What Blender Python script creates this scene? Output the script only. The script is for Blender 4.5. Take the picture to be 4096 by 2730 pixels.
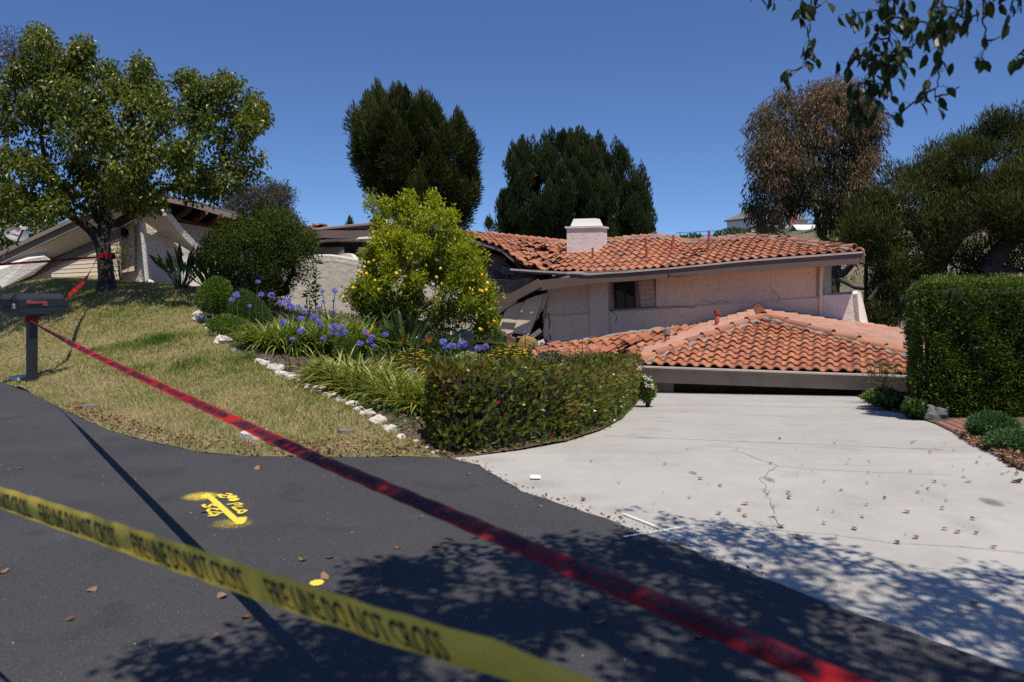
import bpy, bmesh, math, random
import numpy as np
from mathutils import Vector, Matrix
from mathutils.geometry import delaunay_2d_cdt
rng = np.random.default_rng(11); random.seed(11)
for o in list(bpy.data.objects): bpy.data.objects.remove(o)
SC = bpy.context.scene; COL = SC.collection

# ---------------------------------------------------------------- camera, sky, sun, exposure
F, CH, HY = 796.4, 1.6, 271.0            # focal length in pixels of a 1024 wide picture, eye height, horizon row
cam = bpy.data.cameras.new('camera'); camo = bpy.data.objects.new('camera', cam); COL.objects.link(camo)
camo.location = (0, 0, CH); camo.rotation_euler = (math.pi/2, 0, 0)
cam.sensor_width = 36; cam.lens = 28; cam.shift_y = -(341-HY)/1024
cam.clip_start = 0.05; cam.clip_end = 3000
cam.dof.use_dof = True; cam.dof.focus_distance = 17; cam.dof.aperture_fstop = 2.8
SC.camera = camo
SUN = Vector((0.17, -0.41, 1.0)).normalized()
wd = bpy.data.worlds.new('World'); SC.world = wd; wd.use_nodes = True
nt = wd.node_tree; nt.nodes.clear()
sk = nt.nodes.new('ShaderNodeTexSky'); sk.sky_type = 'NISHITA'; sk.sun_disc = False
sk.sun_elevation = math.asin(SUN.z); sk.sun_rotation = math.atan2(SUN.x, SUN.y)
sk.altitude = 900; sk.air_density = 1.0; sk.dust_density = 0.15; sk.ozone_density = 8.0
bg = nt.nodes.new('ShaderNodeBackground'); bg.inputs['Strength'].default_value = 0.135
wo = nt.nodes.new('ShaderNodeOutputWorld')
tc = nt.nodes.new('ShaderNodeTexCoord'); mpn = nt.nodes.new('ShaderNodeMapping'); mpn.inputs['Scale'].default_value = (1, 1, 1.4); mpn.inputs['Location'].default_value = (0, 0, .09)
nt.links.new(tc.outputs['Generated'], mpn.inputs[0]); nt.links.new(mpn.outputs[0], sk.inputs[0])
hsv = nt.nodes.new('ShaderNodeHueSaturation'); hsv.inputs['Saturation'].default_value = 1.05; hsv.inputs['Hue'].default_value = .505
nt.links.new(sk.outputs[0], hsv.inputs['Color']); nt.links.new(hsv.outputs[0], bg.inputs[0]); nt.links.new(bg.outputs[0], wo.inputs[0])
sl = bpy.data.lights.new('sun', 'SUN'); sl.energy = 5.0; sl.angle = math.radians(0.53); sl.color = (1.0, 0.93, 0.815)
so = bpy.data.objects.new('sun', sl); COL.objects.link(so)
so.rotation_euler = SUN.to_track_quat('Z', 'Y').to_euler(); so.location = (0, 0, 40)
SC.view_settings.view_transform = 'Standard'; SC.view_settings.look = 'None'
SC.view_settings.exposure = 0.04; SC.view_settings.gamma = 1.0
SC.render.engine = 'CYCLES'
SC.cycles.max_bounces = 6; SC.cycles.transparent_max_bounces = 12; SC.cycles.use_denoising = False
SC.cycles.sample_clamp_indirect = 6

# ---------------------------------------------------------------- helpers
def P(px, py, d):                         # the point of depth d behind a pixel of the 1024x682 picture
    return np.array([(px-512)/F*d, d, CH+(HY-py)/F*d])
def zdrive(y): return -0.109*np.maximum(0, y-7.0)
def G(px, py, lift=0.0):                  # ray meets the street / driveway surface
    k = (py-HY)/F; d = CH/k
    if d > 7: d = (CH-0.763)/(k-0.109)
    return np.array([(px-512)/F*d, d, float(zdrive(d))+lift])
def G0(px, py, lift=0.0):
    d = CH*F/(py-HY); return np.array([(px-512)/F*d, d, lift])

class MB:
    """collects geometry for one mesh"""
    def __init__(s): s.V = []; s.F = {}; s.T = []; s.n = 0
    def add(s, V, faces, tone=0.5):
        V = np.asarray(V, float).reshape(-1, 3); n = len(V)
        for f in faces:
            f = np.asarray(f, int)
            if f.ndim == 1: f = f[None]
            s.F.setdefault(f.shape[1], []).append(f+s.n)
        t = np.asarray(tone, float)
        s.T.append(np.full(n, float(t)) if t.ndim == 0 else t)
        s.V.append(V); s.n += n; return s
    def box(s, c, size, rot=None, tone=0.5):
        sx, sy, sz = [a/2 for a in size]
        V = np.array([(x, y, z) for z in (-sz, sz) for y in (-sy, sy) for x in (-sx, sx)])
        if rot is not None: V = V @ np.array(rot).T
        return s.add(V+np.array(c), [np.array([(0,2,3,1),(4,5,7,6),(0,1,5,4),(2,6,7,3),(0,4,6,2),(1,3,7,5)])], tone)
    def bar(s, a, b, w, h, up=(0, 0, 1), tone=0.5):          # a plank from a to b
        a = np.array(a, float); b = np.array(b, float); d = b-a; L = np.linalg.norm(d); d = d/L
        u = np.array(up, float); x = np.cross(d, u); x /= np.linalg.norm(x); z = np.cross(x, d)
        return s.box((a+b)/2, (L, w, h), np.stack([d, x, z], 1), tone)
    def slab(s, pts, back, tone=0.5):                        # polygon pushed along a vector
        p = np.asarray(pts, float); n = len(p); q = p+np.array(back, float)
        f = [np.arange(n)[None], (np.arange(n)[::-1]+n)[None],
             np.array([(i, i+n, (i+1) % n+n, (i+1) % n) for i in range(n)])]
        return s.add(np.vstack([p, q]), f, tone)
    def tube(s, pts, rad, n=6, tone=0.5, cap=True):
        p = np.asarray(pts, float); m = len(p); rad = np.broadcast_to(np.asarray(rad, float), (m,))
        d = np.gradient(p, axis=0); d /= np.linalg.norm(d, axis=1)[:, None]+1e-9
        u = np.array([0.31, 0.17, 0.93]); x = np.cross(d, u); x /= np.linalg.norm(x, axis=1)[:, None]+1e-9; y = np.cross(d, x)
        a = np.arange(n)*2*math.pi/n
        V = p[:, None]+rad[:, None, None]*(np.cos(a)[None, :, None]*x[:, None]+np.sin(a)[None, :, None]*y[:, None])
        i, j = np.meshgrid(np.arange(m-1), np.arange(n), indexing='ij'); i = i.ravel(); j = j.ravel(); k = (j+1) % n
        f = [np.stack([i*n+j, i*n+k, (i+1)*n+k, (i+1)*n+j], 1)]
        if cap: f += [np.arange(n)[::-1][None], ((m-1)*n+np.arange(n))[None]]
        return s.add(V.reshape(-1, 3), f, tone)
    def mesh(s, name):
        V = np.vstack(s.V); me = bpy.data.meshes.new(name)
        me.vertices.add(len(V)); me.vertices.foreach_set('co', V.astype(np.float32).ravel())
        lo = []; st = []; tot = []; c = 0
        for k, L in s.F.items():
            f = np.vstack(L); lo.append(f.ravel()); st.append(c+np.arange(len(f))*k); tot.append(np.full(len(f), k)); c += f.size
        lo = np.concatenate(lo); st = np.concatenate(st); tot = np.concatenate(tot)
        me.loops.add(len(lo)); me.loops.foreach_set('vertex_index', lo.astype(np.int32))
        me.polygons.add(len(st)); me.polygons.foreach_set('loop_start', st.astype(np.int32)); me.polygons.foreach_set('loop_total', tot.astype(np.int32))
        me.update(calc_edges=True)
        at = me.attributes.new('tone', 'FLOAT', 'POINT'); at.data.foreach_set('value', np.concatenate(s.T).astype(np.float32))
        return me
def ob(name, mb, mat, parent=None, smooth=False):
    me = mb.mesh(name) if isinstance(mb, MB) else mb
    me.materials.append(mat)
    me.polygons.foreach_set('use_smooth', np.full(len(me.polygons), bool(smooth)))
    o = bpy.data.objects.new(name, me); COL.objects.link(o)
    if parent is not None:
        o.parent = parent
        if parent.type == 'EMPTY': o.matrix_parent_inverse = Matrix.Translation(-Vector(parent.location))
    return o
def tag(o, label, cat, group=None):
    o['label'] = label; o['category'] = cat
    if group: o['group'] = group
    return o
def thing(name, label, cat, loc=(0, 0, 0), group=None):
    o = bpy.data.objects.new(name, None); COL.objects.link(o); o.location = [float(a) for a in loc]; o.empty_display_size = .2
    return tag(o, label, cat, group)
def struct(name, mb, mat, kind='structure', smooth=False):
    o = ob(name, mb, mat, None, smooth); o['kind'] = kind; return o
def noisev(p, s=1.0, seed=0):             # cheap smooth value noise, numpy
    p = np.asarray(p, float)*s+seed*17.31; out = np.zeros(p.shape[0])
    for k, (a, b, c) in enumerate([(1.0, .73, .37), (.61, -1.13, .9), (-1.7, .45, 1.3), (2.3, 1.9, -.7), (-.4, 2.9, 2.2)]):
        out += np.sin(p[:, 0]*a*1.7+p[:, 1]*b*1.9+p[:, 2]*c*1.5+k*2.1)/(1+.45*k)
    return out/2.2

# ---------------------------------------------------------------- materials
def MAT(name, col, rough=.7, tone=None, noise=(), bump=(), spec=.35, transl=0, metal=0, tcol=None, coat=0):
    """tone: colours picked by the mesh's tone attribute; noise: (scale, detail, low, high, colour, amount); bump: (scale, detail, strength, distance)"""
    m = bpy.data.materials.new(name); m.use_nodes = True; t = m.node_tree; N = t.nodes; L = t.links; N.clear()
    out = N.new('ShaderNodeOutputMaterial'); b = N.new('ShaderNodeBsdfPrincipled')
    b.inputs['Roughness'].default_value = rough; b.inputs['Specular IOR Level'].default_value = spec; b.inputs['Metallic'].default_value = metal
    if coat: b.inputs['Coat Weight'].default_value = coat; b.inputs['Coat Roughness'].default_value = .2
    geo = N.new('ShaderNodeNewGeometry')
    if tone:
        a = N.new('ShaderNodeAttribute'); a.attribute_name = 'tone'
        r = N.new('ShaderNodeValToRGB'); e = r.color_ramp.elements
        while len(e) > 1: e.remove(e[-1])
        for i, c in enumerate(tone):
            pos = i/(len(tone)-1)
            el = e[0] if i == 0 else e.new(pos)
            el.position = pos; el.color = (*c, 1)
        L.new(a.outputs['Fac'], r.inputs[0]); cur = r.outputs[0]
    else:
        c = N.new('ShaderNodeRGB'); c.outputs[0].default_value = (*col, 1); cur = c.outputs[0]
    for n in noise:
        sc, det, lo, hi, c2, amt = n[:6]
        x = N.new('ShaderNodeTexNoise'); x.inputs['Scale'].default_value = sc; x.inputs['Detail'].default_value = det
        if len(n) > 6:
            mp = N.new('ShaderNodeMapping'); mp.inputs['Scale'].default_value = n[6]
            L.new(geo.outputs['Position'], mp.inputs[0]); L.new(mp.outputs[0], x.inputs['Vector'])
        else: L.new(geo.outputs['Position'], x.inputs['Vector'])
        r = N.new('ShaderNodeMapRange'); r.inputs[1].default_value = lo; r.inputs[2].default_value = hi; r.inputs[4].default_value = amt
        L.new(x.outputs['Fac'], r.inputs[0])
        mx = N.new('ShaderNodeMix'); mx.data_type = 'RGBA'; L.new(r.outputs[0], mx.inputs['Factor']); L.new(cur, mx.inputs[6]); mx.inputs[7].default_value = (*c2, 1)
        cur = mx.outputs[2]
    L.new(cur, b.inputs['Base Color'])
    prev = None
    for sc, det, st, di in bump:
        x = N.new('ShaderNodeTexNoise'); x.inputs['Scale'].default_value = sc; x.inputs['Detail'].default_value = det
        L.new(geo.outputs['Position'], x.inputs['Vector'])
        q = N.new('ShaderNodeBump'); q.inputs['Strength'].default_value = st; q.inputs['Distance'].default_value = di
        L.new(x.outputs['Fac'], q.inputs['Height'])
        if prev: L.new(prev, q.inputs['Normal'])
        prev = q.outputs[0]
    if prev: L.new(prev, b.inputs['Normal'])
    if transl:
        tr = N.new('ShaderNodeBsdfTranslucent'); mx = N.new('ShaderNodeMixShader'); mx.inputs[0].default_value = transl
        hs = N.new('ShaderNodeHueSaturation'); hs.inputs['Value'].default_value = 1.5; hs.inputs['Saturation'].default_value = 1.1
        L.new(cur, hs.inputs['Color']); L.new(hs.outputs[0], tr.inputs[0])
        L.new(b.outputs[0], mx.inputs[1]); L.new(tr.outputs[0], mx.inputs[2]); L.new(mx.outputs[0], out.inputs[0])
    else: L.new(b.outputs[0], out.inputs[0])
    m['bsdf'] = b.name
    return m
M = {}
M['asphalt'] = MAT('asphalt', (.038, .0375, .041), .85, noise=[(1.1, 5, .35, .7, (.050, .049, .051), .8), (2.3, 6, .58, .68, (.03, .029, .031), .7), (110, 2, .60, .70, (.19, .185, .18), .6), (260, 2, .58, .72, (.12, .12, .12), .6), (35, 4, .62, .75, (.025, .025, .03), .5), (.5, 3, .55, .75, (.035, .035, .04), .7)], bump=[(220, 2, .5, .004), (60, 3, .25, .006)], spec=.3)
M['concrete'] = MAT('concrete', (.41, .392, .362), .85, noise=[(.8, 6, .35, .75, (.335, .312, .282), .8), (5, 6, .5, .8, (.45, .435, .40), .6), (1.7, 7, .56, .66, (.30, .275, .245), .5), (90, 3, .55, .75, (.29, .275, .255), .45), (.35, 4, .58, .7, (.40, .34, .285), .5), (2.2, 5, .6, .72, (.30, .285, .27), .45, (.4, 2.2, 1))], bump=[(140, 3, .25, .003)], spec=.25)
M['soil'] = MAT('soil', (.09, .065, .045), .95, noise=[(6, 5, .4, .7, (.16, .12, .085), .8), (40, 3, .5, .7, (.05, .035, .025), .7)], bump=[(25, 4, .7, .03)])
M['lawn'] = MAT('lawn_ground', (.24, .19, .095), .95, noise=[(.9, 4, .4, .62, (.12, .125, .04), .85), (7, 4, .45, .7, (.30, .22, .125), .6), (50, 3, .5, .7, (.06, .055, .025), .7)], bump=[(60, 3, .6, .02)])
M['dry_hill'] = MAT('dry_hill', (.17, .13, .085), .95, noise=[(.12, 5, .45, .65, (.07, .085, .035), .9), (1.2, 5, .45, .7, (.22, .17, .11), .6), (8, 4, .5, .7, (.09, .075, .045), .6)], bump=[(2, 5, .8, .3)])
M['pink'] = MAT('pink_stucco', (.76, .61, .445), .9, noise=[(.9, 4, .4, .7, (.69, .54, .39), .6), (3.5, 6, .55, .75, (.58, .48, .36), .5), (1.6, 5, .5, .75, (.60, .48, .36), .4, (3, 3, .35))], bump=[(14, 5, .35, .03), (60, 3, .25, .01)], spec=.2)
M['chimney'] = MAT('pale_pink_stucco', (.74, .65, .58), .9, noise=[(3, 5, .45, .7, (.58, .49, .44), .6)], bump=[(14, 5, .5, .03)], spec=.2)
M['cream'] = MAT('cream_stucco', (.70, .64, .54), .9, noise=[(.9, 4, .4, .7, (.64, .57, .475), .7), (4, 6, .55, .75, (.42, .38, .33), .5)], bump=[(13, 5, .6, .035), (60, 3, .3, .01)], spec=.2)
M['grey_stucco'] = MAT('grey_stucco', (.53, .49, .42), .92, noise=[(1.3, 5, .42, .66, (.40, .365, .315), .8), (9, 6, .52, .72, (.30, .27, .23), .55), (.6, 3, .5, .7, (.56, .53, .47), .7)], bump=[(11, 6, .45, .04), (50, 3, .3, .012)], spec=.15)
M['white_stucco'] = MAT('white_stucco', (.68, .64, .57), .9, noise=[(6, 5, .5, .75, (.5, .45, .38), .5)], bump=[(16, 5, .5, .03)], spec=.2)
M['fascia'] = MAT('brown_fascia', (.150, .105, .084), .6, noise=[(2, 5, .4, .7, (.125, .088, .07), .7), (9, 5, .62, .75, (.20, .15, .12), .5, (1, 1, 6))], bump=[(30, 4, .2, .01)])
M['fascia_left'] = MAT('taupe_fascia', (.265, .212, .172), .65, noise=[(2, 5, .4, .7, (.20, .155, .125), .7), (12, 5, .6, .72, (.3, .25, .21), .5, (1, 1, 5))], bump=[(30, 4, .25, .01)])
M['drip'] = MAT('pale_drip_edge', (.50, .44, .40), .45, noise=[(3, 4, .5, .7, (.38, .33, .3), .6)])
M['trim'] = MAT('brown_trim', (.21, .145, .11), .6, noise=[(5, 4, .4, .7, (.17, .12, .09), .7)])
M['siding'] = MAT('peach_siding', (.62, .44, .31), .65, noise=[(2, 4, .4, .7, (.57, .40, .28), .6)])
M['door'] = MAT('tan_siding_door', (.74, .61, .44), .6, noise=[(1.2, 4, .4, .7, (.70, .57, .41), .6)])
M['dark'] = MAT('dark_interior', (.022, .018, .015), .95, noise=[(5, 5, .5, .75, (.05, .035, .026), .7)])  # near-black, shade of open interiors put into the colour; also cracks and wires
M['black_frame'] = MAT('black_window_frame', (.012, .012, .013), .4)
M['glass'] = MAT('dark_glass', (.012, .015, .017), .04, spec=.6, noise=[(1.5, 2, .5, .7, (.03, .035, .03), .6)])
M['wood'] = MAT('rafter_wood', (.17, .085, .045), .8, noise=[(14, 4, .4, .7, (.09, .045, .025), .8)])
M['board'] = MAT('grey_board', (.20, .185, .165), .85, noise=[(8, 5, .4, .7, (.11, .10, .09), .8)])
M['sheath'] = MAT('grey_sheathing', (.11, .11, .115), .9, noise=[(3, 6, .45, .65, (.20, .19, .175), .8), (1.2, 4, .55, .62, (.05, .05, .05), .8)], bump=[(9, 5, .4, .04)])
M['insul'] = MAT('insulation', (.36, .23, .075), .95, noise=[(25, 5, .4, .7, (.22, .12, .035), .9)], bump=[(40, 5, 1, .03)])
M['tile'] = MAT('clay_tile', (0, 0, 0), .58, tone=[(.22, .090, .060), (.33, .132, .075), (.39, .155, .082), (.46, .205, .105), (.29, .145, .108)], noise=[(9, 5, .52, .72, (.30, .12, .08), .5), (28, 4, .60, .75, (.46, .32, .22), .4), (2.2, 4, .58, .72, (.25, .13, .10), .5)], bump=[(40, 4, .25, .01)], spec=.25)
M['tile_sheen'] = MAT('sheen_clay_tile', (0, 0, 0), .45, tone=[(.34, .17, .115), (.41, .21, .14), (.47, .255, .175), (.38, .225, .18)], noise=[(5, 4, .5, .72, (.33, .21, .18), .5)], spec=.5)  # clay tile with its low-angle sheen put into a paler colour
M['mortar'] = MAT('mortar', (.30, .28, .25), .95, noise=[(12, 5, .45, .7, (.19, .17, .155), .8)], bump=[(25, 5, .9, .04)])
M['pipe_red'] = MAT('red_vent_pipe', (.33, .075, .05), .55, noise=[(12, 4, .5, .7, (.22, .06, .045), .7)])
M['pipe_grey'] = MAT('galvanised_cap', (.42, .42, .42), .35, metal=.7)
M['white_paint'] = MAT('white_paint', (.74, .70, .66), .55, noise=[(3, 4, .5, .75, (.66, .61, .57), .6)])
M['bark'] = MAT('dark_bark', (.060, .049, .040), .95, noise=[(14, 5, .45, .65, (.025, .02, .017), .9, (1, 1, .25)), (3, 4, .5, .7, (.11, .095, .08), .5)], bump=[(22, 5, 1, .06)])
M['bark_grey'] = MAT('grey_bark', (.10, .085, .072), .9, noise=[(4, 5, .45, .65, (.05, .042, .037), .8, (1, 1, .3)), (2, 4, .55, .7, (.22, .19, .16), .6)], bump=[(16, 4, .6, .03)])
M['rock'] = MAT('white_rock', (.56, .53, .47), .9, noise=[(7, 5, .45, .7, (.38, .34, .28), .7), (30, 4, .55, .7, (.64, .61, .56), .6)], bump=[(12, 5, .7, .04)])
M['mail'] = MAT('black_mailbox_metal', (.020, .022, .027), .42, spec=.5, noise=[(40, 3, .6, .75, (.04, .042, .05), .4)], bump=[(300, 2, .15, .002)])
M['flag'] = MAT('faded_red_flag', (.25, .055, .06), .55)
M['steel'] = MAT('steel_screw', (.7, .7, .68), .3, metal=1)
M['plate'] = MAT('number_plate_white', (.75, .75, .75), .5)
M['ink'] = MAT('black_ink', (.018, .018, .03), .6)
M['tape_red'] = MAT('red_barrier_tape', (.42, .016, .014), .5, noise=[(3.5, 1, .36, .62, (.17, .008, .012), .85)], spec=.15, transl=.06, bump=[(45, 3, .25, .006)])
M['tape_yellow'] = MAT('yellow_barrier_tape', (.84, .62, .12), .3, noise=[(7, 4, .5, .75, (.70, .50, .08), .6)], transl=.3, bump=[(30, 3, .3, .006)])
M['paper'] = MAT('white_paper', (.8, .8, .8), .7)
M['iron'] = MAT('black_iron', (.012, .012, .013), .5)
M['dish'] = MAT('grey_dish', (.19, .195, .22), .45, noise=[(20, 3, .6, .75, (.2, .2, .22), .5)])
M['dish_arm'] = MAT('dish_arm', (.12, .10, .09), .6)
M['brick'] = MAT('red_brick_paving', (.30, .13, .10), .85, noise=[(10, 4, .45, .7, (.22, .10, .08), .7)])
def leafmat(name, tones, transl=.28, rough=.45, spec=.4, noise=()):
    spec *= .7
    return MAT(name, (0, 0, 0), rough, tone=tones, transl=transl, spec=spec, noise=noise)
M['leaf_pear'] = leafmat('pear_leaves', [(.032, .050, .008), (.064, .092, .012), (.105, .130, .017), (.17, .175, .024), (.32, .26, .04)], .32, .34, .45)
M['leaf_over'] = leafmat('overhanging_leaves', [(.016, .030, .008), (.028, .048, .010), (.045, .060, .015)], .22, .4)
M['leaf_pine'] = leafmat('pine_needles', [(.022, .031, .007), (.042, .055, .011), (.068, .082, .016), (.10, .105, .024)], .18, .6, .25)
M['leaf_cyp'] = leafmat('cypress_sprays', [(.016, .025, .008), (.030, .044, .012), (.050, .068, .018)], .15, .65, .2)
M['leaf_pineR'] = leafmat('right_pine_needles', [(.026, .035, .008), (.055, .068, .014), (.095, .105, .022), (.13, .13, .034)], .2, .6, .25)
M['leaf_euc'] = leafmat('eucalyptus_leaves', [(.045, .050, .018), (.09, .085, .035), (.14, .10, .045), (.18, .080, .050), (.22, .17, .09)], .25, .45)
M['leaf_red'] = leafmat('reddish_far_leaves', [(.045, .045, .028), (.075, .062, .042), (.11, .085, .06)], .2, .6)
M['leaf_bush'] = leafmat('dark_bush_leaves', [(.017, .030, .004), (.034, .055, .006), (.066, .098, .009), (.115, .14, .014)], .25, .5, .2)
M['leaf_lemon'] = leafmat('lemon_leaves', [(.09, .13, .010), (.20, .24, .016), (.32, .34, .022), (.46, .44, .04)], .38, .35, .5)
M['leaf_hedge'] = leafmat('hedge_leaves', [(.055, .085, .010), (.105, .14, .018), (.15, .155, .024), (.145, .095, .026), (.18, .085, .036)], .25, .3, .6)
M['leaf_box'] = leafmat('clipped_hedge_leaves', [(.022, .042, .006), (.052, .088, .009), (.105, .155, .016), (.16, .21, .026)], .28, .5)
M['leaf_agap'] = leafmat('strap_leaves', [(.05, .105, .012), (.10, .17, .018), (.165, .215, .025), (.28, .27, .055), (.42, .34, .13)], .25, .35, .45)
M['leaf_light'] = leafmat('light_shrub_leaves', [(.05, .10, .014), (.10, .16, .022), (.17, .22, .04)], .3, .4)
M['leaf_fern'] = leafmat('ferny_leaves', [(.03, .075, .012), (.06, .11, .018), (.10, .14, .026)], .3, .6)
M['leaf_bop'] = leafmat('paddle_leaves', [(.025, .05, .016), (.05, .085, .022), (.10, .13, .045)], .15, .35, .5)
M['leaf_jun'] = leafmat('juniper_sprays', [(.04, .085, .025), (.075, .14, .04), (.12, .19, .06)], .2, .6)
M['leaf_var'] = leafmat('variegated_leaves', [(.13, .17, .05), (.33, .36, .15), (.5, .5, .26)], .25, .5)
M['leaf_nand'] = leafmat('thin_shrub_leaves', [(.05, .085, .02), (.11, .13, .035), (.17, .12, .05), (.22, .10, .06)], .3, .5)
M['leaf_ivy'] = leafmat('ivy_leaves', [(.03, .065, .014), (.07, .12, .025), (.16, .18, .06)], .2, .4)
M['grass'] = leafmat('grass_blades', [(.065, .115, .020), (.145, .195, .036), (.275, .27, .085), (.44, .36, .165), (.52, .42, .24)], .3, .7, .2)
M['litter'] = leafmat('dry_leaf', [(.08, .04, .022), (.16, .08, .042), (.27, .155, .085), (.36, .24, .14)], .1, .7)
M['litter_green'] = leafmat('yellowish_fallen_leaf', [(.16, .18, .04), (.30, .28, .07), (.22, .13, .04)], .15, .5)
M['stem'] = MAT('green_stem', (.06, .10, .025), .6)
M['purple'] = leafmat('blue_violet_petals', [(.19, .18, .52), (.30, .29, .68), (.46, .45, .84)], .3, .6)
M['yellow_petal'] = leafmat('yellow_petals', [(.55, .28, .012), (.78, .45, .02), (.85, .58, .05)], .2, .6)
M['red_petal'] = leafmat('crimson_petals', [(.22, .01, .03), (.38, .02, .06)], .2, .6)
M['pale_petal'] = leafmat('pale_rose_petals', [(.6, .45, .42), (.75, .65, .6)], .3, .6)
M['sage_petal'] = leafmat('purple_sage_petals', [(.10, .05, .22), (.18, .10, .34)], .2, .6)
M['orange_petal'] = leafmat('orange_petals', [(.7, .18, .02), (.8, .3, .04)], .2, .5)
M['lemon'] = MAT('lemon_skin', (.74, .46, .03), .45, noise=[(9, 3, .45, .7, (.62, .34, .02), .6)], bump=[(120, 2, .3, .004)])
# ---------------------------------------------------------------- terrain
def inpoly(p, poly):
    p = np.asarray(p, float); poly = np.asarray(poly, float); x, y = p[:, 0], p[:, 1]; c = np.zeros(len(p), bool); j = len(poly)-1
    for i in range(len(poly)):
        xi, yi = poly[i][:2]; xj, yj = poly[j][:2]
        if yi != yj: c ^= ((yi > y) != (yj > y)) & (x < (xj-xi)*(y-yi)/(yj-yi)+xi)
        j = i
    return c
def dense(pts, step):
    pts = np.asarray(pts, float); out = []
    for a, b in zip(pts[:-1], pts[1:]):
        n = max(1, int(np.linalg.norm(b-a)/step)); out += [a+(b-a)*k/n for k in range(n)]
    return np.array(out+[pts[-1]])
EDGE_L = [G0(*q)[:2] for q in [(0, 382), (32, 394), (65, 411), (109, 431), (143, 440.5), (196, 452.5), (243, 457), (305, 457.8), (365, 458), (428, 458), (452, 459)]]
EDGE_L = [(-24, 27), (-15, 19.2), (-10, 14.4)]+EDGE_L
EDGE_D = [G0(*q)[:2] for q in [(452, 459), (478, 466), (522, 492), (565, 507), (609, 521), (644, 535), (718, 561), (777, 585), (834, 607), (888, 626), (952, 650), (1024, 677)]]+[(2.9, 1.8), (4.5, -.5), (9, -6)]
HEDGE_EDGE = [G(*q)[:2] for q in [(452, 457.5), (487, 454.5), (522, 450), (566, 442), (600, 431), (622, 419), (635, 405), (642, 396)]]
RIGHT_EDGE = [G(*q)[:2] for q in [(853, 395.5), (870, 401), (890, 406), (914, 417), (935, 424), (954, 433), (970, 442), (1000, 452), (1024, 466)]]
GAR_L, GAR_R = np.array([2.97, 19.1]), np.array([9.6, 16.4])
ROCKS = [G0(*q)[:2] for q in [(426, 448), (396, 431)]]
rock_line = [(198, 313, 15), (205, 322, 14.2), (213, 331, 13.3), (222, 340, 12.5), (231, 348, 11.9), (246, 355, 11.3), (261, 362, 10.9), (278.5, 372, 10.3), (296, 381, 9.6), (318, 389.5, 9.1), (348, 405, 8.4), (374, 420, 7.8), (396, 431, 7.45), (426, 448, 7.0)]
ROCK3 = [P(*q) for q in rock_line]
ctrl = []
for e in dense(EDGE_L, .7): ctrl.append((e[0], e[1], 0.0))
for e in dense(EDGE_L, .9): ctrl.append((e[0]-.35, e[1]-1.0, -.05))
for e in dense(EDGE_D, .8): ctrl.append((e[0], e[1], -.05))
for e in dense(HEDGE_EDGE, .6): ctrl.append((e[0]-.12, e[1]+.05, zdrive(e[1])+.02))
for e in dense(RIGHT_EDGE, .6): ctrl.append((e[0]+.1, e[1], zdrive(e[1])+.01)); ctrl.append((e[0]-.9, e[1], zdrive(e[1])-.08))
ctrl += [tuple(q) for q in ROCK3]
for px, py, d in [(107, 290, 17), (190, 288, 17.4), (150, 288, 17.6), (60, 289.5, 18), (0, 291, 18.6), (33, 381, 10.95), (100, 340, 13.6), (60, 335, 13.9), (150, 345, 12.7), (190, 390, 9.9), (120, 385, 10.6),
                  (378, 318, 17.5), (300, 312, 17), (262, 313, 16), (405, 344, 14), (464, 353, 14.5), (530, 366, 14.5), (520, 362, 17), (450, 372, 11.5), (340, 385, 10.5), (380, 400, 9), (300, 345, 13), (231, 330, 14), (250, 318, 15)]:
    ctrl.append(tuple(P(px, py, d)))
ctrl += [(3, 21, -1.4), (1.2, 19.5, -.9), (.4, 23, -1.0), (-3, 21, .3), (-6, 20.5, 1.1), (-9, 21, 1.2), (-13, 21, 1.25), (-17, 22, 1.2), (5, 19, -1.35), (8, 19, -1.35), (9, 16.5, -1.05), (3, 25, -1.4), (-6, 26, .9), (-14, 27, 1.2), (10, 25, -1.4),
         (6, 10, -.32), (9, 12, -.45), (8, 8, -.08), (12, 10, -.25), (8, 4, 0), (13, 16, -.9), (-6, 2, -.06), (0, 2, -.06), (3.5, 4.5, -.06), (-12, 8, -.06), (-3, -4, -.06), (5, -4, 0)]
ctrl = np.array(ctrl, float)
def tps(r2): return .5*r2*np.log(r2+1e-9)
_X = ctrl[:, :2]; _n = len(_X)
_K = tps(((_X[:, None]-_X[None])**2).sum(-1))+np.eye(_n)*.03; _Pm = np.hstack([np.ones((_n, 1)), _X])
_w = np.linalg.solve(np.block([[_K, _Pm], [_Pm.T, np.zeros((3, 3))]]), np.concatenate([ctrl[:, 2], np.zeros(3)]))
def H(xy):
    xy = np.atleast_2d(np.asarray(xy, float))[:, :2]; out = []
    for c in np.array_split(xy, max(1, len(xy)//20000)):
        k = tps(((c[:, None]-_X[None])**2).sum(-1)); out.append(k @ _w[:_n]+_w[_n]+c @ _w[_n+1:])
    return np.clip(np.concatenate(out), -2.4, 2.4)
def hz(x, y): return float(H([(x, y)])[0])
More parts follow.
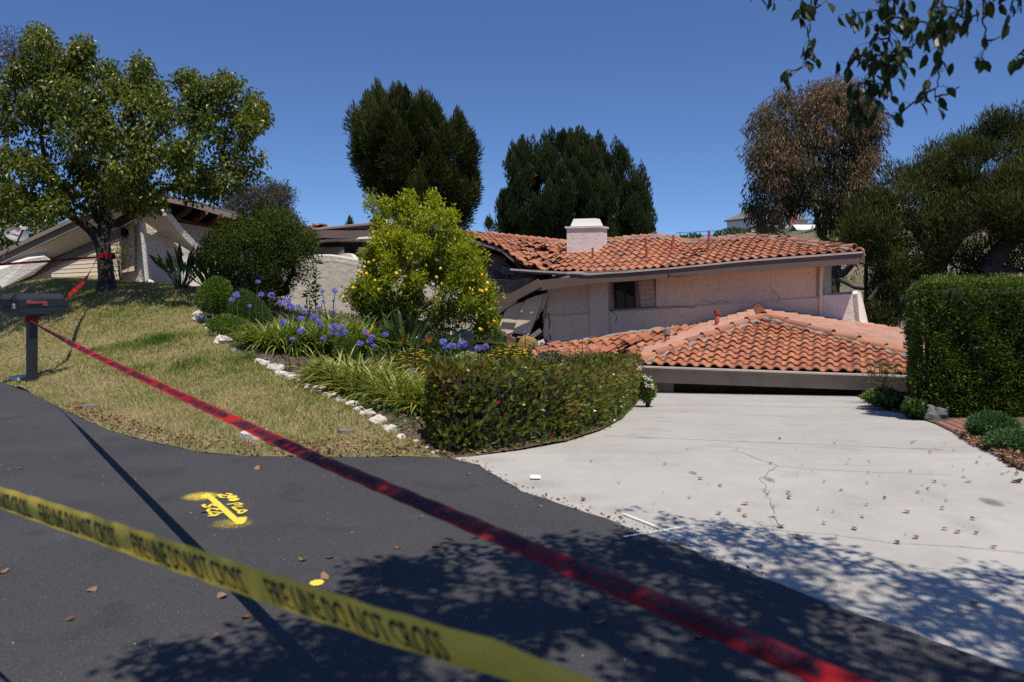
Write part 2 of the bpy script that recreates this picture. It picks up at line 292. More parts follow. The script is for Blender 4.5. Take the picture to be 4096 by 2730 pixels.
def sheet(poly, zf, step, skirt=.0):
    poly = np.asarray(poly, float); b = dense(np.vstack([poly, poly[:1]]), step*.6)[:-1]
    lo, hi = b.min(0), b.max(0); gx, gy = np.meshgrid(np.arange(lo[0], hi[0], step), np.arange(lo[1], hi[1], step))
    g = np.stack([gx.ravel(), gy.ravel()], 1)+rng.uniform(-.12, .12, (gx.size, 2))*step
    g = g[inpoly(g, poly)]
    dm = np.full(len(g), 9e9)
    for q in b: dm = np.minimum(dm, ((g-q)**2).sum(1))
    g = g[dm > (step*.35)**2]
    v = [Vector(q) for q in b]+[Vector(q) for q in g]; n = len(b)
    r = delaunay_2d_cdt(v, [(i, (i+1) % n) for i in range(n)], [list(range(n))], 1, 1e-5)
    xy = np.array([tuple(q) for q in r[0]]); f = np.array([t for t in r[2] if len(t) == 3])
    a = xy[f]; cr = (a[:, 1, 0]-a[:, 0, 0])*(a[:, 2, 1]-a[:, 0, 1])-(a[:, 1, 1]-a[:, 0, 1])*(a[:, 2, 0]-a[:, 0, 0])
    f[cr < 0] = f[cr < 0][:, ::-1]
    m = MB(); V = np.column_stack([xy, zf(xy)]); m.add(V, [f])
    if skirt:
        t = np.column_stack([b, zf(b)]); u = t.copy(); u[:, 2] -= skirt; k = np.arange(n); m.add(np.vstack([t, u]), [np.stack([k, k+n, (k+1) % n+n, (k+1) % n], 1)])
    return m
def rough(pts, step, amp):
    d = dense(pts, step); j = rng.normal(0, amp, d.shape); j[0] = j[-1] = 0; return d+j
road_poly = np.vstack([rough(EDGE_L, .12, .012), rough(EDGE_D, .09, .007)[1:], [(14, -14), (-34, -14), (-34, 27)]])
struct('road', sheet(road_poly, lambda q: np.full(len(q), .010), .8, .04), M['asphalt'])
dw = np.vstack([np.array(EDGE_D[::-1])-np.array([.05, .06]), HEDGE_EDGE, [GAR_L+(-.2, -.1), GAR_L+(.2, 1.2), GAR_R+(-1.2, 1.5)], RIGHT_EDGE, [(4.6, 5.2), (7, 3), (9, -1)]])
drive_poly = dw
struct('driveway', sheet(dw, lambda q: zdrive(q[:, 1]), .45, .1), M['concrete'])
lawn_poly = np.vstack([EDGE_L, [(q[0], q[1]) for q in ROCK3[::-1]], [P(190, 287, 18)[:2], (-8.5, 19.4), (-14, 20.5), (-24, 27.5)]])
struct('lawn', sheet(lawn_poly, lambda q: H(q)+.01, .4), M['lawn'])
bed_poly = np.vstack([[(q[0], q[1]) for q in ROCK3], [EDGE_L[-1]], HEDGE_EDGE[1:], [GAR_L+(-.1, .2), (3.2, 23.6), (0, 24), (-5.8, 20.4), P(190, 287, 18)[:2]]])
struct('planting_bed', sheet(bed_poly, lambda q: H(q)+.012, .4), M['soil'])
side_poly = np.vstack([RIGHT_EDGE, [(4.6, 5.4), (14, 4), (16, 18), (10, 17)]])
struct('side_bed', sheet(side_poly, lambda q: H(q)+.012, .5), M['soil'])
struct('yard_ground', sheet([(-34, 5), (30, 1), (30, 33), (-34, 33)], lambda q: np.minimum(H(q)-.12, np.where((q[:, 1] < 19) & (q[:, 0] > -1) & (q[:, 0] < 10), zdrive(q[:, 1])-.12, 9)), 1.0), M['soil'])
def zhill(r, d):
    A = np.interp(r, [-1.2, -.2, .1, .22, .3, .45, .8, 1.3], [1.0, 1.2, 3.0, 9.2, 10.7, 14.5, 17, 19]); s = np.clip((d-32)/118, 0, 1); s = s*s*(3-2*s)
    return -2.4+A*s
m = MB(); rr = np.linspace(-1.4, 1.5, 90); dd = np.concatenate([np.linspace(29, 165, 60), [200, 300, 500, 900]])
R, D = np.meshgrid(rr, dd, indexing='ij'); V = np.stack([R*D, D, zhill(R, D)], -1).reshape(-1, 3)
V[:, 2] += noisev(V, .12)*.25*np.clip((V[:, 1]-35)/40, 0, 1)
i, j = np.meshgrid(np.arange(89), np.arange(len(dd)-1), indexing='ij'); i = i.ravel(); j = j.ravel(); n = len(dd)
m.add(V, [np.stack([i*n+j, (i+1)*n+j, (i+1)*n+j+1, i*n+j+1], 1)])
struct('hillside', m, M['dry_hill'], smooth=True)
m = MB(); m.add([(-2500, -600, -2.7), (2500, -600, -2.7), (2500, 2500, -2.7), (-2500, 2500, -2.7)], [np.array([(0, 1, 2, 3)])]); struct('ground', m, M['dry_hill'])

# ---- joints and cracks of the driveway, painted marks
def strip(m, pts, w, lift, jit=0.0, step=.05):
    p = np.asarray(pts, float); p = dense(p[:, :2], step); p[1:-1] += rng.normal(0, jit, (len(p)-2, 2)) if jit else 0
    d = np.gradient(p, axis=0); nrm = np.stack([-d[:, 1], d[:, 0]], 1); nrm /= np.linalg.norm(nrm, axis=1)[:, None]+1e-9
    ww = (w*rng.uniform(.6, 1.2, len(p)))[:, None]/2 if jit else w/2
    z = zdrive(p[:, 1])+lift; n = len(p); k = np.arange(n-1)
    V = np.vstack([np.column_stack([p+nrm*ww, z]), np.column_stack([p, z+.0003]), np.column_stack([p-nrm*ww, z])])
    m.add(V, [np.stack([k, k+n, k+n+1, k+1], 1), np.stack([k+n, k+2*n, k+2*n+1, k+n+1], 1)], np.concatenate([np.zeros(n), np.ones(n), np.zeros(n)]))
M['crack'] = MAT('crack_dirt', (.12, .105, .09), .95, noise=[(6, 3, .45, .65, (.34, .32, .29), .9)])
m = MB()
for L in [[(642, 404), (700, 405.5), (861, 408)], [(641, 411), (680, 411.5), (800, 417.5), (855, 420)], [(605, 436), (700, 440), (800, 444), (943, 450)]]: strip(m, [G(*q) for q in L], .011, .004, .003)
for L in [[(500, 0), (710, 70), (805, 100), (720, 165), (690, 185), (730, 220), (725, 280), (765, 340), (780, 430), (830, 480), (835, 500)], [(770, 505), (1150, 535), (1500, 585), (1850, 605), (2353, 650)], [(810, 105), (1250, 135), (1900, 160)]]:
    strip(m, [G(650+x/6.292, 450+y/6.292) for x, y in L], .0048, .004, .007)
struct('driveway_cracks', m, M['crack'])
def spraymat(name, col, gain=1.9):
    mm = MAT(name, col, .75); t = mm.node_tree; N = t.nodes; L = t.links; b = N[mm['bsdf']]
    a = N.new('ShaderNodeAttribute'); a.attribute_name = 'tone'; x = N.new('ShaderNodeTexNoise'); x.inputs['Scale'].default_value = 170; x.inputs['Detail'].default_value = 2
    g = N.new('ShaderNodeNewGeometry'); L.new(g.outputs['Position'], x.inputs['Vector'])
    q = N.new('ShaderNodeMath'); q.operation = 'MULTIPLY_ADD'; L.new(a.outputs['Fac'], q.inputs[0]); q.inputs[1].default_value = gain; q.inputs[2].default_value = -.12
    s = N.new('ShaderNodeMath'); s.operation = 'SUBTRACT'; L.new(q.outputs[0], s.inputs[0]); L.new(x.outputs['Fac'], s.inputs[1])
    k = N.new('ShaderNodeMapRange'); k.inputs[1].default_value = -.12; k.inputs[2].default_value = .12; L.new(s.outputs[0], k.inputs[0]); L.new(k.outputs[0], b.inputs['Alpha'])
    return mm
M['spray_yellow'] = spraymat('yellow_spray_paint', (.78, .58, .06)); M['spray_white'] = spraymat('white_spray_paint', (.74, .74, .74), 1.85)
def blob(m, c, rx, ry, lift, peak=1.0):
    a = np.linspace(0, 2*math.pi, 24, endpoint=False); z = float(zdrive(c[1]))+lift
    V = np.vstack([[(c[0], c[1], z)], np.stack([c[0]+.45*rx*np.cos(a), c[1]+.45*ry*np.sin(a), np.full(24, z)], 1), np.stack([c[0]+rx*np.cos(a), c[1]+ry*np.sin(a), np.full(24, z)], 1)])
    k = np.arange(24); k2 = (k+1) % 24
    m.add(V, [np.stack([np.zeros(24, int), k+1, k2+1], 1), np.stack([k+1, k+25, k2+25, k2+1], 1)], np.concatenate([[peak], np.full(24, peak*.85), np.zeros(24)]))
yq = lambda x, y: G0(187.5+x/31.36, 487.5+y/31.36)
m = MB(); z0 = .0145
for w, L in [(.085, [(640, 300), (1600, 1160)]), (.10, [(720, 265), (540, 300), (560, 400)]), (.09, [(600, 290), (580, 380)]), (.10, [(1540, 1180), (1660, 1190), (1740, 1000)]), (.09, [(1640, 1140), (1690, 1020)]),
             (.06, [(1200, 262), (1320, 262), (1380, 295), (1300, 325), (1150, 320), (1000, 285), (950, 295), (1060, 380), (1180, 388)]),
             (.055, [(1230, 607), (1420, 582), (1580, 552), (1710, 592), (1620, 627), (1460, 612)]), (.055, [(1740, 674), (1420, 692), (1500, 762), (1570, 767)]),
             (.055, [(1500, 802), (1760, 777), (1850, 805), (1680, 892), (1620, 890), (1600, 832), (1640, 800)]),
             (.06, [(580, 612), (480, 632), (560, 702), (660, 692), (760, 602), (840, 592), (860, 642), (910, 662)]), (.06, [(1000, 787), (850, 747), (680, 747), (640, 802), (690, 842)]),
             (.055, [(1080, 887), (880, 852), (720, 857), (690, 892), (780, 942), (920, 932), (980, 905)]), (.055, [(960, 932), (850, 977), (640, 977)])]:
    strip(m, [yq(*q) for q in L], w*(.56 if w < .07 else .8), z0, 0, .012); z0 += .0004
blob(m, yq(1395, 383), .045, .05, z0); blob(m, yq(1460, 464), .045, .05, z0)
blob(m, yq(420, 330), .22, .20, .0135, .36); blob(m, yq(1420, 1190), .25, .2, .0135, .30); blob(m, yq(1750, 620), .2, .25, .0135, .22)
tag(ob('spray_marking', m, M['spray_yellow']), 'yellow double headed spray arrow with lettering on the asphalt', 'road marking')
for px, py, rx, ry, lab in [(316.8, 585.3, .045, .05, 'round yellow paint dot on the asphalt among fallen leaves near the yellow tape'), (161.4, 442.5, .09, .1, 'smeared yellow paint dot on the asphalt at the lawn edge')]:
    m = MB(); blob(m, G0(px, py), rx, ry, .0145); tag(ob('paint_dot', m, M['spray_yellow']), lab, 'paint mark', 'yellow paint dots on the road')
wq = lambda x, y: G0(612.5+x/18.82, 507.5+y/18.82)
m = MB(); z0 = .0145
for w, L in [(.036, [(205, 150), (1740, 755)]), (.036, [(205, 595), (1420, 385)]), (.02, [(1310, 445), (1400, 470), (1280, 480)]), (.02, [(1375, 490), (1450, 512)]),
             (.02, [(1450, 550), (1540, 528), (1490, 512), (1440, 530), (1510, 556), (1560, 524)]), (.018, [(1560, 550), (1630, 580)]), (.018, [(1670, 585), (1735, 600), (1600, 610), (1700, 655)]),
             (.018, [(1800, 640), (1862, 655), (1800, 672), (1858, 690), (1760, 680), (1740, 665)]), (.022, [(960, 535), (1050, 513), (1085, 535), (970, 550), (1000, 568), (1060, 578)]),
             (.022, [(1110, 592), (1180, 570), (1250, 592), (1180, 614), (1110, 592)]), (.022, [(1290, 618), (1360, 632), (1215, 635), (1260, 665)]), (.02, [(1375, 685), (1440, 667), (1505, 690), (1440, 708), (1375, 685)]), (.024, [(1350, 710), (1505, 765)])]:
    strip(m, [wq(*q) for q in L], w*(.6 if w > .03 else .45), z0, 0, .012); z0 += .0003
tag(ob('survey_marking', m, M['spray_white']), 'white sprayed survey cross with date written on the driveway edge', 'survey mark')

M['stain'] = spraymat('driveway_stain', (.20, .17, .14)); M['scuff'] = spraymat('pale_scuff', (.17, .165, .16))
m = MB(); z0 = .0045
for x, y, rx, ry, pk in [(930, 548, .05, .09, .5), (750, 187, .07, .14, .34), (270, 146, .06, .12, .34), (2150, 330, .12, .2, .36), (1250, 330, .3, .8, .25), (500, 90, .5, .9, .22), (1600, 240, .5, 1.1, .24), (2000, 480, .25, .5, .26), (900, 60, .4, 1.0, .22), (1180, 420, .2, .5, .24)]: blob(m, G(650+x/6.292, 450+y/6.292), rx, ry, z0, pk); z0 += .0003
for e in np.array(EDGE_D)[1:9]: blob(m, np.array([e[0]+.12, e[1]+.2]), .45, .28, z0, .26); z0 += .0003
struct('driveway_stains', m, M['stain'])
m = MB(); z0 = .0142
for px, py, rx, ry in [(229, 504, .05, .09), (240, 500, .04, .04), (49, 409, .12, .09), (84, 426, .14, .1), (400, 470, .2, .1), (150, 610, .05, .12), (330, 470, .3, .12), (60, 540, .25, .3), (420, 520, .2, .25), (270, 640, .2, .2)]: blob(m, G0(px, py), rx, ry, z0, .27); z0 += .0003
struct('road_scuffs', m, M['scuff'])
# ---- grass: one mass of blades
cand = rng.uniform([-17, 6.7], [-.4, 19], (900000, 2)); pxs = 512+cand[:, 0]/cand[:, 1]*F
keep = inpoly(cand, lawn_poly) & (pxs > -40); cand = cand[keep]
cl = noisev(np.column_stack([cand, cand[:, 0]*0]), 1.1, 1)*.5+noisev(np.column_stack([cand, cand[:, 0]*0]), 3.7, 2)*.35
den = np.clip(.55+cl*.5, .12, 1)*np.clip(9.5/cand[:, 1], .35, 1)
cand = cand[rng.random(len(cand)) < den*.95]; n = len(cand)
cl = noisev(np.column_stack([cand, cand[:, 0]*0]), .9, 1)*.5+noisev(np.column_stack([cand, cand[:, 0]*0]), 3.3, 2)*.3
tn = np.clip(.55-.36*cl+rng.normal(0, .20, n)+.05*(cand[:, 1] < 9), 0, 1)
tuft = np.zeros(n)
for tx, ty, tr in [(184, 360, .28), (120, 345, .25), (155, 318, .3), (140, 372, .3), (250, 425, .22), (95, 350, .2)]:
    g = P(tx, ty, 0)*0; d = 11.0 if ty > 350 else 12.8
    g = P(tx, ty, d); tuft = np.maximum(tuft, np.exp(-((cand-g[:2])**2).sum(1)/tr**2))
hgt = rng.uniform(.022, .055, n)*(1+1.8*tuft)*(1+.3*np.clip(cl, -1, 1)); tn = np.clip(tn-.45*tuft, 0, 1)
base = np.column_stack([cand, H(cand)+.008]); an = rng.uniform(0, 2*math.pi, n); wv = rng.uniform(.003, .0065, n)*np.clip(cand[:, 1]/9, 1, 1.8)
sd = np.stack([np.cos(an), np.sin(an), an*0], 1)*wv[:, None]; ln = rng.normal(0, .55, (n, 2))
tip = base+np.column_stack([ln*hgt[:, None], hgt])
m = MB(); V = np.stack([base-sd, base+sd, tip], 1).reshape(-1, 3); m.add(V, [np.arange(3*n).reshape(-1, 3)], np.repeat(tn, 3))
struct('grass', m, M['grass'], 'stuff')
def lump(c, r, n=(12, 9), amp=.25, seed=0, flat=(1, 1, 1)):
    th = np.linspace(0, 2*math.pi, n[0], endpoint=False); ph = np.linspace(.02, math.pi-.02, n[1]); A, B = np.meshgrid(th, ph, indexing='ij')
    d = np.stack([np.cos(A)*np.sin(B), np.sin(A)*np.sin(B), np.cos(B)], -1).reshape(-1, 3); k = 1+amp*noisev(d, 2.1, seed)+amp*.5*noisev(d, 5.3, seed+3)
    V = np.array(c)+d*k[:, None]*r*np.array(flat); i, j = np.meshgrid(np.arange(n[0]), np.arange(n[1]-1), indexing='ij'); i = i.ravel(); j = j.ravel(); i2 = (i+1) % n[0]
    return V, [np.stack([i*n[1]+j, i*n[1]+j+1, i2*n[1]+j+1, i2*n[1]+j], 1)]
# ---------------------------------------------------------------- roof tiles
def tile_patch(m, S, ncol, nrow, keep=None, hgt=.06, jit=.006, lenu=None, gap=None):
    """S-tiles over a surface S(u, v); u along the eave, v up the slope"""
    w = np.array([0, .08, .2, .325, .45, .57, .65, .82, 1.0]); K = len(w)
    prof = np.where(w <= .65, np.sin(np.pi*np.clip(w/.65, 0, 1))**.75*hgt, -.012*np.sin(np.pi*np.clip((w-.65)/.35, 0, 1)))
    for i in range(ncol):
        ct = rng.normal(.5, .09)
        for j in range(nrow):
            uc, vc = (i+.5)/ncol, (j+.5)/nrow
            if keep is not None and not keep(uc, vc): continue
            u = (i+w)/ncol; v0, v1 = j/nrow, (j+1.12)/nrow
            A = np.array([S(a, v0) for a in u]); B = np.array([S(a, min(v1, 1.02)) for a in u])
            nu = A[-1]-A[0]; nv = B[K//2]-A[K//2]; nn = np.cross(nu, nv); nn /= np.linalg.norm(nn)+1e-9
            if nn[2] < 0: nn = -nn
            dx = rng.normal(0, jit); rot = rng.normal(0, jit*1.2); vd = nv/np.linalg.norm(nv)*rng.normal(0, jit*1.5)
            if gap is not None:
                g = gap(uc, vc); dx += rng.normal(0, 1)*g; rot += rng.normal(0, 1)*g; vd = vd+nv*rng.normal(0, 2)*g
            tilt = np.linspace(-rot, rot, K)[:, None]*nn
            A = A+nn*(prof+.048+dx)[:, None]+tilt+vd; B = B+nn*(prof*.9+.004+dx)[:, None]+tilt+vd
            Cb = A-nn*.032
            V = np.vstack([A, B, Cb, A]); k = np.arange(K-1)
            m.add(V, [np.stack([k, k+1, k+1+K, k+K], 1), np.stack([k+2*K, k+1+2*K, k+1+3*K, k+3*K], 1)], float(np.clip(rng.normal(ct, .2), 0, 1)))
def cap_row(m, pts, L=.42, r=.105):
    p = np.asarray(pts, float); d = dense(p, L); up = np.array([0, 0, 1.0])
    for a, b in zip(d[:-1], d[1:]):
        t = b-a; l = np.linalg.norm(t); t /= l; x = np.cross(t, up); x /= np.linalg.norm(x); z = np.cross(x, t)
        a0 = a-t*.05; th = np.linspace(-.25, math.pi+.25, 9); tl = rng.normal(0, .012)
        A = np.array([a0+x*math.cos(q)*r*1.08+z*(math.sin(q)*r*1.05+.03+tl) for q in th]); B = np.array([b+x*math.cos(q)*r*.9+z*(math.sin(q)*r*.9-tl) for q in th])
        A2 = np.array([a0+x*math.cos(q)*r*.92+z*(math.sin(q)*r*.88+.03+tl) for q in th])
        k = np.arange(8); m.add(np.vstack([A, B, A2, A]), [np.stack([k, k+1, k+10, k+9], 1), np.stack([k+18, k+19, k+28, k+27], 1)], float(rng.random()))
def mortar_row(m, pts, r=.10, drop=.06, side=None):
    p = dense(np.asarray(pts, float), .12); p = p+rng.normal(0, .018, p.shape); p[:, 2] -= drop
    if side is not None: p = p+np.array(side)
    m.add(*_tube(p, r*rng.uniform(.7, 1.25, len(p)), 7), .5)
def _tube(p, r, n):
    t = MB().tube(p, r, n); return np.vstack(t.V), [np.vstack(x) for x in t.F.values()]

# ---------------------------------------------------------------- collapsed house (right)
house = thing('collapsed_house', 'pink stucco house with cracked walls and sagging clay tile roofs sunk behind the driveway', 'house', (5, 24, -1.2))
UR, UA, UW = np.array([9.9, 22.5]), np.array([-.91, .415]), np.array([.415, .91])     # right eave corner, along the eave to the left, up the slope
def t_of(px, base): r = (px-512)/F; return (base[0]-r*base[1])/(r*UA[1]-UA[0])
def pick(base, L):
    T, Z = [], []
    for px, py in L:
        t = t_of(px, base); d = base[1]+t*UA[1]; T.append(t); Z.append(CH+(HY-py)/F*d)
    o = np.argsort(T); return np.array(T)[o], np.array(Z)[o]
EAVE = pick(UR, [(449, 232), (475, 239), (501, 247.5), (509, 254), (517, 261), (529, 268), (545, 271), (590, 272), (626, 271), (674.6, 267), (700, 265), (742, 260.5), (800, 256), (842, 252.9), (862, 251.5)])
RIDB = UR+UW*3.3
RIDGE = pick(RIDB, [(462, 233.5), (490, 236), (495, 237), (534.5, 241), (569.6, 244.5), (606, 242.5), (630, 240), (657, 238), (675, 240.5), (689, 244), (720, 241), (748, 238)])
TL = 13.4
def up_S(u, v):
    t = u*TL; w = v*3.3; q = UR+UA*t+UW*w; za = np.interp(t, *EAVE); zb = np.interp(t, *RIDGE)
    return np.array([q[0], q[1], za+(zb-za)*v+.05*math.sin(math.pi*v)])
def up_keep(u, v): return v*3.3 < u*TL+.08 and not (u*TL > 9.6 and (u*TL-9.6)*.55+v*3.3 > 3.2+2.2)
def broken(u, v):
    t = u*TL; g = .07*math.exp(-((t-9.9)/.7)**2-(v/.35)**2)+.05*math.exp(-((t-10.6)/.9)**2-((v-.55)/.3)**2)+.05*math.exp(-((t-5.0)/.25)**2-((v-.45)/.12)**2)+.06*math.exp(-((t-3.8)/.3)**2-((v-.7)/.1)**2)
    return g
roof = MB(); tile_patch(roof, up_S, 50, 10, up_keep, gap=broken)
dk = MB(); nu = 40                                         # roof deck under the tiles, and the back slope
for a in range(nu):
    for b in range(4):
        q = [up_S(a/nu, b/4), up_S((a+1)/nu, b/4), up_S((a+1)/nu, (b+1)/4), up_S(a/nu, (b+1)/4)]
        if (b+.5)/4*3.3 < (a+.5)/nu*TL+.25: dk.add(np.array(q)-[0, 0, .02], [np.array([(0, 1, 2, 3)])])
    q0, q1 = up_S(a/nu, 1), up_S((a+1)/nu, 1)
    if a/nu*TL > 3.2: dk.add([q0, q1, q1+[1.4, 3.0, -.9], q0+[1.4, 3.0, -.9]], [np.array([(0, 1, 2, 3)])])
ro = ob('roof', roof, M['tile'], house, True)
ob('roof_deck', dk, M['dark'], ro)
ridge_pts = [up_S(t/TL, 1)+[0, 0, .05] for t in np.linspace(TL, 3.3, 34)]
hip_pts = [up_S(t/TL, t/3.3)+[0, 0, .05] for t in np.linspace(3.2, .25, 10)]
m = MB(); cap_row(m, ridge_pts); cap_row(m, hip_pts[::-1]); ob('ridge_cap', m, M['tile'], ro, True)
m = MB(); mortar_row(m, ridge_pts, .06, .045, [-.04, -.10, 0]); mortar_row(m, hip_pts, .065, .05, [-.08, -.07, 0]); ob('mortar', m, M['mortar'], ro, True)
# the hip end on the right
m = MB()
def hip_S(u, v):
    a = up_S(0, 0); b = np.array([UR[0]+UW[0]*6.6, UR[1]+UW[1]*6.6, a[2]-.1]); pk = up_S(3.3/TL, 1)
    l = a+(b-a)*u; mid = a+(b-a)*.5; return l+(pk-mid)*v
tile_patch(m, hip_S, 24, 10, lambda u, v: abs(u-.5) < .5*(1-v)); ob('side_roof', m, M['tile'], house, True)
for px, py, hh, sc in [(674, 278*.0+254, .34, 1), (645, 251, .33, 1), (648, 261, .36, 1), (592, 262, .35, .9), (672, 246, .3, 1), (709, 244.5, .36, 1), (708, 253, .38, 1)]:
    best = min(((abs((q := up_S(u, v))[0]/q[1]*F+512-px)+abs(HY-(q[2]-CH)/q[1]*F-py)), u, v) for u in np.linspace(.1, .8, 60) for v in np.linspace(.1, .95, 14))
    q = up_S(best[1], best[2]); m = MB()
    m.tube([q+[0, 0, .02], q+[0, 0, .10]], [.11, .045], 10); m.tube([q+[0, 0, .08], q+[0, 0, hh+.1]], .038, 10)
    ob('vent_pipe', m, M['pipe_red'], ro)
# fascia, gutter lip, soffit
def along(base, L):                                        # pixel picks -> 3D points on the vertical plane of the eave
    out = []
    for px, py in L:
        t = t_of(px, base); d = base[1]+t*UA[1]; out.append(P(px, py, d))
    return out
fr = UR-UW*.06
top = along(fr, [(537, 280.5), (570, 277), (600, 274.5), (630, 272), (657, 270), (700, 265.2), (742, 261.3), (800, 256.6), (862, 252)])
bot = along(fr, [(537.5, 291), (570, 286.5), (600, 282.5), (630, 281), (657, 278.6), (700, 275), (742, 272.3), (800, 268), (859, 264)])
m = MB()
for a, b, c, d in zip(top[:-1], top[1:], bot[1:], bot[:-1]): m.slab([a, b, c, d], np.append(UW*.06, 0))
fa = ob('fascia', m, M['fascia'], house)
m = MB(); k = along(fr-UW*.01, [(668, 272.6), (669.5, 276), (667.5, 279)]); m.tube(k, .008, 4); k = along(fr-UW*.01, [(668, 275.4), (690, 275.2), (700, 275)]); m.tube(k, .004, 4); ob('crack', m, M['dark'], fa)
gut = along(UR-UW*.10, [(510, 268.6), (540, 270.6), (589, 273), (626.5, 271), (675, 267), (742, 260.3), (800, 255.8), (863, 251.2)])
m = MB()
for a, b in zip(gut[:-1], gut[1:]): m.slab([a, b, b-[0, 0, .055], a-[0, 0, .055]], np.append(UW*.09, 0))
ob('gutter', m, M['drip'], house)
gl = along(UR-UW*.07, [(511, 270.2), (540, 272.6), (589, 275.4), (626.5, 273.4), (640, 272.6)])
m = MB()
for i, (a, b) in enumerate(zip(gl[:-1], gl[1:])): m.slab([a, b, b-[0, 0, .06], a-[0, 0, .05]], np.append(UW*.05, 0))
ob('gutter_underside', m, M['fascia'], house)
m = MB(); e0 = along(UR+UW*.02, [(449, 233), (475, 240), (501, 248.5), (509, 255.5), (514, 259)])
for a, b in zip(e0[:-1], e0[1:]): m.slab([a, b, b-[0, 0, .10], a-[0, 0, .10]], np.append(UW*.06, 0))
ob('upper_fascia', m, M['fascia_left'], house)
br = along(fr-UW*.05, [(537, 283.5), (496, 306)]); m = MB(); m.bar(br[1], br[0]+[.1, 0, .02], .07, .30); ob('broken_fascia', m, M['fascia'], house)
# wall
WB = UR+UW*.85
def wp(px, py, off=0.0): b = WB-UW*off; t = t_of(px, b); return P(px, py, b[1]+t*UA[1])
back = np.append(UW*.22, 0); dn = np.append(UW, 0)
m = MB(); m.slab([wp(*q) for q in [(547.5, 284), (589, 280), (608, 277), (608, 309), (656, 306.5), (656, 272), (700, 268), (760, 262), (823, 262), (823, 330), (764, 318), (755, 309.5), (691, 329), (608, 334), (590, 336.5), (570, 338.5), (552, 341), (546.5, 338), (548, 320), (546, 313)]], back)
wall = ob('wall', m, M['pink'], house)
bandt = [(546.2, 314), (570, 313.4), (589, 312), (607, 311), (656, 307.5), (700, 304.2), (760, 299.7), (823.5, 295.6)]
bandb = [(547.5, 341.3), (570, 338.8), (589, 336.4), (608.5, 334.2), (656, 331.6), (692, 329), (756, 308.6), (823.5, 322.2)]
m = MB()
def interp_line(L, x): return float(np.interp(x, [q[0] for q in L], [q[1] for q in L]))
xs = sorted(set([q[0] for q in bandt]+[q[0] for q in bandb]+list(np.arange(560, 823, 20))))
ov = .09
ft = [wp(x, interp_line(bandt, x), .0) for x in xs]; fm = [wp(x, interp_line(bandt, x)+2.2, ov) for x in xs]; fb = [wp(x, interp_line(bandb, x), ov) for x in xs]; fb2 = [wp(x, interp_line(bandb, x)+.3, -.1) for x in xs]
n = len(xs); k = np.arange(n-1); Q = np.vstack([ft, fm, fb, fb2])
m.add(Q, [np.stack([k+i*n, k+i*n+n, k+i*n+n+1, k+i*n+1], 1) for i in range(3)]); m.add([ft[0], fm[0], fb[0], fb2[0]], [np.array([(0, 1, 2, 3)])]); m.add([ft[-1], fb2[-1], fb[-1], fm[-1]], [np.array([(0, 1, 2, 3)])])
ob('lower_wall', m, M['pink'], house)
m = MB(); fl = [(548, 341), (570, 338.8), (590, 336.6), (608.5, 334.4), (656, 331.8), (691, 329), (697, 326.5), (755, 307.2), (800, 315.5), (844, 324.2), (866, 327)]
for a, b in zip(fl[:-1], fl[1:]): m.slab([wp(a[0], a[1]-.6, ov+.03), wp(b[0], b[1]-.6, ov+.03), wp(b[0], b[1]+1.1, ov+.05), wp(a[0], a[1]+1.1, ov+.05)], dn*.06)
ob('wall_flashing', m, M['white_paint'], house)
m = MB(); m.slab([wp(*q, .2) for q in [(589.3, 283), (590, 281), (607.5, 279), (608.3, 334.5), (590.5, 337)]], np.append(UW*.24, 0)); ob('pilaster', m, M['pink'], house)
m = MB(); m.slab([wp(*q, -.10) for q in [(609, 277.5), (657, 272), (657, 307), (609, 310)]], dn*.02)
for i in range(7):
    y0 = 279+i*4.7; m.slab([wp(609.5, y0, -.085), wp(655, y0-4.0+i*.15, -.085), wp(655, y0-.2+i*.15, -.07), wp(609.5, y0+4.2, -.07)], dn*.012)
sd = ob('siding_panel', m, M['siding'], house)
m = MB()
for a, b in [((611.4, 278), (613.6, 310)), ((634.8, 275), (638, 308.5)), ((652.8, 272), (656.6, 306.5))]: m.slab([wp(a[0], a[1], -.03), wp(a[0]+2.4, a[1]-.3, -.03), wp(b[0]+2.2, b[1]-.3, -.03), wp(b[0], b[1], -.03)], dn*.05)
m.slab([wp(609, 309.2, .02), wp(657, 306, .02), wp(657, 307.6, .02), wp(609, 311, .02)], dn*.1); m.slab([wp(608, 277, -.03), wp(609.4, 277, -.03), wp(609.8, 310, -.03), wp(608.4, 310, -.03)], dn*.05)
ob('trim', m, M['trim'], sd)
m = MB()
def win(a, b, c, d, w=1.1):
    for p, q in [(a, b), (b, c), (c, d), (d, a)]: m.bar(wp(*p, -.04), wp(*q, -.04), .05, .06, up=dn)
win((614.6, 283.5), (634, 282.2), (635.2, 307.6), (616, 309)); win((614.8, 283.6), (624.2, 283), (625.4, 308.2), (616, 308.9))
fo = ob('window', m, M['black_frame'], house); m = MB(); m.slab([wp(*q, -.06) for q in [(614.6, 283.5), (634, 282.2), (635.2, 307.6), (616, 309)]], dn*.01); ob('pane', m, M['glass'], fo)
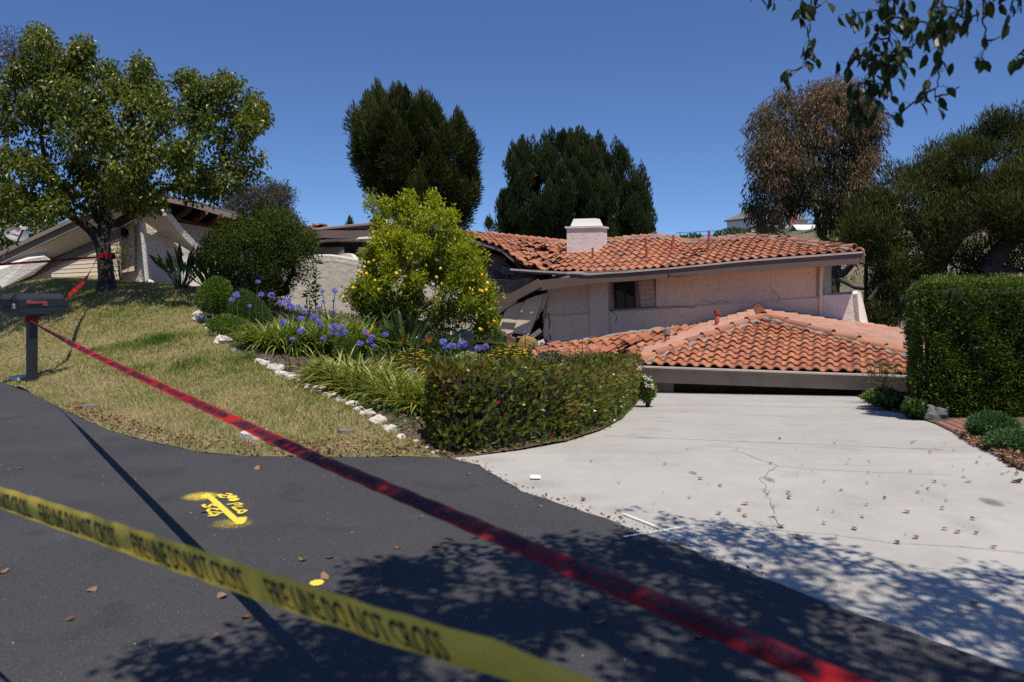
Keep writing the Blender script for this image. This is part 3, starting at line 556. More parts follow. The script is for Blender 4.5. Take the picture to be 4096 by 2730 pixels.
# end planter block and downspout
m = MB(); f0 = [wp(*q, .1) for q in [(822.5, 295.5), (857, 294), (859.5, 320), (864.5, 326.8), (822.5, 322.5)]]; m.slab(f0[:2]+f0[2:], np.append(UW*.12, 0))
r0 = f0[1]; r1 = f0[2]; r2 = f0[3]; bk = np.append(UW*1.2, 0)+[.1, 0, .05]; m.slab([r0, r1, r2, r2+bk, r1+bk, r0+bk+[-.1, 0, .02]], np.append(UA*.13, 0)); m.slab([f0[0]+bk*.95, r0+bk*.95, r2+bk*.95, f0[4]+bk*.95], np.append(UW*.1, 0))
ob('end_planter', m, M['chimney'], house)
m = MB()
for a, b in [((821.6, 267.5), (820.6, 294)), ((821, 293.6), (820.4, 317.5))]: m.bar(wp(*a, .14), wp(*b, .16), .085, .06, up=(0, 1, 0))
m.bar(wp(825, 264.5, -.05), wp(821.6, 268, .13), .085, .06, up=(0, 1, 0)); ob('downspout', m, M['pink'], house)
# near-black slabs: shade under the wall and behind the torn corner put into colour
m = MB(); m.slab([wp(*q, -.35) for q in [(500, 300), (546, 288), (700, 320), (700, 345), (500, 375)]], dn*.1); ob('crawl_space_shade', m, M['dark'], house)
m = MB(); fo = [wp(x, y, -.30) for x, y in [(548, 341), (590, 336), (640, 332), (700, 328), (756, 310), (823, 320)]]
for a, b in zip(fo[:-1], fo[1:]): m.slab([a+[0, 0, .2], b+[0, 0, .2], b-[0, 0, 1.6], a-[0, 0, 1.6]], dn*.1)
ob('foundation', m, M['dark'], house)
m = MB(); so0 = along(UR+UW*0, [(540, 274), (862, 262)]); m.slab([so0[0], so0[1], so0[1]+np.append(UW*1.0, .06), so0[0]+np.append(UW*1.0, .06)], (0, 0, .04)); ob('soffit', m, M['siding'], house)
m = MB(); e1 = UR+UW*6.6; m.slab([(UR[0], UR[1], 1.85), (e1[0], e1[1], 1.85), (e1[0], e1[1], 2.15), (UR[0], UR[1], 2.15)], np.append(UA*.06, 0)); ob('side_fascia', m, M['fascia'], house)
m = MB(); a = wp(823, 330); a[2] = -1; b = a+np.append(UW*5, 0); m.slab([a, b, b+[0, 0, 2.9], a+[0, 0, 2.9]], np.append(UA*.2, 0)); ob('side_wall', m, M['pink'], house)
# torn left corner: leaning wall panels, sheathing, lath
z4 = lambda x, y: (375+x/9.404, 195+y/9.404)
def panel(name, pts, off, lean=0, mat='pink', th=.1):
    q = [wp(*z4(*p), off) for p in pts]; c = min(v[2] for v in q)
    for v in q: v[:2] -= UW*lean*(v[2]-c)*-1
    m = MB(); m.slab(q, np.append(UW*th, 0)); return ob(name, m, M[mat], house)
panel('wall_panel', [(1215, 1085), (1300, 1030), (1375, 1005), (1395, 1030), (1290, 1310), (1140, 1288)], .35, .12)
panel('wall_panel', [(1400, 990), (1480, 955), (1560, 935), (1545, 1010), (1490, 1190), (1445, 1318), (1292, 1296)], .5, .10)
panel('wall_shard', [(1575, 930), (1612, 925), (1592, 1040), (1540, 1120), (1505, 1150), (1530, 1060)], .22)
panel('wall_shard', [(1500, 1130), (1540, 1110), (1530, 1160), (1500, 1185)], .22)
panel('wall_panel', [(1100, 920), (1330, 925), (1330, 1010), (1215, 1080), (1150, 1130), (1120, 1020)], .15, .05)
panel('wall_panel', [(1600, 1170), (1625, 1150), (1640, 1372), (1588, 1355), (1582, 1260)], .13)
panel('sheathing', [(1000, 770), (1120, 790), (1330, 800), (1500, 770), (1530, 850), (1350, 935), (1150, 912), (1000, 860)], .45, -.5, 'sheath')
panel('sheathing', [(1080, 560), (1200, 600), (1330, 700), (1510, 770), (1480, 840), (1100, 800), (1050, 700)], -.3, -.2, 'sheath')
panel('sheathing', [(1190, 660), (1260, 680), (1330, 760), (1200, 740)], -.1, -.3, 'board')
panel('void_shade', [(980, 430), (1200, 500), (1380, 610), (1500, 690), (1660, 715), (1660, 1400), (1100, 1480), (980, 1300)], -.9, 0, 'dark')  # backing sheet; shade of the open corner put into its near-black colour
for a, b in [((860, 430), (1240, 540)), ((900, 500), (1230, 610)), ((1060, 540), (1075, 640)), ((1460, 740), (1520, 800)), ((1240, 560), (1420, 730)), ((1640, 790), (1800, 745))]:
    m = MB(); m.bar(wp(*z4(*a), -.2), wp(*z4(*b), -.1), .05, .12); ob('rafter', m, M['wood'], house)
m = MB()
for i in range(34):
    y = 990+i*11; x = 1596+rng.normal(0, 6)-(3 if i < 20 else -5); m.bar(wp(*z4(x-14, y), .02), wp(*z4(x+12, y+2), .02), .012, .035)
ob('lath', m, M['siding'], house)
for L_, r_ in [([(548.5, 313), (550, 322), (549, 332), (551, 340)], .014), ([(657, 307.6), (672, 306.6), (684, 307.2), (697, 305.8)], .008), ([(700, 300), (716, 302.5), (731, 301)], .006), ([(612, 311), (617, 316), (615, 323)], .006), ([(772, 290), (779, 297), (777, 303)], .006)]:
    m = MB(); q = dense(np.array([wp(x, y, .1) for x, y in L_]), .12); q[1:-1] += rng.normal(0, .02, (len(q)-2, 3))*[1, .1, 1]; m.tube(q, r_, 4); ob('crack', m, M['dark'], wall)
for i in range(16):
    x, y = rng.uniform(1080, 1620), rng.uniform(640, 1420); a_ = rng.uniform(0, 3.1); l_ = rng.uniform(40, 130); m = MB(); m.bar(wp(*z4(x, y), rng.uniform(-.5, .1)), wp(*z4(x+math.cos(a_)*l_, y+math.sin(a_)*l_*.7), rng.uniform(-.4, .15)), rng.uniform(.03, .05), rng.uniform(.05, .13)); ob('splintered_board', m, M[['wood', 'board', 'sheath', 'wood'][i % 4]], house)
for pts_ in [[(1340, 560), (1360, 690), (1345, 800)], [(1180, 1060), (1215, 1095), (1250, 1065)], [(1480, 760), (1500, 860), (1530, 830)]]:
    m = MB(); m.tube(dense(np.array([wp(*z4(*p), .3) for p in pts_]), .1), .008, 4); ob('hanging_wire', m, M['dark'], house)
m = MB()
for i in range(130):
    q = wp(*z4(rng.uniform(1050, 1640), rng.uniform(1380, 1470)), rng.uniform(-.2, 1.2)); q[2] = hz(q[0], q[1])+rng.uniform(0, .18); m.add(*lump(q, rng.uniform(.02, .075), (6, 5), .5, i, (1, 1, .6)), rng.random())
struct('rubble', m, M['board'], 'stuff')
# chimney
m = MB(); c0 = P(587, 242, 28.4); cd = np.append(-UA, 0); cw = np.append(UW, 0); R = np.stack([cd, cw, [0, 0, 1]], 1)
m.box(c0+[0, 0, -.17], (1.20, .9, 1.3), R); ch = ob('chimney', m, M['chimney'], house)
zt = c0[2]+.48; m = MB(); m.box([c0[0], c0[1], zt+.03], (1.30, 1.0, .07), R); ob('chimney_cap', m, M['white_stucco'], ch)
m = MB(); b4 = [(-.50, -.34), (.50, -.34), (.50, .34), (-.50, .34)]; t4 = [(-.42, -.25), (.40, -.25), (.40, .25), (-.42, .25)]; V = [np.array([c0[0], c0[1], zt+.075])+cd*x+cw*y for x, y in b4]+[np.array([c0[0], c0[1], zt+.34])+cd*x+cw*y for x, y in t4]
m.add(V, [np.array([(0, 1, 5, 4), (1, 2, 6, 5), (2, 3, 7, 6), (3, 0, 4, 7), (4, 5, 6, 7)])]); ob('chimney_hood', m, M['white_paint'], ch)
# ---- sunken garage roof
GA = (GAR_L-GAR_R)/np.linalg.norm(GAR_L-GAR_R); GW = np.array([-GA[1], GA[0]]); GW = GW if GW[1] > 0 else -GW; GL = np.linalg.norm(GAR_L-GAR_R)
apex = P(763, 319, 20.88); rw = P(757, 309, 24.5); gr = np.array([GAR_R[0], GAR_R[1], -.575]); gle = np.array([GAR_L[0], GAR_L[1], -.65]); bc = np.array([11.4, 23.6, -.12])
ap_t = np.dot(apex[:2]-GAR_R, GA)/GL; ap_w = np.dot(apex[:2]-GAR_R, GW)
def fr_S(u, v):
    e = gr+(gle-gr)*u; e[2] -= .03*math.sin(u*math.pi); return e+np.append(GW*ap_w*v, (apex[2]-(gr[2]+(gle[2]-gr[2])*ap_t))*v+.06*math.sin(math.pi*v))
def fr_keep(u, v): return v < u/ap_t+.02 and v < (1-u)/(1-ap_t)+.02
m = MB(); tile_patch(m, fr_S, 26, 12, fr_keep, hgt=.075); gro = ob('garage_roof', m, M['tile'], house, True)
def rt_S(u, v): e = gr+(bc-gr)*u; r = apex+(rw-apex)*u; return e+(r-e)*v+[0, 0, .05*math.sin(math.pi*v)]
m = MB(); tile_patch(m, rt_S, 26, 11, None, hgt=.035)
gb = P(655, 338, 25.6)
def lt_S(u, v): e = gle+(gb-gle)*(1-u); r = apex+(rw-apex)*(1-u); return e+(r-e)*v
tile_patch(m, lt_S, 24, 11, None, hgt=.06); ob('garage_side_roof', m, M['tile_sheen'], house, True)
pb = [P(514, 364, 21.6), P(664, 366, 20.6), P(700, 326, 24.6), P(563, 345, 23.6)]
def pr_S(u, v): return (pb[0]*(1-u)+pb[1]*u)*(1-v)+(pb[3]*(1-u)+pb[2]*u)*v+[0, 0, .05*math.sin(3*u)]
def pr_gap(u, v): return .07*math.exp(-((u-.62)/.1)**2-((v-.3)/.3)**2)+.02
m = MB(); tile_patch(m, pr_S, 15, 7, None, hgt=.075, gap=pr_gap); po = ob('porch_roof', m, M['tile'], house, True)
hipL = [apex+(gle-apex)*s+[0, 0, .07] for s in np.linspace(0, .97, 9)]; hipR = [apex+(gr-apex)*s+[0, 0, .07] for s in np.linspace(0, .99, 9)]
m = MB(); cap_row(m, hipL[::-1]); cap_row(m, hipR[::-1]); cap_row(m, [apex+[0, 0, .06], rw+[0, 0, .02]], .2, .12); ob('ridge_cap', m, M['tile'], gro, True)
m = MB(); mortar_row(m, hipL, .065, .05, [.05, -.08, 0]); mortar_row(m, hipR, .065, .05, [-.03, -.09, 0]); ob('mortar', m, M['mortar'], gro, True)
hp = [pb[0]+(pb[3]-pb[0])*s+[-.12, 0, .05] for s in np.linspace(0, 1, 5)]; m = MB(); cap_row(m, hp); ob('ridge_cap', m, M['tile'], po, True)
m = MB(); mortar_row(m, hp, .06, .04, [.14, -.02, 0]); mortar_row(m, [pr_S(u, 1.0)+[0, 0, .02] for u in np.linspace(0, .8, 8)], .055, -.01); ob('mortar', m, M['mortar'], po, True)
m = MB()
m.add(np.array([gr, gle, apex])-[0, 0, .03], [np.array([(0, 1, 2)])])
for S in (rt_S, lt_S, pr_S):
    for a in range(10):
        for b in range(5): m.add(np.array([S(a/10, b/5), S((a+1)/10, b/5), S((a+1)/10, (b+1)/5), S(a/10, (b+1)/5)])-[0, 0, .03], [np.array([(0, 1, 2, 3)])])
ob('roof_deck', m, M['dark'], gro)
for px, py, d, hh, grey in [(717, 327, 22.6, .46, 0), (667, 341.5, 22.2, .28, 1)]:
    q = P(px, py, d); m = MB(); m.tube([q-[0, 0, .25], q+[0, 0, hh*(.7 if grey else 1)]], .065 if not grey else .075, 12)
    v = ob('vent_pipe', m, M['pipe_red'], gro, True); m = MB()
    if grey: m.tube([q+[0, 0, hh*.7], q+[0, 0, hh*.7+.16]], [.095, .10], 14)
    else: m.tube([q+[0, 0, hh-.10], q+[0, 0, hh+.02]], [.085, .09], 14)
    ob('vent_cap', m, M['pipe_grey' if grey else 'pipe_red'], v)
# garage fascia, header, and a near-black sheet painting the slot's shade
m = MB(); out = np.append(-GW*.10, 0)
a = gle+np.append(GA*.25, 0)+out; b = gr+np.append(-GA*.6, 0)+out
m.slab([a-[0, 0, .035], b-[0, 0, .035], b-[0, 0, .34], a-[0, 0, .40]], np.append(GW*.05, 0)); m.slab([a-[0, 0, .036]+out*.3, b-[0, 0, .036]+out*.3, b-[0, 0, .12]+out*.3, a-[0, 0, .12]+out*.3], np.append(GW*.028, 0))
ob('garage_fascia', m, M['fascia_left'], house)
m = MB(); a2 = a+out*1.2; b2 = b+out*1.2; m.slab([a2-[0, 0, .005], b2-[0, 0, .005], b2-[0, 0, .04], a2-[0, 0, .04]], np.append(GW*.12, 0)); ob('garage_gutter', m, M['drip'], house)
m = MB(); q = np.append(GW*.5, 0); m.slab([a+q-[0, 0, .2], b+q-[0, 0, .2], b+q-[0, 0, 1.6], a+q-[0, 0, 1.6]], np.append(GW*.1, 0)); ob('garage_opening_shade', m, M['dark'], house)
m = MB(); q = np.append(GW*.28, 0); a3 = gle+q-np.append(GA*.1, 0); m.slab([a3-[0, 0, .3], a3-np.append(GA*.75, 0)-[0, 0, .3], a3-np.append(GA*.75, 0)-[0, 0, .95], a3-[0, 0, .95]], np.append(GW*.1, 0)); ob('garage_door', m, M['board'], house)
# debris below the torn corner
m = MB(); c = wp(*z4(1435, 1410), .9); q = rng.normal(0, 1, (60, 3)); 
Rb = np.array(Matrix.Rotation(.35, 3, 'Y') @ Matrix.Rotation(.3, 3, 'Z'))
V, f = lump((0, 0, 0), .33, (20, 14), .16, 4); V = np.sign(V)*np.abs(V/.33)**.6*.33*np.array([1.0, .7, .85]); V = V @ Rb.T+c; m.add(V, f)
tag(ob('insulation_batt', m, M['insul'], None), 'tawny lump of insulation hanging out below the torn wall corner', 'insulation')
for lab, a, b, w, h, mt in [('pale trim board lying at a slant beside the insulation', (1490, 1420), (1590, 1372), .05, .13, 'white_paint'), ('dark plank leaning inside the torn wall corner', (1440, 1360), (1560, 1270), .05, .14, 'board'), ('long brown fallen beam below the leaning wall panels', (1150, 1310), (1400, 1440), .12, .26, 'wood')]:
    m = MB(); m.bar(wp(*z4(*a), .85), wp(*z4(*b), .6), w, h); tag(ob('fallen_board', m, M[mt]), lab, 'board', 'boards fallen from the torn wall corner')
# ---------------------------------------------------------------- torn house on the left
z2 = lambda x, y: (x/9.404, 175+y/9.404)
z3 = lambda x, y: (175+x/9.404, 187.5+y/9.404)
def Z2(x, y, d): return P(*z2(x, y), d)
def Z3(x, y, d): return P(*z3(x, y), d)
left = thing('torn_house', 'beige stucco house with brown fascia, buckled garage front and roof torn open over its entry', 'house', (-7.5, 21, 1.2))
def strip3(name, tops, bots, back, mat, parent=left):
    m = MB()
    for a, b, c, d in zip(tops[:-1], tops[1:], bots[1:], bots[:-1]): m.slab([a, b, c, d], back)
    return ob(name, m, M[mat], parent)
ft = [Z2(-400, 870, 20.1), Z2(0, 735, 20.1), Z2(100, 690, 20.1), Z2(630, 445, 20.1), Z2(960, 292, 20.1), Z2(1235, 178, 20.1)]
fb = [Z2(-400, 960, 20.1), Z2(0, 842, 20.1), Z2(60, 812, 20.1), Z2(590, 560, 20.1), Z2(980, 378, 20.1), Z2(1240, 262, 20.1)]
fa = strip3('fascia', ft, fb, (0, .06, 0), 'fascia_left')
strip3('gutter', [q+[0, -.07, .03] for q in ft], [q+(b-q)*.28+[0, -.07, 0] for q, b in zip(ft, fb)], (0, .06, 0), 'fascia_left', left)
sb = [Z2(-300, 880, 20.5), Z2(100, 850, 20.5), Z2(450, 795, 20.5), Z2(900, 610, 20.5), Z2(1120, 500, 20.5), Z2(1330, 395, 20.5)]
m = MB(); fbb = [q+[0, .05, .03] for q in fb]
for a, b, c, d in zip(fbb[:-1], fbb[1:], sb[1:], sb[:-1]): m.slab([a, b, c, d], (0, 0, .05))
ob('soffit', m, M['door'], left)
m = MB(); up = [q+[0, .05, .0] for q in ft]
for a, b in zip(up[:-1], up[1:]): m.slab([a, b, b+[b[0]/b[1]*5, 5, .1], a+[a[0]/a[1]*5, 5, .1]], (0, 0, -.05))
ob('roof', m, M['board'], left)
m = MB(); m.slab([Z2(-20, 1070, 20.75), Z2(300, 860, 20.75), Z2(450, 690, 20.75), Z2(900, 520, 20.75), Z2(1200, 380, 20.75), Z2(1260, 420, 20.75), Z2(1260, 900, 20.75), Z2(-20, 1110, 20.75)], (0, .1, 0)); ob('gable_wall', m, M['door'], left)
# header beam and siding door
m = MB(); m.slab([Z2(470, 812, 20.40), Z2(640, 760, 20.40), Z2(1120, 505, 20.40), Z2(1120, 590, 20.40), Z2(850, 715, 20.40), Z2(330, 950, 20.38), Z2(40, 1085, 20.38), Z2(25, 1060, 20.38), Z2(320, 925, 20.38)], (0, .10, 0)); ob('header_beam', m, M['trim'], left)
m = MB(); m.slab([Z2(20, 1100, 20.47), Z2(330, 940, 20.47), Z2(850, 700, 20.47), Z2(1130, 570, 20.47), Z2(1130, 1060, 20.47), Z2(20, 1110, 20.47)], (0, .05, 0))
gd = ob('garage_door', m, M['door'], left)
m = MB()
for i in range(12):                                       # lap siding boards, each tipped out at its foot
    yl, yr = 1085-i*38, 1065-i*42
    xl = max(40, 60+i*78); 
    if xl > 1050: break
    m.slab([Z2(xl, yl-38, 20.44), Z2(1122, yr-42, 20.44), Z2(1122, yr, 20.43), Z2(xl-60, yl, 20.43)], (0, .012, 0))
ob('siding_board', m, M['door'], gd)
m = MB(); q = Z2(665, 990, 20.40); m.bar(q+[-.07, -.04, -.04], q+[.05, -.04, .06], .04, .07); ob('handle', m, M['white_stucco'], gd)
m = MB(); m.slab([Z2(0, 890, 20.0), Z2(265, 790, 20.1), Z2(420, 765, 20.2), Z2(475, 805, 20.25), Z2(318, 935, 20.2), Z2(20, 1062, 20.0), Z2(-20, 1010, 20.0)], (-.2, .25, .2)); ob('fallen_pilaster', m, M['white_stucco'], left)
# right pilaster, corner, side wall
m = MB(); m.slab([Z2(1117, 500, 20.9), Z2(1270, 412, 20.9), Z2(1270, 1075, 20.9), Z2(1117, 1075, 20.9)], (0, .3, 0))
m.slab([Z2(1270, 412, 20.9), Z2(1330, 430, 20.6), Z2(1352, 1000, 20.6), Z2(1270, 1075, 20.9)], (.08, .3, 0)); ob('pillar', m, M['cream'], left)
m = MB(); m.slab([Z2(1345, 400, 20.7), Z2(1500, 470, 21.2), Z2(1720, 720, 21.9), Z2(1720, 1060, 21.9), Z2(1345, 1060, 20.7)], (.1, .25, 0)); ob('side_wall', m, M['cream'], left)
m = MB(); m.slab([Z2(1325, 985, 20.5), Z2(1350, 960, 20.45), Z2(1420, 1045, 20.4), Z2(1570, 1065, 20.9), Z2(1240, 1065, 20.5)], (0, .1, 0)); ob('wall_foot', m, M['cream'], left)
m = MB(); m.slab([Z2(1340, 1000, 20.38), Z2(1585, 1055, 20.8), Z2(1585, 1068, 20.8), Z2(1340, 1018, 20.38), Z2(1190, 1065, 20.4), Z2(1180, 1052, 20.4)], (0, .05, 0)); ob('split_sill', m, M['dark'], left)
m = MB()
for a, b in [((1512, 362), (1330, 425)), ((1330, 425), (1385, 1005)), ((1385, 995), (1420, 1030))]: m.bar(Z2(*a, 20.35), Z2(*b, 20.35), .07, .085, up=(0, 1, 0))
ob('downspout', m, M['white_stucco'], left)
m = MB(); tip = Z2(1520, 335, 19.9); m.slab([Z2(1345, 430, 20.5), tip, Z2(1570, 400, 20.2), Z2(1700, 560, 21.0), Z2(1890, 750, 21.8), Z2(1790, 720, 21.9), Z2(1500, 545, 21.2)], (.05, .12, .12)); ob('torn_soffit', m, M['cream'], left)
m = MB(); m.slab([Z2(1500, 322, 19.85), Z2(1530, 335, 19.85), Z2(1528, 380, 19.85), Z2(1490, 378, 19.85)], (.05, .12, 0)); ob('eave_corner', m, M['white_stucco'], left)
m = MB(); m.slab([Z2(1240, 262, 20.1), Z2(1500, 335, 19.95), Z2(1345, 435, 20.6), Z2(1200, 440, 20.8)], (0, .1, .06)); m.slab([Z2(1235, 178, 20.1), Z2(1505, 322, 19.9), Z2(1500, 345, 19.9), Z2(1240, 262, 20.1)], (.02, .06, 0)); ob('torn_eave', m, M['door'], left)
# lamp
m = MB(); q = Z2(1158, 540, 20.75); m.tube([q+[0, 0, -.10], q+[0, 0, .10]], [.085, .085], 14); m.tube([q+[0, 0, .095], q+[0, 0, .12]], [.09, .06], 14); m.box(q+[.1, .06, 0], (.09, .12, .16)); m.tube([q+[.07, 0, -.10], q+[.1, .02, -.14]], .03, 8)
ob('wall_lamp', m, M['iron'], left)
# main roof band, rafters and upper wall
t2 = [Z2(1480, 168, 22.4), Z2(1800, 236, 22.9), Z2(2351, 388, 24.2), Z3(790, 300, 25), Z3(1240, 374, 26)]
b2 = [Z2(1480, 232, 22.4), Z2(1800, 300, 22.9), Z2(2351, 462, 24.2), Z3(790, 372, 25), Z3(1240, 440, 26)]
strip3('fascia', t2, b2, (.02, .06, 0), 'fascia_left')
m = MB()
for a, b in zip(t2[:-1], t2[1:]): m.slab([a, b, b+[b[0]/b[1]*5, 5, .1], a+[a[0]/a[1]*5, 5, .1]], (0, 0, -.06))
ob('roof', m, M['board'], left)
wt = [Z2(1480, 395, 24.2), Z2(1590, 430, 24.4), Z2(2120, 522, 25.3), Z3(560, 430, 25.8), Z3(1300, 520, 27.2)]
m = MB()
for a, b in zip(wt[:-1], wt[1:]): m.slab([a, b, (b[0], b[1], .6), (a[0], a[1], .6)], (0, .2, 0))
ob('upper_wall', m, M['cream'], left)
m = MB()
for i, (a, b) in enumerate(zip(b2[:-1], b2[1:])):
    a2, b2_ = wt[i]+[0, .1, .45], wt[i+1]+[0, .1, .45]; m.slab([a+[0, .08, .12], b+[0, .08, .12], b2_, a2], (0, 0, .05))
    m.slab([wt[i]+[0, .15, 0], wt[i+1]+[0, .15, 0], wt[i+1]+[0, .15, .5], wt[i]+[0, .15, .5]], (0, .05, 0))
ob('roof_underside', m, M['dark'], left)
for a, b in [((1810, 445), (1945, 350)), ((1955, 478), (2095, 380)), ((2120, 505), (2250, 415)), ((1660, 410), (1790, 320))]:
    m = MB(); m.bar(Z2(*a, 24.2), Z2(*b, 23.2), .06, .13); ob('rafter', m, M['wood'], left)
m = MB(); m.bar(wt[0]+[0, -.02, .05], wt[2]+[0, -.02, .03], .08, .09); m.bar(wt[2]+[0, -.02, .03], wt[4]+[0, -.02, .03], .08, .09); ob('wall_plate', m, M['wood'], left)
m = MB(); m.slab([Z2(1700, 570, 21.1), Z2(1790, 640, 21.4), Z2(1900, 740, 21.9), Z2(1910, 700, 22), Z2(1800, 610, 21.6)], (.02, .1, 0)); ob('torn_flashing', m, M['board'], left)
m = MB(); m.slab([Z2(1695, 758, 20.6), Z2(1930, 752, 20.9), Z2(2200, 800, 21), Z2(2200, 1080, 21), Z2(1695, 1080, 20.6)], (0, .25, 0)); ob('low_wall', m, M['cream'], left)
# entry span
strip3('entry_beam', [Z3(1240, 398, 26.2), Z3(1600, 404, 26.6), Z3(1850, 402, 27), Z3(2600, 420, 28.2)], [Z3(1240, 470, 26.2), Z3(1600, 478, 26.6), Z3(1850, 480, 27), Z3(2600, 520, 28.2)], (0, .08, 0), 'fascia')
m = MB(); m.slab([Z3(1262, 392, 26.2), Z3(1830, 332, 26.9), Z3(1980, 342, 27.2), Z3(2350, 392, 27.8), Z3(2600, 430, 28.2), Z3(2600, 444, 28.2), Z3(2350, 408, 27.8), Z3(1980, 358, 27.2), Z3(1830, 350, 26.9), Z3(1262, 408, 26.2)], (.1, .25, .05)); ob('lifted_flashing', m, M['fascia_left'], left)
m = MB(); m.slab([Z3(1270, 400, 26.4), Z3(1850, 372, 27), Z3(2000, 380, 27.3), Z3(2000, 398, 27.3), Z3(1270, 404, 26.4)], (.05, .3, 0)); ob('roof_membrane', m, M['sheath'], left)
m = MB(); m.slab([Z3(1270, 398, 26.8), Z3(1830, 346, 27.2), Z3(2600, 425, 28.6), Z3(3000, 470, 28.9), Z3(3000, 1300, 28.9), Z3(1200, 1300, 26.8)], (0, .1, 0)); ob('void_shade', m, M['dark'], left)  # near-black backing; the entry's deep shade is put into its colour
m = MB(); m.slab([Z3(1350, 512, 26.4), Z3(1520, 492, 26.6), Z3(1850, 478, 26.9), Z3(2200, 500, 27.3), Z3(2200, 590, 28.2), Z3(1720, 562, 28.0), Z3(1400, 574, 27.8), Z3(1320, 545, 27.4)], (0, .02, .06)); ob('entry_soffit', m, M['cream'], left)
m = MB(); m.slab([Z3(1180, 570, 26.75), Z3(1590, 560, 26.75), Z3(1590, 700, 26.75), Z3(1180, 700, 26.75)], (0, .04, 0)); m.slab([Z3(1725, 560, 26.75), Z3(1850, 565, 26.75), Z3(1850, 700, 26.75), Z3(1725, 700, 26.75)], (0, .04, 0)); ob('entry_siding', m, M['trim'], left)
m = MB(); m.slab([Z3(1530, 640, 26.5), Z3(1600, 618, 26.5), Z3(1650, 625, 26.5), Z3(1690, 670, 26.5), Z3(1600, 690, 26.5), Z3(1530, 660, 26.5)], (.1, .2, 0)); ob('fallen_plaster', m, M['white_stucco'], left)
m = MB(); V = [Z3(x, y, 26.9) for x, y in [(1290, 372), (1330, 360), (1350, 375), (1365, 368), (1385, 352), (1400, 372)]]
for q in V: m.box(q, (.25, .2, .09), np.array(Matrix.Rotation(random.uniform(-.5, .5), 3, 'Y')), random.random())
ob('loose_tile', m, M['tile'], left)
# satellite dish bolted to the left eave
dsh = thing('satellite_dish', 'grey oval satellite dish with lettering on the left garage roof edge', 'satellite dish', Z2(160, 650, 19.0))
c = Z2(156, 556, 19.0); ax = np.array([.30, -.88, .36]); ax /= np.linalg.norm(ax); xx = np.array([1, .32, -.30]); xx -= ax*np.dot(xx, ax); xx /= np.linalg.norm(xx); yy = np.cross(ax, xx)
m = MB(); ra = np.linspace(0, 1, 7); th = np.linspace(0, 2*math.pi, 28, endpoint=False); A, B = np.meshgrid(ra, th, indexing='ij')
V = c+(A*np.cos(B))[..., None]*xx*.265+(A*np.sin(B))[..., None]*yy*.175+((A**2-1)*.05)[..., None]*ax; V = V.reshape(-1, 3); i, j = np.meshgrid(np.arange(6), np.arange(28), indexing='ij'); i = i.ravel(); j = j.ravel()
f = np.stack([i*28+j, (i+1)*28+j, (i+1)*28+(j+1) % 28, i*28+(j+1) % 28], 1); m.add(V, [f]); m.add(V-ax*.012, [f[:, ::-1]]); ob('reflector', m, M['dish'], dsh, True)
m = MB(); lnb = Z2(228, 490, 18.75); m.bar(Z2(168, 615, 18.95), lnb, .03, .04); m.tube([Z2(150, 600, 19.08), Z2(158, 650, 19.1), Z2(172, 668, 19.1)], .022, 8); ob('arm', m, M['dish_arm'], dsh)
m = MB(); m.box(Z2(230, 500, 18.72), (.12, .08, .07)); m.tube([Z2(190, 488, 18.72), Z2(200, 494, 18.72)], .035, 8); ob('receiver', m, M['white_paint'], dsh)
def text_mesh(s, size=1.0, bold=.0, shear=0, spacing=1.0, res=3):
    cu = bpy.data.curves.new('text', 'FONT'); cu.body = s; cu.size = size; cu.offset = bold; cu.resolution_u = res; cu.space_character = spacing; cu.shear = shear
    o = bpy.data.objects.new('text', cu); COL.objects.link(o); dg = bpy.context.evaluated_depsgraph_get(); me = bpy.data.meshes.new_from_object(o.evaluated_get(dg))
    bm = bmesh.new(); bm.from_mesh(me); bmesh.ops.triangulate(bm, faces=bm.faces)
    for k in range(-1, 7): bmesh.ops.bisect_plane(bm, geom=bm.verts[:]+bm.edges[:]+bm.faces[:], plane_co=(0, size*(k+.3)*.14, 0), plane_no=(0, 1, 0))
    bm.to_mesh(me); bm.free()
    V = np.array([v.co[:] for v in me.vertices]); Fc = [tuple(p.vertices) for p in me.polygons]
    bpy.data.objects.remove(o); bpy.data.curves.remove(cu); bpy.data.meshes.remove(me); return V, Fc
def text_on(m, s, org, xd, yd, nd, size, **k):
    V, Fc = text_mesh(s, size, **k); xd = np.array(xd, float); yd = np.array(yd, float); nd = np.array(nd, float)
    W = np.array(org)+V[:, :1]*xd+V[:, 1:2]*yd+nd*.003; by = {}
    for f in Fc: by.setdefault(len(f), []).append(f)
    m.add(W, [np.array(v) for v in by.values()])
m = MB(); text_on(m, 'dish', c-xx*.14+yy*.0-ax*.035, xx, yy, ax*6, .15, bold=.004); ob('lettering', m, MAT('dish_lettering', (.62, .45, .48), .6), dsh)
wire = thing('overhead_cable', 'thin grey cables tied to the left end of the garage fascia', 'cable', Z2(80, 690, 18.6))
for a, b, r in [((-300, 600), (85, 695), .012), ((-300, 640), (30, 715), .009), ((85, 695), (0, 830), .012)]:
    m = MB(); m.tube([Z2(*a, 18.55), Z2(*b, 18.55)], r, 5); ob('cable', m, M['dish'], wire)
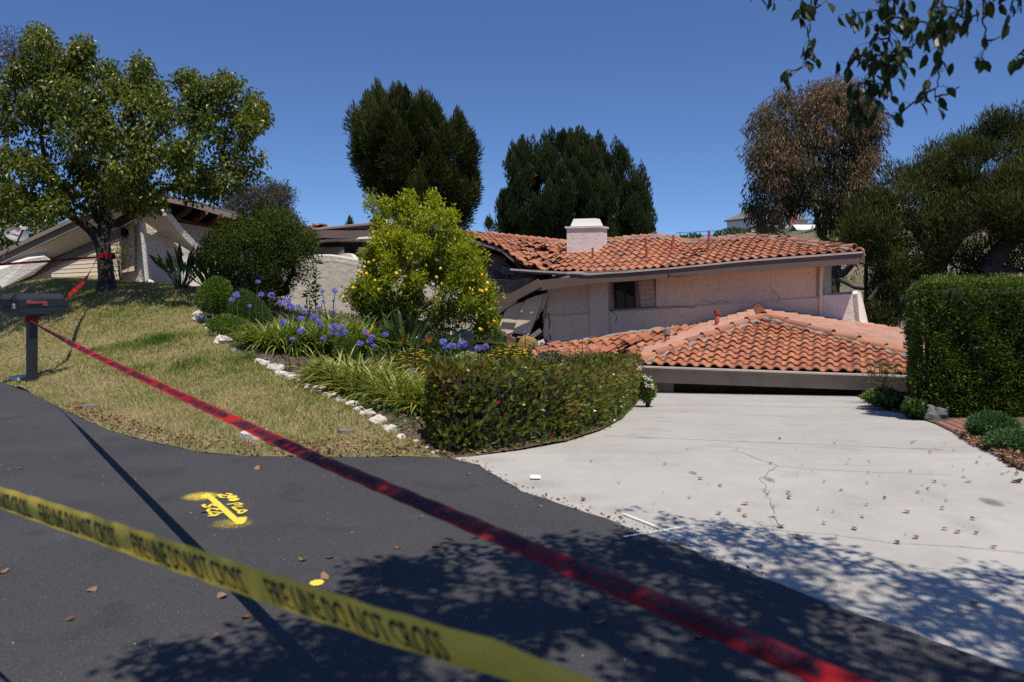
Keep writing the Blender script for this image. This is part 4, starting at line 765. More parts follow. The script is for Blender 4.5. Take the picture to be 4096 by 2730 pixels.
# ---------------------------------------------------------------- garden wall, pillar and gate
def wz(x, y): return Z3(x, y, float(np.interp(x, [900, 1450, 2400, 3000], [17.0, 17.4, 17.9, 18.6])))
gw = thing('garden_wall', 'stained grey stucco garden wall curving behind the blue flowers', 'garden wall', wz(1500, 1200))
tp = [wz(*q) for q in [(1000, 690), (1190, 655), (1310, 641), (1450, 640), (1560, 655), (1790, 702), (2000, 755), (2351, 850), (2700, 980), (2900, 1050)]]
bt = [np.array([q[0], q[1]-.03, hz(q[0], q[1])-.2]) for q in tp]
m = MB()
for i in range(len(tp)-1): m.slab([tp[i], tp[i+1], bt[i+1], bt[i]], (0, .28, 0))
ob('wall', m, M['grey_stucco'], gw); m = MB()
m.tube([q+[0, .14, -.115] for q in dense(np.array(tp), .25)], .150, 10); ob('coping', m, M['grey_stucco'], gw, True)
m = MB(); m.bar(wz(1700, 1235)+[0, -.2, 0], wz(2150, 1205)+[0, -.2, 0], .3, .10); m.bar(wz(2100, 1300)+[0, -.3, -.1], wz(2500, 1370)+[0, -.3, -.2], .5, .2); ob('ledge', m, M['white_stucco'], gw)
gp = thing('gate_pillar', 'squat pale stucco gate pillar wrapped in yellow tape', 'gate pillar', P(464, 352, 14.4))
pc = P(464, 333, 14.4); zb = hz(pc[0], pc[1])-.1
m = MB(); m.slab([pc+[-.17, -.17, 0], pc+[.17, -.17, 0], pc+[.17, .17, 0], pc+[-.17, .17, 0]], (0, 0, zb-pc[2])); m.tube([pc+[0, 0, -.02], pc+[0, 0, .03]], [.19, .15], 8); ob('shaft', m, M['grey_stucco'], gp)
m = MB(); m.tube([pc+[0, 0, .02], pc+[0, 0, .045], pc+[0, 0, .07]], [.03, .06, .07], 12); ob('cap_light', m, M['white_stucco'], gp)
gate = thing('metal_gate', 'low black iron gate with vertical bars beside the stucco pillar', 'gate', P(488, 362, 14.3))
ga_, gb_ = P(473, 343.5, 14.3), P(504.5, 344, 14.0); zg = -.45
m = MB()
for a, b in [(ga_, gb_), (ga_-[0, 0, .17], gb_-[0, 0, .17]), (ga_+[0, 0, zg], gb_+[0, 0, zg])]: m.bar(a, b, .035, .035)
for q in (ga_, gb_): m.bar(q+[0, 0, .03], q+[0, 0, -.7], .05, .05, up=(0, 1, 0))
ob('frame', m, M['iron'], gate)
for s in np.linspace(.12, .88, 7): m = MB(); q = ga_+(gb_-ga_)*s; m.bar(q-[0, 0, .17], q+[0, 0, zg], .018, .018, up=(0, 1, 0)); ob('bar', m, M['iron'], gate)
m = MB(); a = np.linspace(0, 4.2*math.pi/1.5, 30); r = np.linspace(.13, .03, 30); q = P(501, 338, 14.1); m.tube(np.stack([q[0]+np.cos(a+2.2)*r, np.full(30, q[1]), q[2]+np.sin(a+2.2)*r], 1), .011, 6); ob('scroll', m, M['iron'], gate)
# ---------------------------------------------------------------- mailboxes
mbase = P(32, 381.5, 10.95); mbase[2] = hz(mbase[0], mbase[1])
mb_ = thing('mailbox_stand', 'black post carrying two black curbside mailboxes with red flags', 'mailbox', mbase)
ca, sa = math.cos(math.radians(56)), math.sin(math.radians(56)); Ld = np.array([ca, sa, 0]); Wd = np.array([-sa, ca, 0]); Zd = np.array([0, 0, 1.0]); Rm = np.stack([Ld, Wd, Zd], 1)
ztop = CH+(HY-313.5)/F*10.95
m = MB(); m.box([mbase[0], mbase[1], (ztop+mbase[2]-.1)/2], (.105, .105, ztop-mbase[2]+.1), Rm); ob('post', m, M['mail'], mb_)
pt = np.array([mbase[0], mbase[1], ztop]); m = MB(); m.box(pt+Wd*.13+[0, 0, .012], (.30, .62, .03), Rm); m.box(pt+Wd*.13+[0, 0, -.02], (.24, .5, .035), Rm); ob('bracket', m, M['mail'], mb_)
def box_at(org, num, shut):
    L, W, Hh = .60, .215, .245; a = np.linspace(0, math.pi, 13); prof = [(-W/2, 0)]+[(-W/2*math.cos(q), Hh-W/2+W/2*math.sin(q)) for q in a]+[(W/2, 0)]
    def ring(l, s=1.0): return np.array([org+Ld*l+Wd*y*s+Zd*(z*s+(1-s)*.02) for y, z in prof])
    m = MB(); R = [ring(0), ring(L-.03), ring(L, .97), ring(L+.012, .9)]; n = len(prof); V = np.vstack(R); k = np.arange(n)
    m.add(V, [np.stack([k+i*n, k+i*n+n, (k+1) % n+i*n+n, (k+1) % n+i*n], 1) for i in range(3)]+[np.arange(n)[None], (np.arange(n)[::-1]+3*n)[None]])
    for l, s in [(.0, 1.03), (.055, 1.012), (L-.045, 1.012)]:
        q0, q1 = ring(l, s), ring(l+.012, s); m.add(np.vstack([q0, q1]), [np.stack([k[:-1], k[:-1]+n, k[:-1]+n+1, k[:-1]+1], 1)])
    for y in (-1, 1):
        m.bar(org+Wd*y*(W/2+.002)+Zd*.075, org+Wd*y*(W/2+.002)+Zd*.075+Ld*L, .008, .008); m.bar(org+Wd*y*(W/2+.001)+Zd*(Hh-W/2+.02), org+Wd*y*(W/2+.001)+Zd*(Hh-W/2+.02)+Ld*L, .004, .004)
    b = ob('mailbox', m, M['mail'], mb_)
    m = MB(); d0 = [org-Ld*.012+Wd*y*.86+Zd*(z*.9+.006) for y, z in prof]; m.slab(d0, Ld*.012); rim = [org-Ld*.02+Wd*y*.80+Zd*(z*.84+.012) for y, z in prof]; m.tube(rim+[rim[0]], .006, 5)
    m.bar(org-Ld*.03-Wd*.1+Zd*.185, org-Ld*.03+Wd*.1+Zd*.185, .02, .012); m.box(org-Ld*.018+Zd*.09, (.012, .11, .10), Rm); dd = ob('door', m, M['mail'], b)
    m = MB(); m.box(org-Ld*.028+Zd*.085-Wd*.02, (.004, .062, .062), Rm); pl = ob('number_plate', m, M['plate'], b)
    m = MB(); text_on(m, num, org-Ld*.031+Zd*.064+Wd*.008, -Wd, Zd, -Ld, .062, bold=.0015); ob('number', m, M['ink'], b)
    m = MB(); s0 = org-Wd*(W/2+.012)+Ld*.115+Zd*.135; tl = -.05; m.slab([s0+Ld*x+Zd*z for x, z in [(-.03, .032), (.045, .030), (.05, .018), (.24, .012), (.245, -.058), (.18, -.05), (.175, -.018), (.045, -.026), (-.025, -.026)]], Wd*.006); fg = ob('flag', m, M['flag'], b)
    m = MB(); m.tube([s0-Wd*.012+Zd*.005, s0+Wd*.002+Zd*.005], [.009, .012], 8); ob('screw', m, M['steel'], b)
org = pt+[0, 0, .028]-Ld*.24
box_at(org-Wd*.06, '30', True); box_at(org+Wd*.31-Ld*.03+Zd*.0, '33', True)
def unit_(v): return v/np.linalg.norm(v)
# ---------------------------------------------------------------- barrier tapes
def tape(name, label, pts, across, width, mat, text=None, tsize=.045, period=.5, curl=.0, group=None, phase=0, flip=1, lines=1, ys=1.0):
    p = dense(np.asarray(pts, float), .04); t = np.gradient(p, axis=0); t /= np.linalg.norm(t, axis=1)[:, None]; n = len(p)
    s = np.concatenate([[0], np.cumsum(np.linalg.norm(np.diff(p, axis=0), axis=1))])
    ac = np.array([across(q) for q in s/s[-1]]) if callable(across) else np.tile(np.array(across, float), (n, 1))
    ac = ac-t*(ac*t).sum(1)[:, None]; ac /= np.linalg.norm(ac, axis=1)[:, None]; nr = np.cross(t, ac)*flip
    w = np.linspace(-.5, .5, 9); c = curl(s/s[-1]) if callable(curl) else np.full(n, curl); wd_ = width(s/s[-1]) if callable(width) else np.full(n, width)
    def at(si, wi, lift=0):
        pi = np.stack([np.interp(si, s, p[:, k]) for k in range(3)], 1); ai = np.stack([np.interp(si, s, ac[:, k]) for k in range(3)], 1); ni = np.stack([np.interp(si, s, nr[:, k]) for k in range(3)], 1)
        ci = np.interp(si, s, c); wi_ = np.interp(si, s, wd_); rip = .0016*np.sin(si*34+wi*5)*(ci*0+1); ph = wi*ci
        sx = np.where(ci < 1e-3, wi, np.sin(ph)/np.maximum(ci, 1e-3)); sy = np.where(ci < 1e-3, 0, (np.cos(ph)-1)/np.maximum(ci, 1e-3))
        return pi+ai*(sx*wi_)[:, None]+ni*(sy*wi_+rip+lift)[:, None]
    m = MB(); V = np.vstack([at(s, np.full(n, q)) for q in w]); k = np.arange(n-1)
    m.add(V, [np.stack([k+i*n, k+i*n+1, k+(i+1)*n+1, k+(i+1)*n], 1) for i in range(8)])
    o = tag(ob(name, m, M[mat], None, True), label, 'barrier tape', group)
    if text:
        x = phase(p, s) if callable(phase) else phase
        while x < s[-1]-.05:
            m = MB()
            for ln, (tx, sz, oy, dx) in enumerate(text):
                V, Fc = text_mesh(tx, sz, bold=sz*(.03 if mat == 'tape_red' else .012), res=2); si = x+dx+V[:, 0]*1.0; wi = (V[:, 1]*ys+oy)/.0762
                if si.max() < s[-1] and si.min() >= 0:
                    W = at(si, np.clip(wi, -.5, .5), .0015); by = {}
                    for f in Fc: by.setdefault(len(f), []).append(f)
                    m.add(W, [np.array(v) for v in by.values()])
            if m.n: ob('lettering', m, M['ink'], o)
            x += period
    return o
ytp = [P(px, py, 1/((.317+.000693*px)/.84)) for px, py in [(-90, 471), (0, 500.6), (90, 530), (182, 561), (290, 598), (399, 634), (499, 664), (560, 690), (640, 727)]]
def phase_at(px0, period):                 # start of the lettering so that one phrase begins where the photo shows it
    def f(p, s): x = float(np.interp(px0, 512+p[:, 0]/p[:, 1]*F, s)); return x-period*math.floor(x/period)
    return f
def ycurl(u): return .8+.4*np.sin(u*5+1)
V_, _f = text_mesh('FIRE LINE DO NOT CROSS', .05); YS = .05*.52/V_[:, 0].max(); YC = V_[:, 1].max()*YS/.05
tape('yellow_tape', 'yellow barrier tape with black lettering stretched nearest across the picture', ytp, lambda u: (-.12, -.45+.2*math.sin(u*4), 1), .096, 'tape_yellow', [('FIRE LINE DO NOT CROSS', YS, -.026, 0)], period=.605, curl=ycurl, phase=phase_at(132, .605), ys=.052/YC)
_td = unit_(np.array([.59, -.80, .01])); _flat = np.cross(np.array(SUN), _td); _flat = _flat if _flat[2] > 0 else -_flat
def racross(u):
    k = float(np.interp(u, [0, .22, .42, 1], [0, .05, .85, .95])); return np.array([.1, -.3, 1.0])*(1-k)+_flat*k*1.05
tp0 = P(29.5, 320.5, 10.86); a3 = np.array([-4.19, 7.64, .9]); b3 = np.array([-.741, 2.949, .915]); e3 = np.array([.463, 1.312, .962]); e4 = np.array([.66, 1.04, .962])
rtp = [tp0, tp0+(a3-tp0)*.4+[0, 0, -.012], a3-[0, 0, .015], (a3+b3)/2-[0, 0, .012], b3, e3, e4]
tape('red_tape', 'long red danger tape running from the mailbox post past the camera', rtp, racross, lambda u: np.interp(u, [0, .05, .25, .5, .8, 1], [.02, .032, .052, .062, .066, .064]), 'tape_red', [('DANGER', .054, -.028, 0), ('HAZARDOUS MATERIAL', .036, -.019, .245)], period=.78, curl=lambda u: .5+.25*np.sin(u*7), group='red barrier tapes', phase=phase_at(566, .78), ys=1.45)
post_c = np.array([mbase[0], mbase[1], tp0[2]])
def loop(c, r, z0, z1, n=18, a0=0): a = np.linspace(a0, a0+2*math.pi, n); return np.stack([c[0]+np.cos(a)*r, c[1]+np.sin(a)*r, np.linspace(z0, z1, n)], 1)
tape('red_tape', 'short red tape wound round the mailbox post below the boxes', loop(mbase, .086, tp0[2]+.03, tp0[2]-.0), (0, 0, 1), .07, 'tape_red', group='red barrier tapes')
TREE = np.array([P(107, 289.5, 17)[0], 17.0]); tz = CH+(HY-256)/F*17
tape('red_tape', 'red tape tied round the dark tree trunk', loop(TREE, .172, tz-.03, tz+.03), (0, 0, 1), .09, 'tape_red', group='red barrier tapes')
tape('red_tape', 'red tape stretched from the tree trunk off to the left across the garage', [P(99, 257, 16.9), P(50, 261, 16.7), P(0, 264.5, 16.5), P(-60, 268, 16.2)], lambda u: (0, -.3-.3*math.sin(u*9), 1), .050, 'tape_red', [('DANGER', .036, -.012, 0), ('HAZARDOUS MATERIAL', .026, -.008, .2)], period=.6, curl=.5, group='red barrier tapes')
tape('red_tape', 'slack red tape hanging from the tree trunk down to the mailbox', [P(97, 258, 16.85), P(93, 266, 16.4), P(87, 277, 15.6), P(80, 285.5, 14.6), P(72, 292.5, 13.4), P(63, 301, 12.1), P(45, 312, 11.2), P(35, 316, 10.97)], lambda u: (math.cos(u*7), -.3, .7+math.sin(u*7)*.5), .07, 'tape_red', [('DANGER', .052, -.016, 0)], period=.5, curl=.5, group='red barrier tapes')
tape('yellow_tape', 'thin yellow tape tied from the gate pillar over the iron gate and down', [pc+[.18, -.19, -.17], P(478, 340.5, 14.15), P(496, 343, 14.05), P(504.5, 343.5, 13.95), P(511, 349, 14.0), P(520, 358, 14.2)], (0, -.3, 1), .04, 'tape_yellow', group='yellow barrier tapes')
q0 = [pc+[x*1.06, y*1.06, -.15] for x, y in [(-.17, .17), (-.17, -.17), (.17, -.17), (.17, .17), (-.17, .17)]]
tape('yellow_tape', 'yellow tape band wrapped round the stucco gate pillar', q0, (0, 0, 1), .075, 'tape_yellow', [('CAUTION', .045, -.016, 0)][:0], group='yellow barrier tapes')
# ---------------------------------------------------------------- foliage helpers
def unit(v): v = np.asarray(v, float); return v/(np.linalg.norm(v, axis=-1, keepdims=True)+1e-9)
TPL8 = (np.array([(0, 0, 0), (.25, .40, .10), (.62, .46, .12), (1, 0, -.04), (.62, -.46, .12), (.25, -.40, .10), (.28, 0, 0), (.64, 0, .01)]), [np.array([(0, 1, 6), (0, 6, 5), (2, 3, 7), (7, 3, 4)]), np.array([(1, 2, 7, 6), (6, 7, 4, 5)])])
TPL5 = (np.array([(0, 0, 0), (.45, .5, .14), (1, 0, -.08), (.45, -.5, .14), (.5, 0, 0)]), [np.array([(0, 1, 4), (1, 2, 4), (4, 2, 3), (0, 4, 3)])])
TPL4 = (np.array([(0, 0, 0), (.5, .5, .1), (1, 0, 0), (.5, -.5, .1)]), [np.array([(0, 1, 2), (0, 2, 3)])])
TPLB = (np.array([(0, .5, 0), (0, -.5, 0), (1, 0, 0)]), [np.array([(0, 1, 2)])])
def leaves(m, pos, axis, length, ratio=.5, up=None, tone=.5, tpl=TPL5, spin=1.2):
    """one leaf per row: base at pos, growing along axis, blade turned to face up (plus random spin)"""
    pos = np.atleast_2d(pos); n = len(pos); ax = unit(np.broadcast_to(axis, (n, 3))); length = np.broadcast_to(length, (n,))
    up = np.broadcast_to((0, 0, 1.0) if up is None else up, (n, 3))+rng.normal(0, spin*.4, (n, 3))
    s = unit(np.cross(up, ax)); nn = np.cross(ax, s); T, Fc = tpl
    V = pos[:, None]+(T[None, :, :1]*ax[:, None]+T[None, :, 1:2]*ratio*s[:, None]+T[None, :, 2:3]*nn[:, None])*length[:, None, None]
    k = len(T); off = (np.arange(n)*k)[:, None, None]
    m.add(V.reshape(-1, 3), [(f[None]+off).reshape(-1, f.shape[1]) for f in Fc], np.repeat(np.clip(np.broadcast_to(tone, (n,)), 0, 1), k))
def in_outline(poly, n, d0, thick, bias=1.0, zmin=None, edge=.12):
    """points in a rounded volume whose outline from the street is poly (pixels), depth d0 and half-depth thick (metres)"""
    poly = np.asarray(poly, float); lo, hi = poly.min(0), poly.max(0); out = np.zeros((0, 2))
    while len(out) < n:
        q = rng.uniform(lo, hi, (n*3, 2)); out = np.vstack([out, q[inpoly(q, poly)]])
    q = out[:n]; b = dense(np.vstack([poly, poly[:1]]), 3.0); dist = np.sqrt(np.min(((q[:, None]-b[None])**2).sum(-1), 1))
    rad = dist.max(); k = np.sqrt(np.clip(1-(1-np.clip(dist/rad, 0, 1))**2, edge, 1))
    dep = rng.uniform(-1, 1, n); dep = np.sign(dep)*np.abs(dep)**(1/(1+bias))
    d = d0+dep*thick*k; return np.stack([(q[:, 0]-512)/F*d, d, CH+(HY-q[:, 1])/F*d], 1), dep, dist/rad
def grow(trunks, att, r_tip=.008, power=.5, sag=0.0, jit=.12, step=.35):
    """branches from trunk polylines [(points, radii)] to every attractor; returns tubes"""
    N = []; PAR = []; DIR = []; RT = []
    for pts, rad, par in trunks:
        p = dense(np.array(pts, float), step); r = np.interp(np.linspace(0, 1, len(p)), np.linspace(0, 1, len(rad)), rad)
        prev = -1
        if par is not None: prev = int(np.argmin([np.linalg.norm(np.array(q)-p[0]) for q in N]))
        for a, b in zip(p, r): N.append(a); PAR.append(prev); DIR.append(unit(a-N[prev]) if prev >= 0 else np.array([0, 0, 1.0])); RT.append(b); prev = len(N)-1
    nt = len(N); cen = np.mean([t[0][-1] for t in trunks], 0); cnt = [0]*nt; ends = []
    for a in att[np.argsort(np.linalg.norm(att-cen, axis=1))]:
        A = np.array(N); dv = a-A; dist = np.linalg.norm(dv, axis=1); c = dist*(1-.35*(unit(dv)*np.array(DIR)).sum(1)); lowtr = np.arange(len(N)) < 3; c[lowtr] += 2
        i = int(np.argmin(c)); k = max(2, int(dist[i]/step)+1); ctl = N[i]+DIR[i]*dist[i]*.45+rng.normal(0, jit, 3)*dist[i]+[0, 0, -sag*dist[i]]; prev = i; p0 = N[i]
        for s in np.linspace(0, 1, k+1)[1:]:
            q = (1-s)**2*p0+2*s*(1-s)*ctl+s*s*a; N.append(q); DIR.append(unit(q-N[prev])); PAR.append(prev); cnt.append(0); RT.append(0); prev = len(N)-1
        ends.append(prev)
    for e in ends:
        j = e
        while j >= 0: cnt[j] += 1; j = PAR[j]
    R = np.maximum(np.array(RT), r_tip*np.maximum(1, np.array(cnt))**power)
    return np.array(N), PAR, np.array(DIR), R, ends, nt
def branch_mesh(N, PAR, R, sides=6, lo=0, rough_=0):
    m = MB(); idx = [i for i in range(len(N)) if PAR[i] >= 0]; a = N[[PAR[i] for i in idx]]; b = N[idx]
    ra = np.minimum(R[[PAR[i] for i in idx]], R[idx]*1.35+.004); rb = R[idx]; d = unit(b-a); x = unit(np.cross(d, np.array([.37, .21, .9]))); y = np.cross(d, x); th = np.arange(sides)*2*math.pi/sides
    ring = np.cos(th)[None, :, None]*x[:, None]+np.sin(th)[None, :, None]*y[:, None]
    b2 = b+d*rb[:, None]*.35
    V = np.concatenate([a[:, None]+ring*ra[:, None, None], b2[:, None]+ring*rb[:, None, None]], 1).reshape(-1, 3); n = len(idx); k = np.arange(sides); k2 = (k+1) % sides
    f = np.stack([k, k2, k2+sides, k+sides], 1)[None]+(np.arange(n)*2*sides)[:, None, None]; m.add(V, [f.reshape(-1, 4)]); return m
def spread(ends, DIR, per, rad, squash=1.0):
    n = len(ends)*per; c = np.repeat(ends, per, 0); o = rng.normal(0, 1, (n, 3)); o = unit(o)*(rng.random((n, 1))**.5)*rad; o[:, 2] *= squash; return c+o, o
z1 = lambda L, s, ox, oy: [(ox+x/s, oy+y/s) for x, y in L]

# ---------------------------------------------------------------- broad tree on the lawn
tb = P(107, 290, 17); tb[2] = hz(tb[0], tb[1])-.05
t = thing('broad_tree', 'broad leafy tree with dark trunk on the lawn before the beige garage', 'tree', tb)
T = lambda x, y, d: P(x, y, d)
trunk = [tb, T(106.5, 278, 17), T(105, 262, 17), T(103, 247, 17), T(100, 240, 17)]
limbs = [(trunk, [.25, .160, .150, .150, .14], None),
         ([T(100, 241, 17), T(92, 231, 16.9), T(82, 223, 16.7), T(72, 217, 16.4), T(56, 207, 16.0), T(40, 198, 15.8)], [.12, .105, .09, .07, .045, .025], 1),
         ([T(101, 240, 17), T(105, 226, 17.1), T(106, 214, 17.1), T(103, 195, 17.0), T(101, 165, 16.9), T(108, 130, 16.9)], [.15, .13, .12, .10, .07, .04], 1),
         ([T(106, 216, 17.1), T(98, 220, 17.2), T(95, 212, 17.3), T(86, 190, 17.6), T(75, 160, 18)], [.09, .08, .075, .06, .04], 1),
         ([T(105, 224, 17.1), T(118, 223, 17), T(130, 216, 16.9), T(134, 206, 16.8), T(133, 190, 16.8), T(150, 160, 16.6)], [.105, .095, .09, .08, .06, .035], 1),
         ([T(134, 206, 16.8), T(160, 192, 16.3), T(200, 178, 15.9), T(232, 165, 15.6)], [.07, .06, .045, .025], 1),
         ([T(103, 195, 17), T(125, 165, 17.6), T(165, 130, 18.0), T(200, 115, 18.2)], [.07, .06, .04, .025], 1),
         ([T(72, 217, 16.4), T(48, 180, 16), T(40, 130, 16.2)], [.08, .06, .03], 1)]
crown = [(-70, 60), (-20, 62), (0, 68), (22, 78), (34, 72), (32, 48), (38, 31), (44, 44), (52, 58), (64, 72), (78, 68), (84, 45), (92, 66), (110, 70), (138, 76), (143, 68), (158, 88), (176, 84), (188, 77), (199, 92), (217, 94), (230, 80), (238, 92), (250, 104), (265, 122), (252, 128), (244, 138), (262, 155), (256, 175), (250, 195), (240, 186), (226, 192), (206, 204), (188, 196), (168, 206), (148, 214), (120, 208), (96, 204), (72, 212), (58, 204), (40, 212), (14, 208), (-20, 214), (-70, 205)]
att, dep, ed = in_outline(crown, 330, 16.2, 2.0, .4)
spikes = [(38, 36), (38, 46), (84, 50), (85, 58), (143, 72), (143, 80), (188, 82), (230, 84), (232, 92), (256, 124), (262, 121), (246, 172), (258, 160), (120, 74), (199, 92), (60, 60)]
att = np.vstack([att, [T(x, y, 16.3+rng.normal(0, .4)) for x, y in spikes]])
tops = [q for q in crown if q[1] < 150]; sp_ = []
for k in range(34): i = rng.integers(0, len(tops)-1); f = rng.random(); x = tops[i][0]*(1-f)+tops[i+1][0]*f; y = tops[i][1]*(1-f)+tops[i+1][1]*f; h = rng.uniform(2, 13); dd_ = 16.2+rng.normal(0, .8); sp_ += [T(x+rng.normal(0, 1.5), y-h, dd_), T(x, y-h*.4, dd_)]
att = np.vstack([att, sp_, [T(rng.uniform(-10, 62), rng.uniform(182, 212), 15.6+rng.normal(0, .6)) for _ in range(26)]])
N_, PA, DI, RR, EN, nt = grow(limbs, att, .0062, .50, .0, .10, .3)
ob('trunk', branch_mesh(N_, PA, RR, 8), M['bark'], t, True)
m = MB(); m.add(*lump(tb+[0, 0, -.02], .30, (14, 8), .3, 9, (1, 1, .45)), .5); ob('root_flare', m, M['bark'], t, True)
m = MB(); src = np.vstack([N_[EN], N_[[PA[e] for e in EN]], N_[[PA[PA[e]] for e in EN]]]); thin = np.concatenate([np.ones(len(EN)), np.ones(len(EN))*.8, np.ones(len(EN))*.45])
src = np.repeat(src, 54, 0); keep = rng.random(len(src)) < np.repeat(thin, 54); src = src[keep]; n = len(src)
o = unit(rng.normal(0, 1, (n, 3)))*(rng.random((n, 1))**.6)*.26; pos = src+o
ax = unit(o)*.5+rng.normal(0, .45, (n, 3))+[0, 0, -.75]; hgt = (o[:, 2]/.30)
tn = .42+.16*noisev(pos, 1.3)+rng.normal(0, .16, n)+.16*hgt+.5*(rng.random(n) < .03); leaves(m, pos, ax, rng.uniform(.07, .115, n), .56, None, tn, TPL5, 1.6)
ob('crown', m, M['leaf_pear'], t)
# ---------------------------------------------------------------- conifers behind the house
def conifer(name, label, cat, base, outline, d0, th, n, per, blade, wid, mat, upb, rad, trunk_r, group=None, fork=(), bark='bark', r_tip=.02, tones=(.42, .22), lean=.35, tall=1.7, taper=.65):
    t = thing(name, label, cat, base, group); top = np.mean(outline, 0)
    att, dep, ed = in_outline(outline, n, d0, th, .5)
    tr = [([base, base+(P(top[0], top[1], d0)-base)*.45, P(top[0], top[1], d0)], [trunk_r, trunk_r*.7, trunk_r*.35], None)]
    for f in fork: tr.append(([P(*q) for q in f[0]], f[1], 1))
    N, PA, DI, R, EN, nt = grow(tr, att, r_tip, .5, 0, .08, .9)
    ob('trunk', branch_mesh(N, PA, R, 6), M[bark], t, True)
    c = np.repeat(N[EN], per, 0); k = len(c); rk = np.repeat(rng.uniform(.6, 1.25, len(EN)), per)[:, None]; o = rng.normal(0, 1, (k, 3)); o = unit(o)*(rng.random((k, 1))**.45); o[:, :2] *= (1-taper*np.clip(o[:, 2:3]*.9+.3, 0, 1)); o = o*rk*rad*np.array([1, 1, tall]); pos = c+o
    out = unit(N[EN]-P(top[0], top[1], d0)); ax = unit(o)*.55+np.repeat(out, per, 0)*lean+np.array([0, 0, upb])+rng.normal(0, .25, (k, 3))
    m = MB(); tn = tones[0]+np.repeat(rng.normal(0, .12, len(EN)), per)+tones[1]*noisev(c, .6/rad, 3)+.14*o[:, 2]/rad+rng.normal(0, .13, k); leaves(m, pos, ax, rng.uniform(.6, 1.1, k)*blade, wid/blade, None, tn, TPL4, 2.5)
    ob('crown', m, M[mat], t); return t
def inset(L, kx, ky): a = np.array(L); cx, yb = a[:, 0].mean(), a[:, 1].max(); return [(cx+(x-cx)*kx, yb+(y-yb)*ky) for x, y in L]
o1 = z1([(130, 310), (160, 350), (205, 255), (250, 310), (270, 140), (330, 180), (390, 200), (430, 112), (470, 200), (490, 175), (540, 155), (590, 190), (630, 165), (645, 240), (685, 205), (750, 260), (760, 330), (790, 310), (830, 370), (865, 325), (910, 320), (945, 400), (955, 490), (990, 425), (1015, 490), (1000, 650), (1015, 760), (1040, 810), (990, 930), (990, 1060), (900, 1118), (760, 1000), (600, 1080), (500, 1060), (440, 960), (360, 860), (290, 800), (245, 740), (235, 650), (195, 570), (190, 500), (150, 420)], 6.723, 325, 62.5)
conifer('pine_tree', 'tall dark pine behind the house, left of the chimney', 'tree', np.array([P(412, 240, 45)[0], 45, -2.]), inset(o1, .94, .92), 45, 3.2, 300, 300, .40, .05, 'leaf_pine', .9, .56, .30, 'dark conifers behind the house', fork=[([(412, 225, 45), (396, 200, 45), (385, 170, 45)], [.2, .15, .1])])
o2 = z1([(1280, 535), (1300, 600), (1330, 515), (1360, 570), (1395, 478), (1450, 470), (1480, 500), (1520, 450), (1545, 420), (1575, 408), (1610, 440), (1640, 465), (1700, 480), (1740, 465), (1790, 490), (1830, 485), (1885, 560), (1890, 640), (1940, 548), (1985, 590), (2030, 630), (2045, 700), (2010, 800), (1985, 880), (2050, 760), (2110, 718), (2150, 765), (2150, 820), (2185, 805), (2190, 930), (2175, 1010), (2215, 1010), (2222, 1060), (2190, 1170), (1900, 1240), (1650, 1200), (1300, 1180), (1180, 1150), (1160, 1070), (1185, 1040), (1180, 940), (1212, 860), (1212, 750), (1235, 640)], 6.723, 325, 62.5)
conifer('cypress_tree', 'wide dark cypress with many upright tips behind the chimney', 'tree', np.array([P(575, 240, 44)[0], 44, -2.]), inset(o2, .99, .91), 44, 3.5, 330, 320, .30, .055, 'leaf_cyp', 1.7, .50, .30, 'dark conifers behind the house', lean=.05, tall=1.8, taper=.62)
# ---------------------------------------------------------------- eucalyptus and right pines
def gum(name, label, outline, d0, th, n, per, mat, trunks, rad=.5, leaf=.20, wid=.20, group=None, hang=-1.2, bark='bark_grey', r_tip=.012, dens=None, t0=.4, tz_=0.0):
    t = thing(name, label, 'tree', trunks[0][0][0], group); att, dep, ed = in_outline(outline, n, d0, th, .4)
    if dens is not None: att = att[rng.random(len(att)) < dens(att)]
    N, PA, DI, R, EN, nt = grow(trunks, att, r_tip, .5, 0, .1, .6); ob('trunk', branch_mesh(N, PA, R, 6), M[bark], t, True)
    c = np.repeat(N[EN], per, 0); k = len(c); o = unit(rng.normal(0, 1, (k, 3)))*(rng.random((k, 1))**.5)*rad; pos = c+o
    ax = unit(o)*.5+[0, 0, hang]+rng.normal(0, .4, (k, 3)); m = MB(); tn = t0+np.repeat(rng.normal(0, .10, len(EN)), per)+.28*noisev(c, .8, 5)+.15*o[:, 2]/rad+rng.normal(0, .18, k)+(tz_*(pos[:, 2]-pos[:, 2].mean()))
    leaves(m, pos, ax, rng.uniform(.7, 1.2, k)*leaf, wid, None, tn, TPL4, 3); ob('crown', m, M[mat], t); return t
o3 = z1([(180, 1568), (190, 1420), (175, 1300), (195, 1240), (170, 1150), (230, 1060), (225, 1010), (265, 930), (270, 890), (330, 850), (370, 825), (415, 830), (425, 740), (500, 718), (555, 725), (590, 770), (645, 780), (655, 700), (720, 680), (830, 672), (860, 700), (875, 640), (930, 630), (980, 660), (1020, 650), (1060, 635), (1130, 660), (1150, 760), (1190, 850), (1225, 1060), (1170, 1100), (1150, 1160), (1210, 1220), (1290, 1290), (1235, 1380), (1195, 1480), (1180, 1560), (1120, 1680), (1060, 1860), (960, 1720), (820, 1800), (700, 1700), (560, 1640), (430, 1690), (330, 1780), (230, 1660)], 7.87, 725, 0)
eb = P(836, 296, 37); eb[2] = -1.5
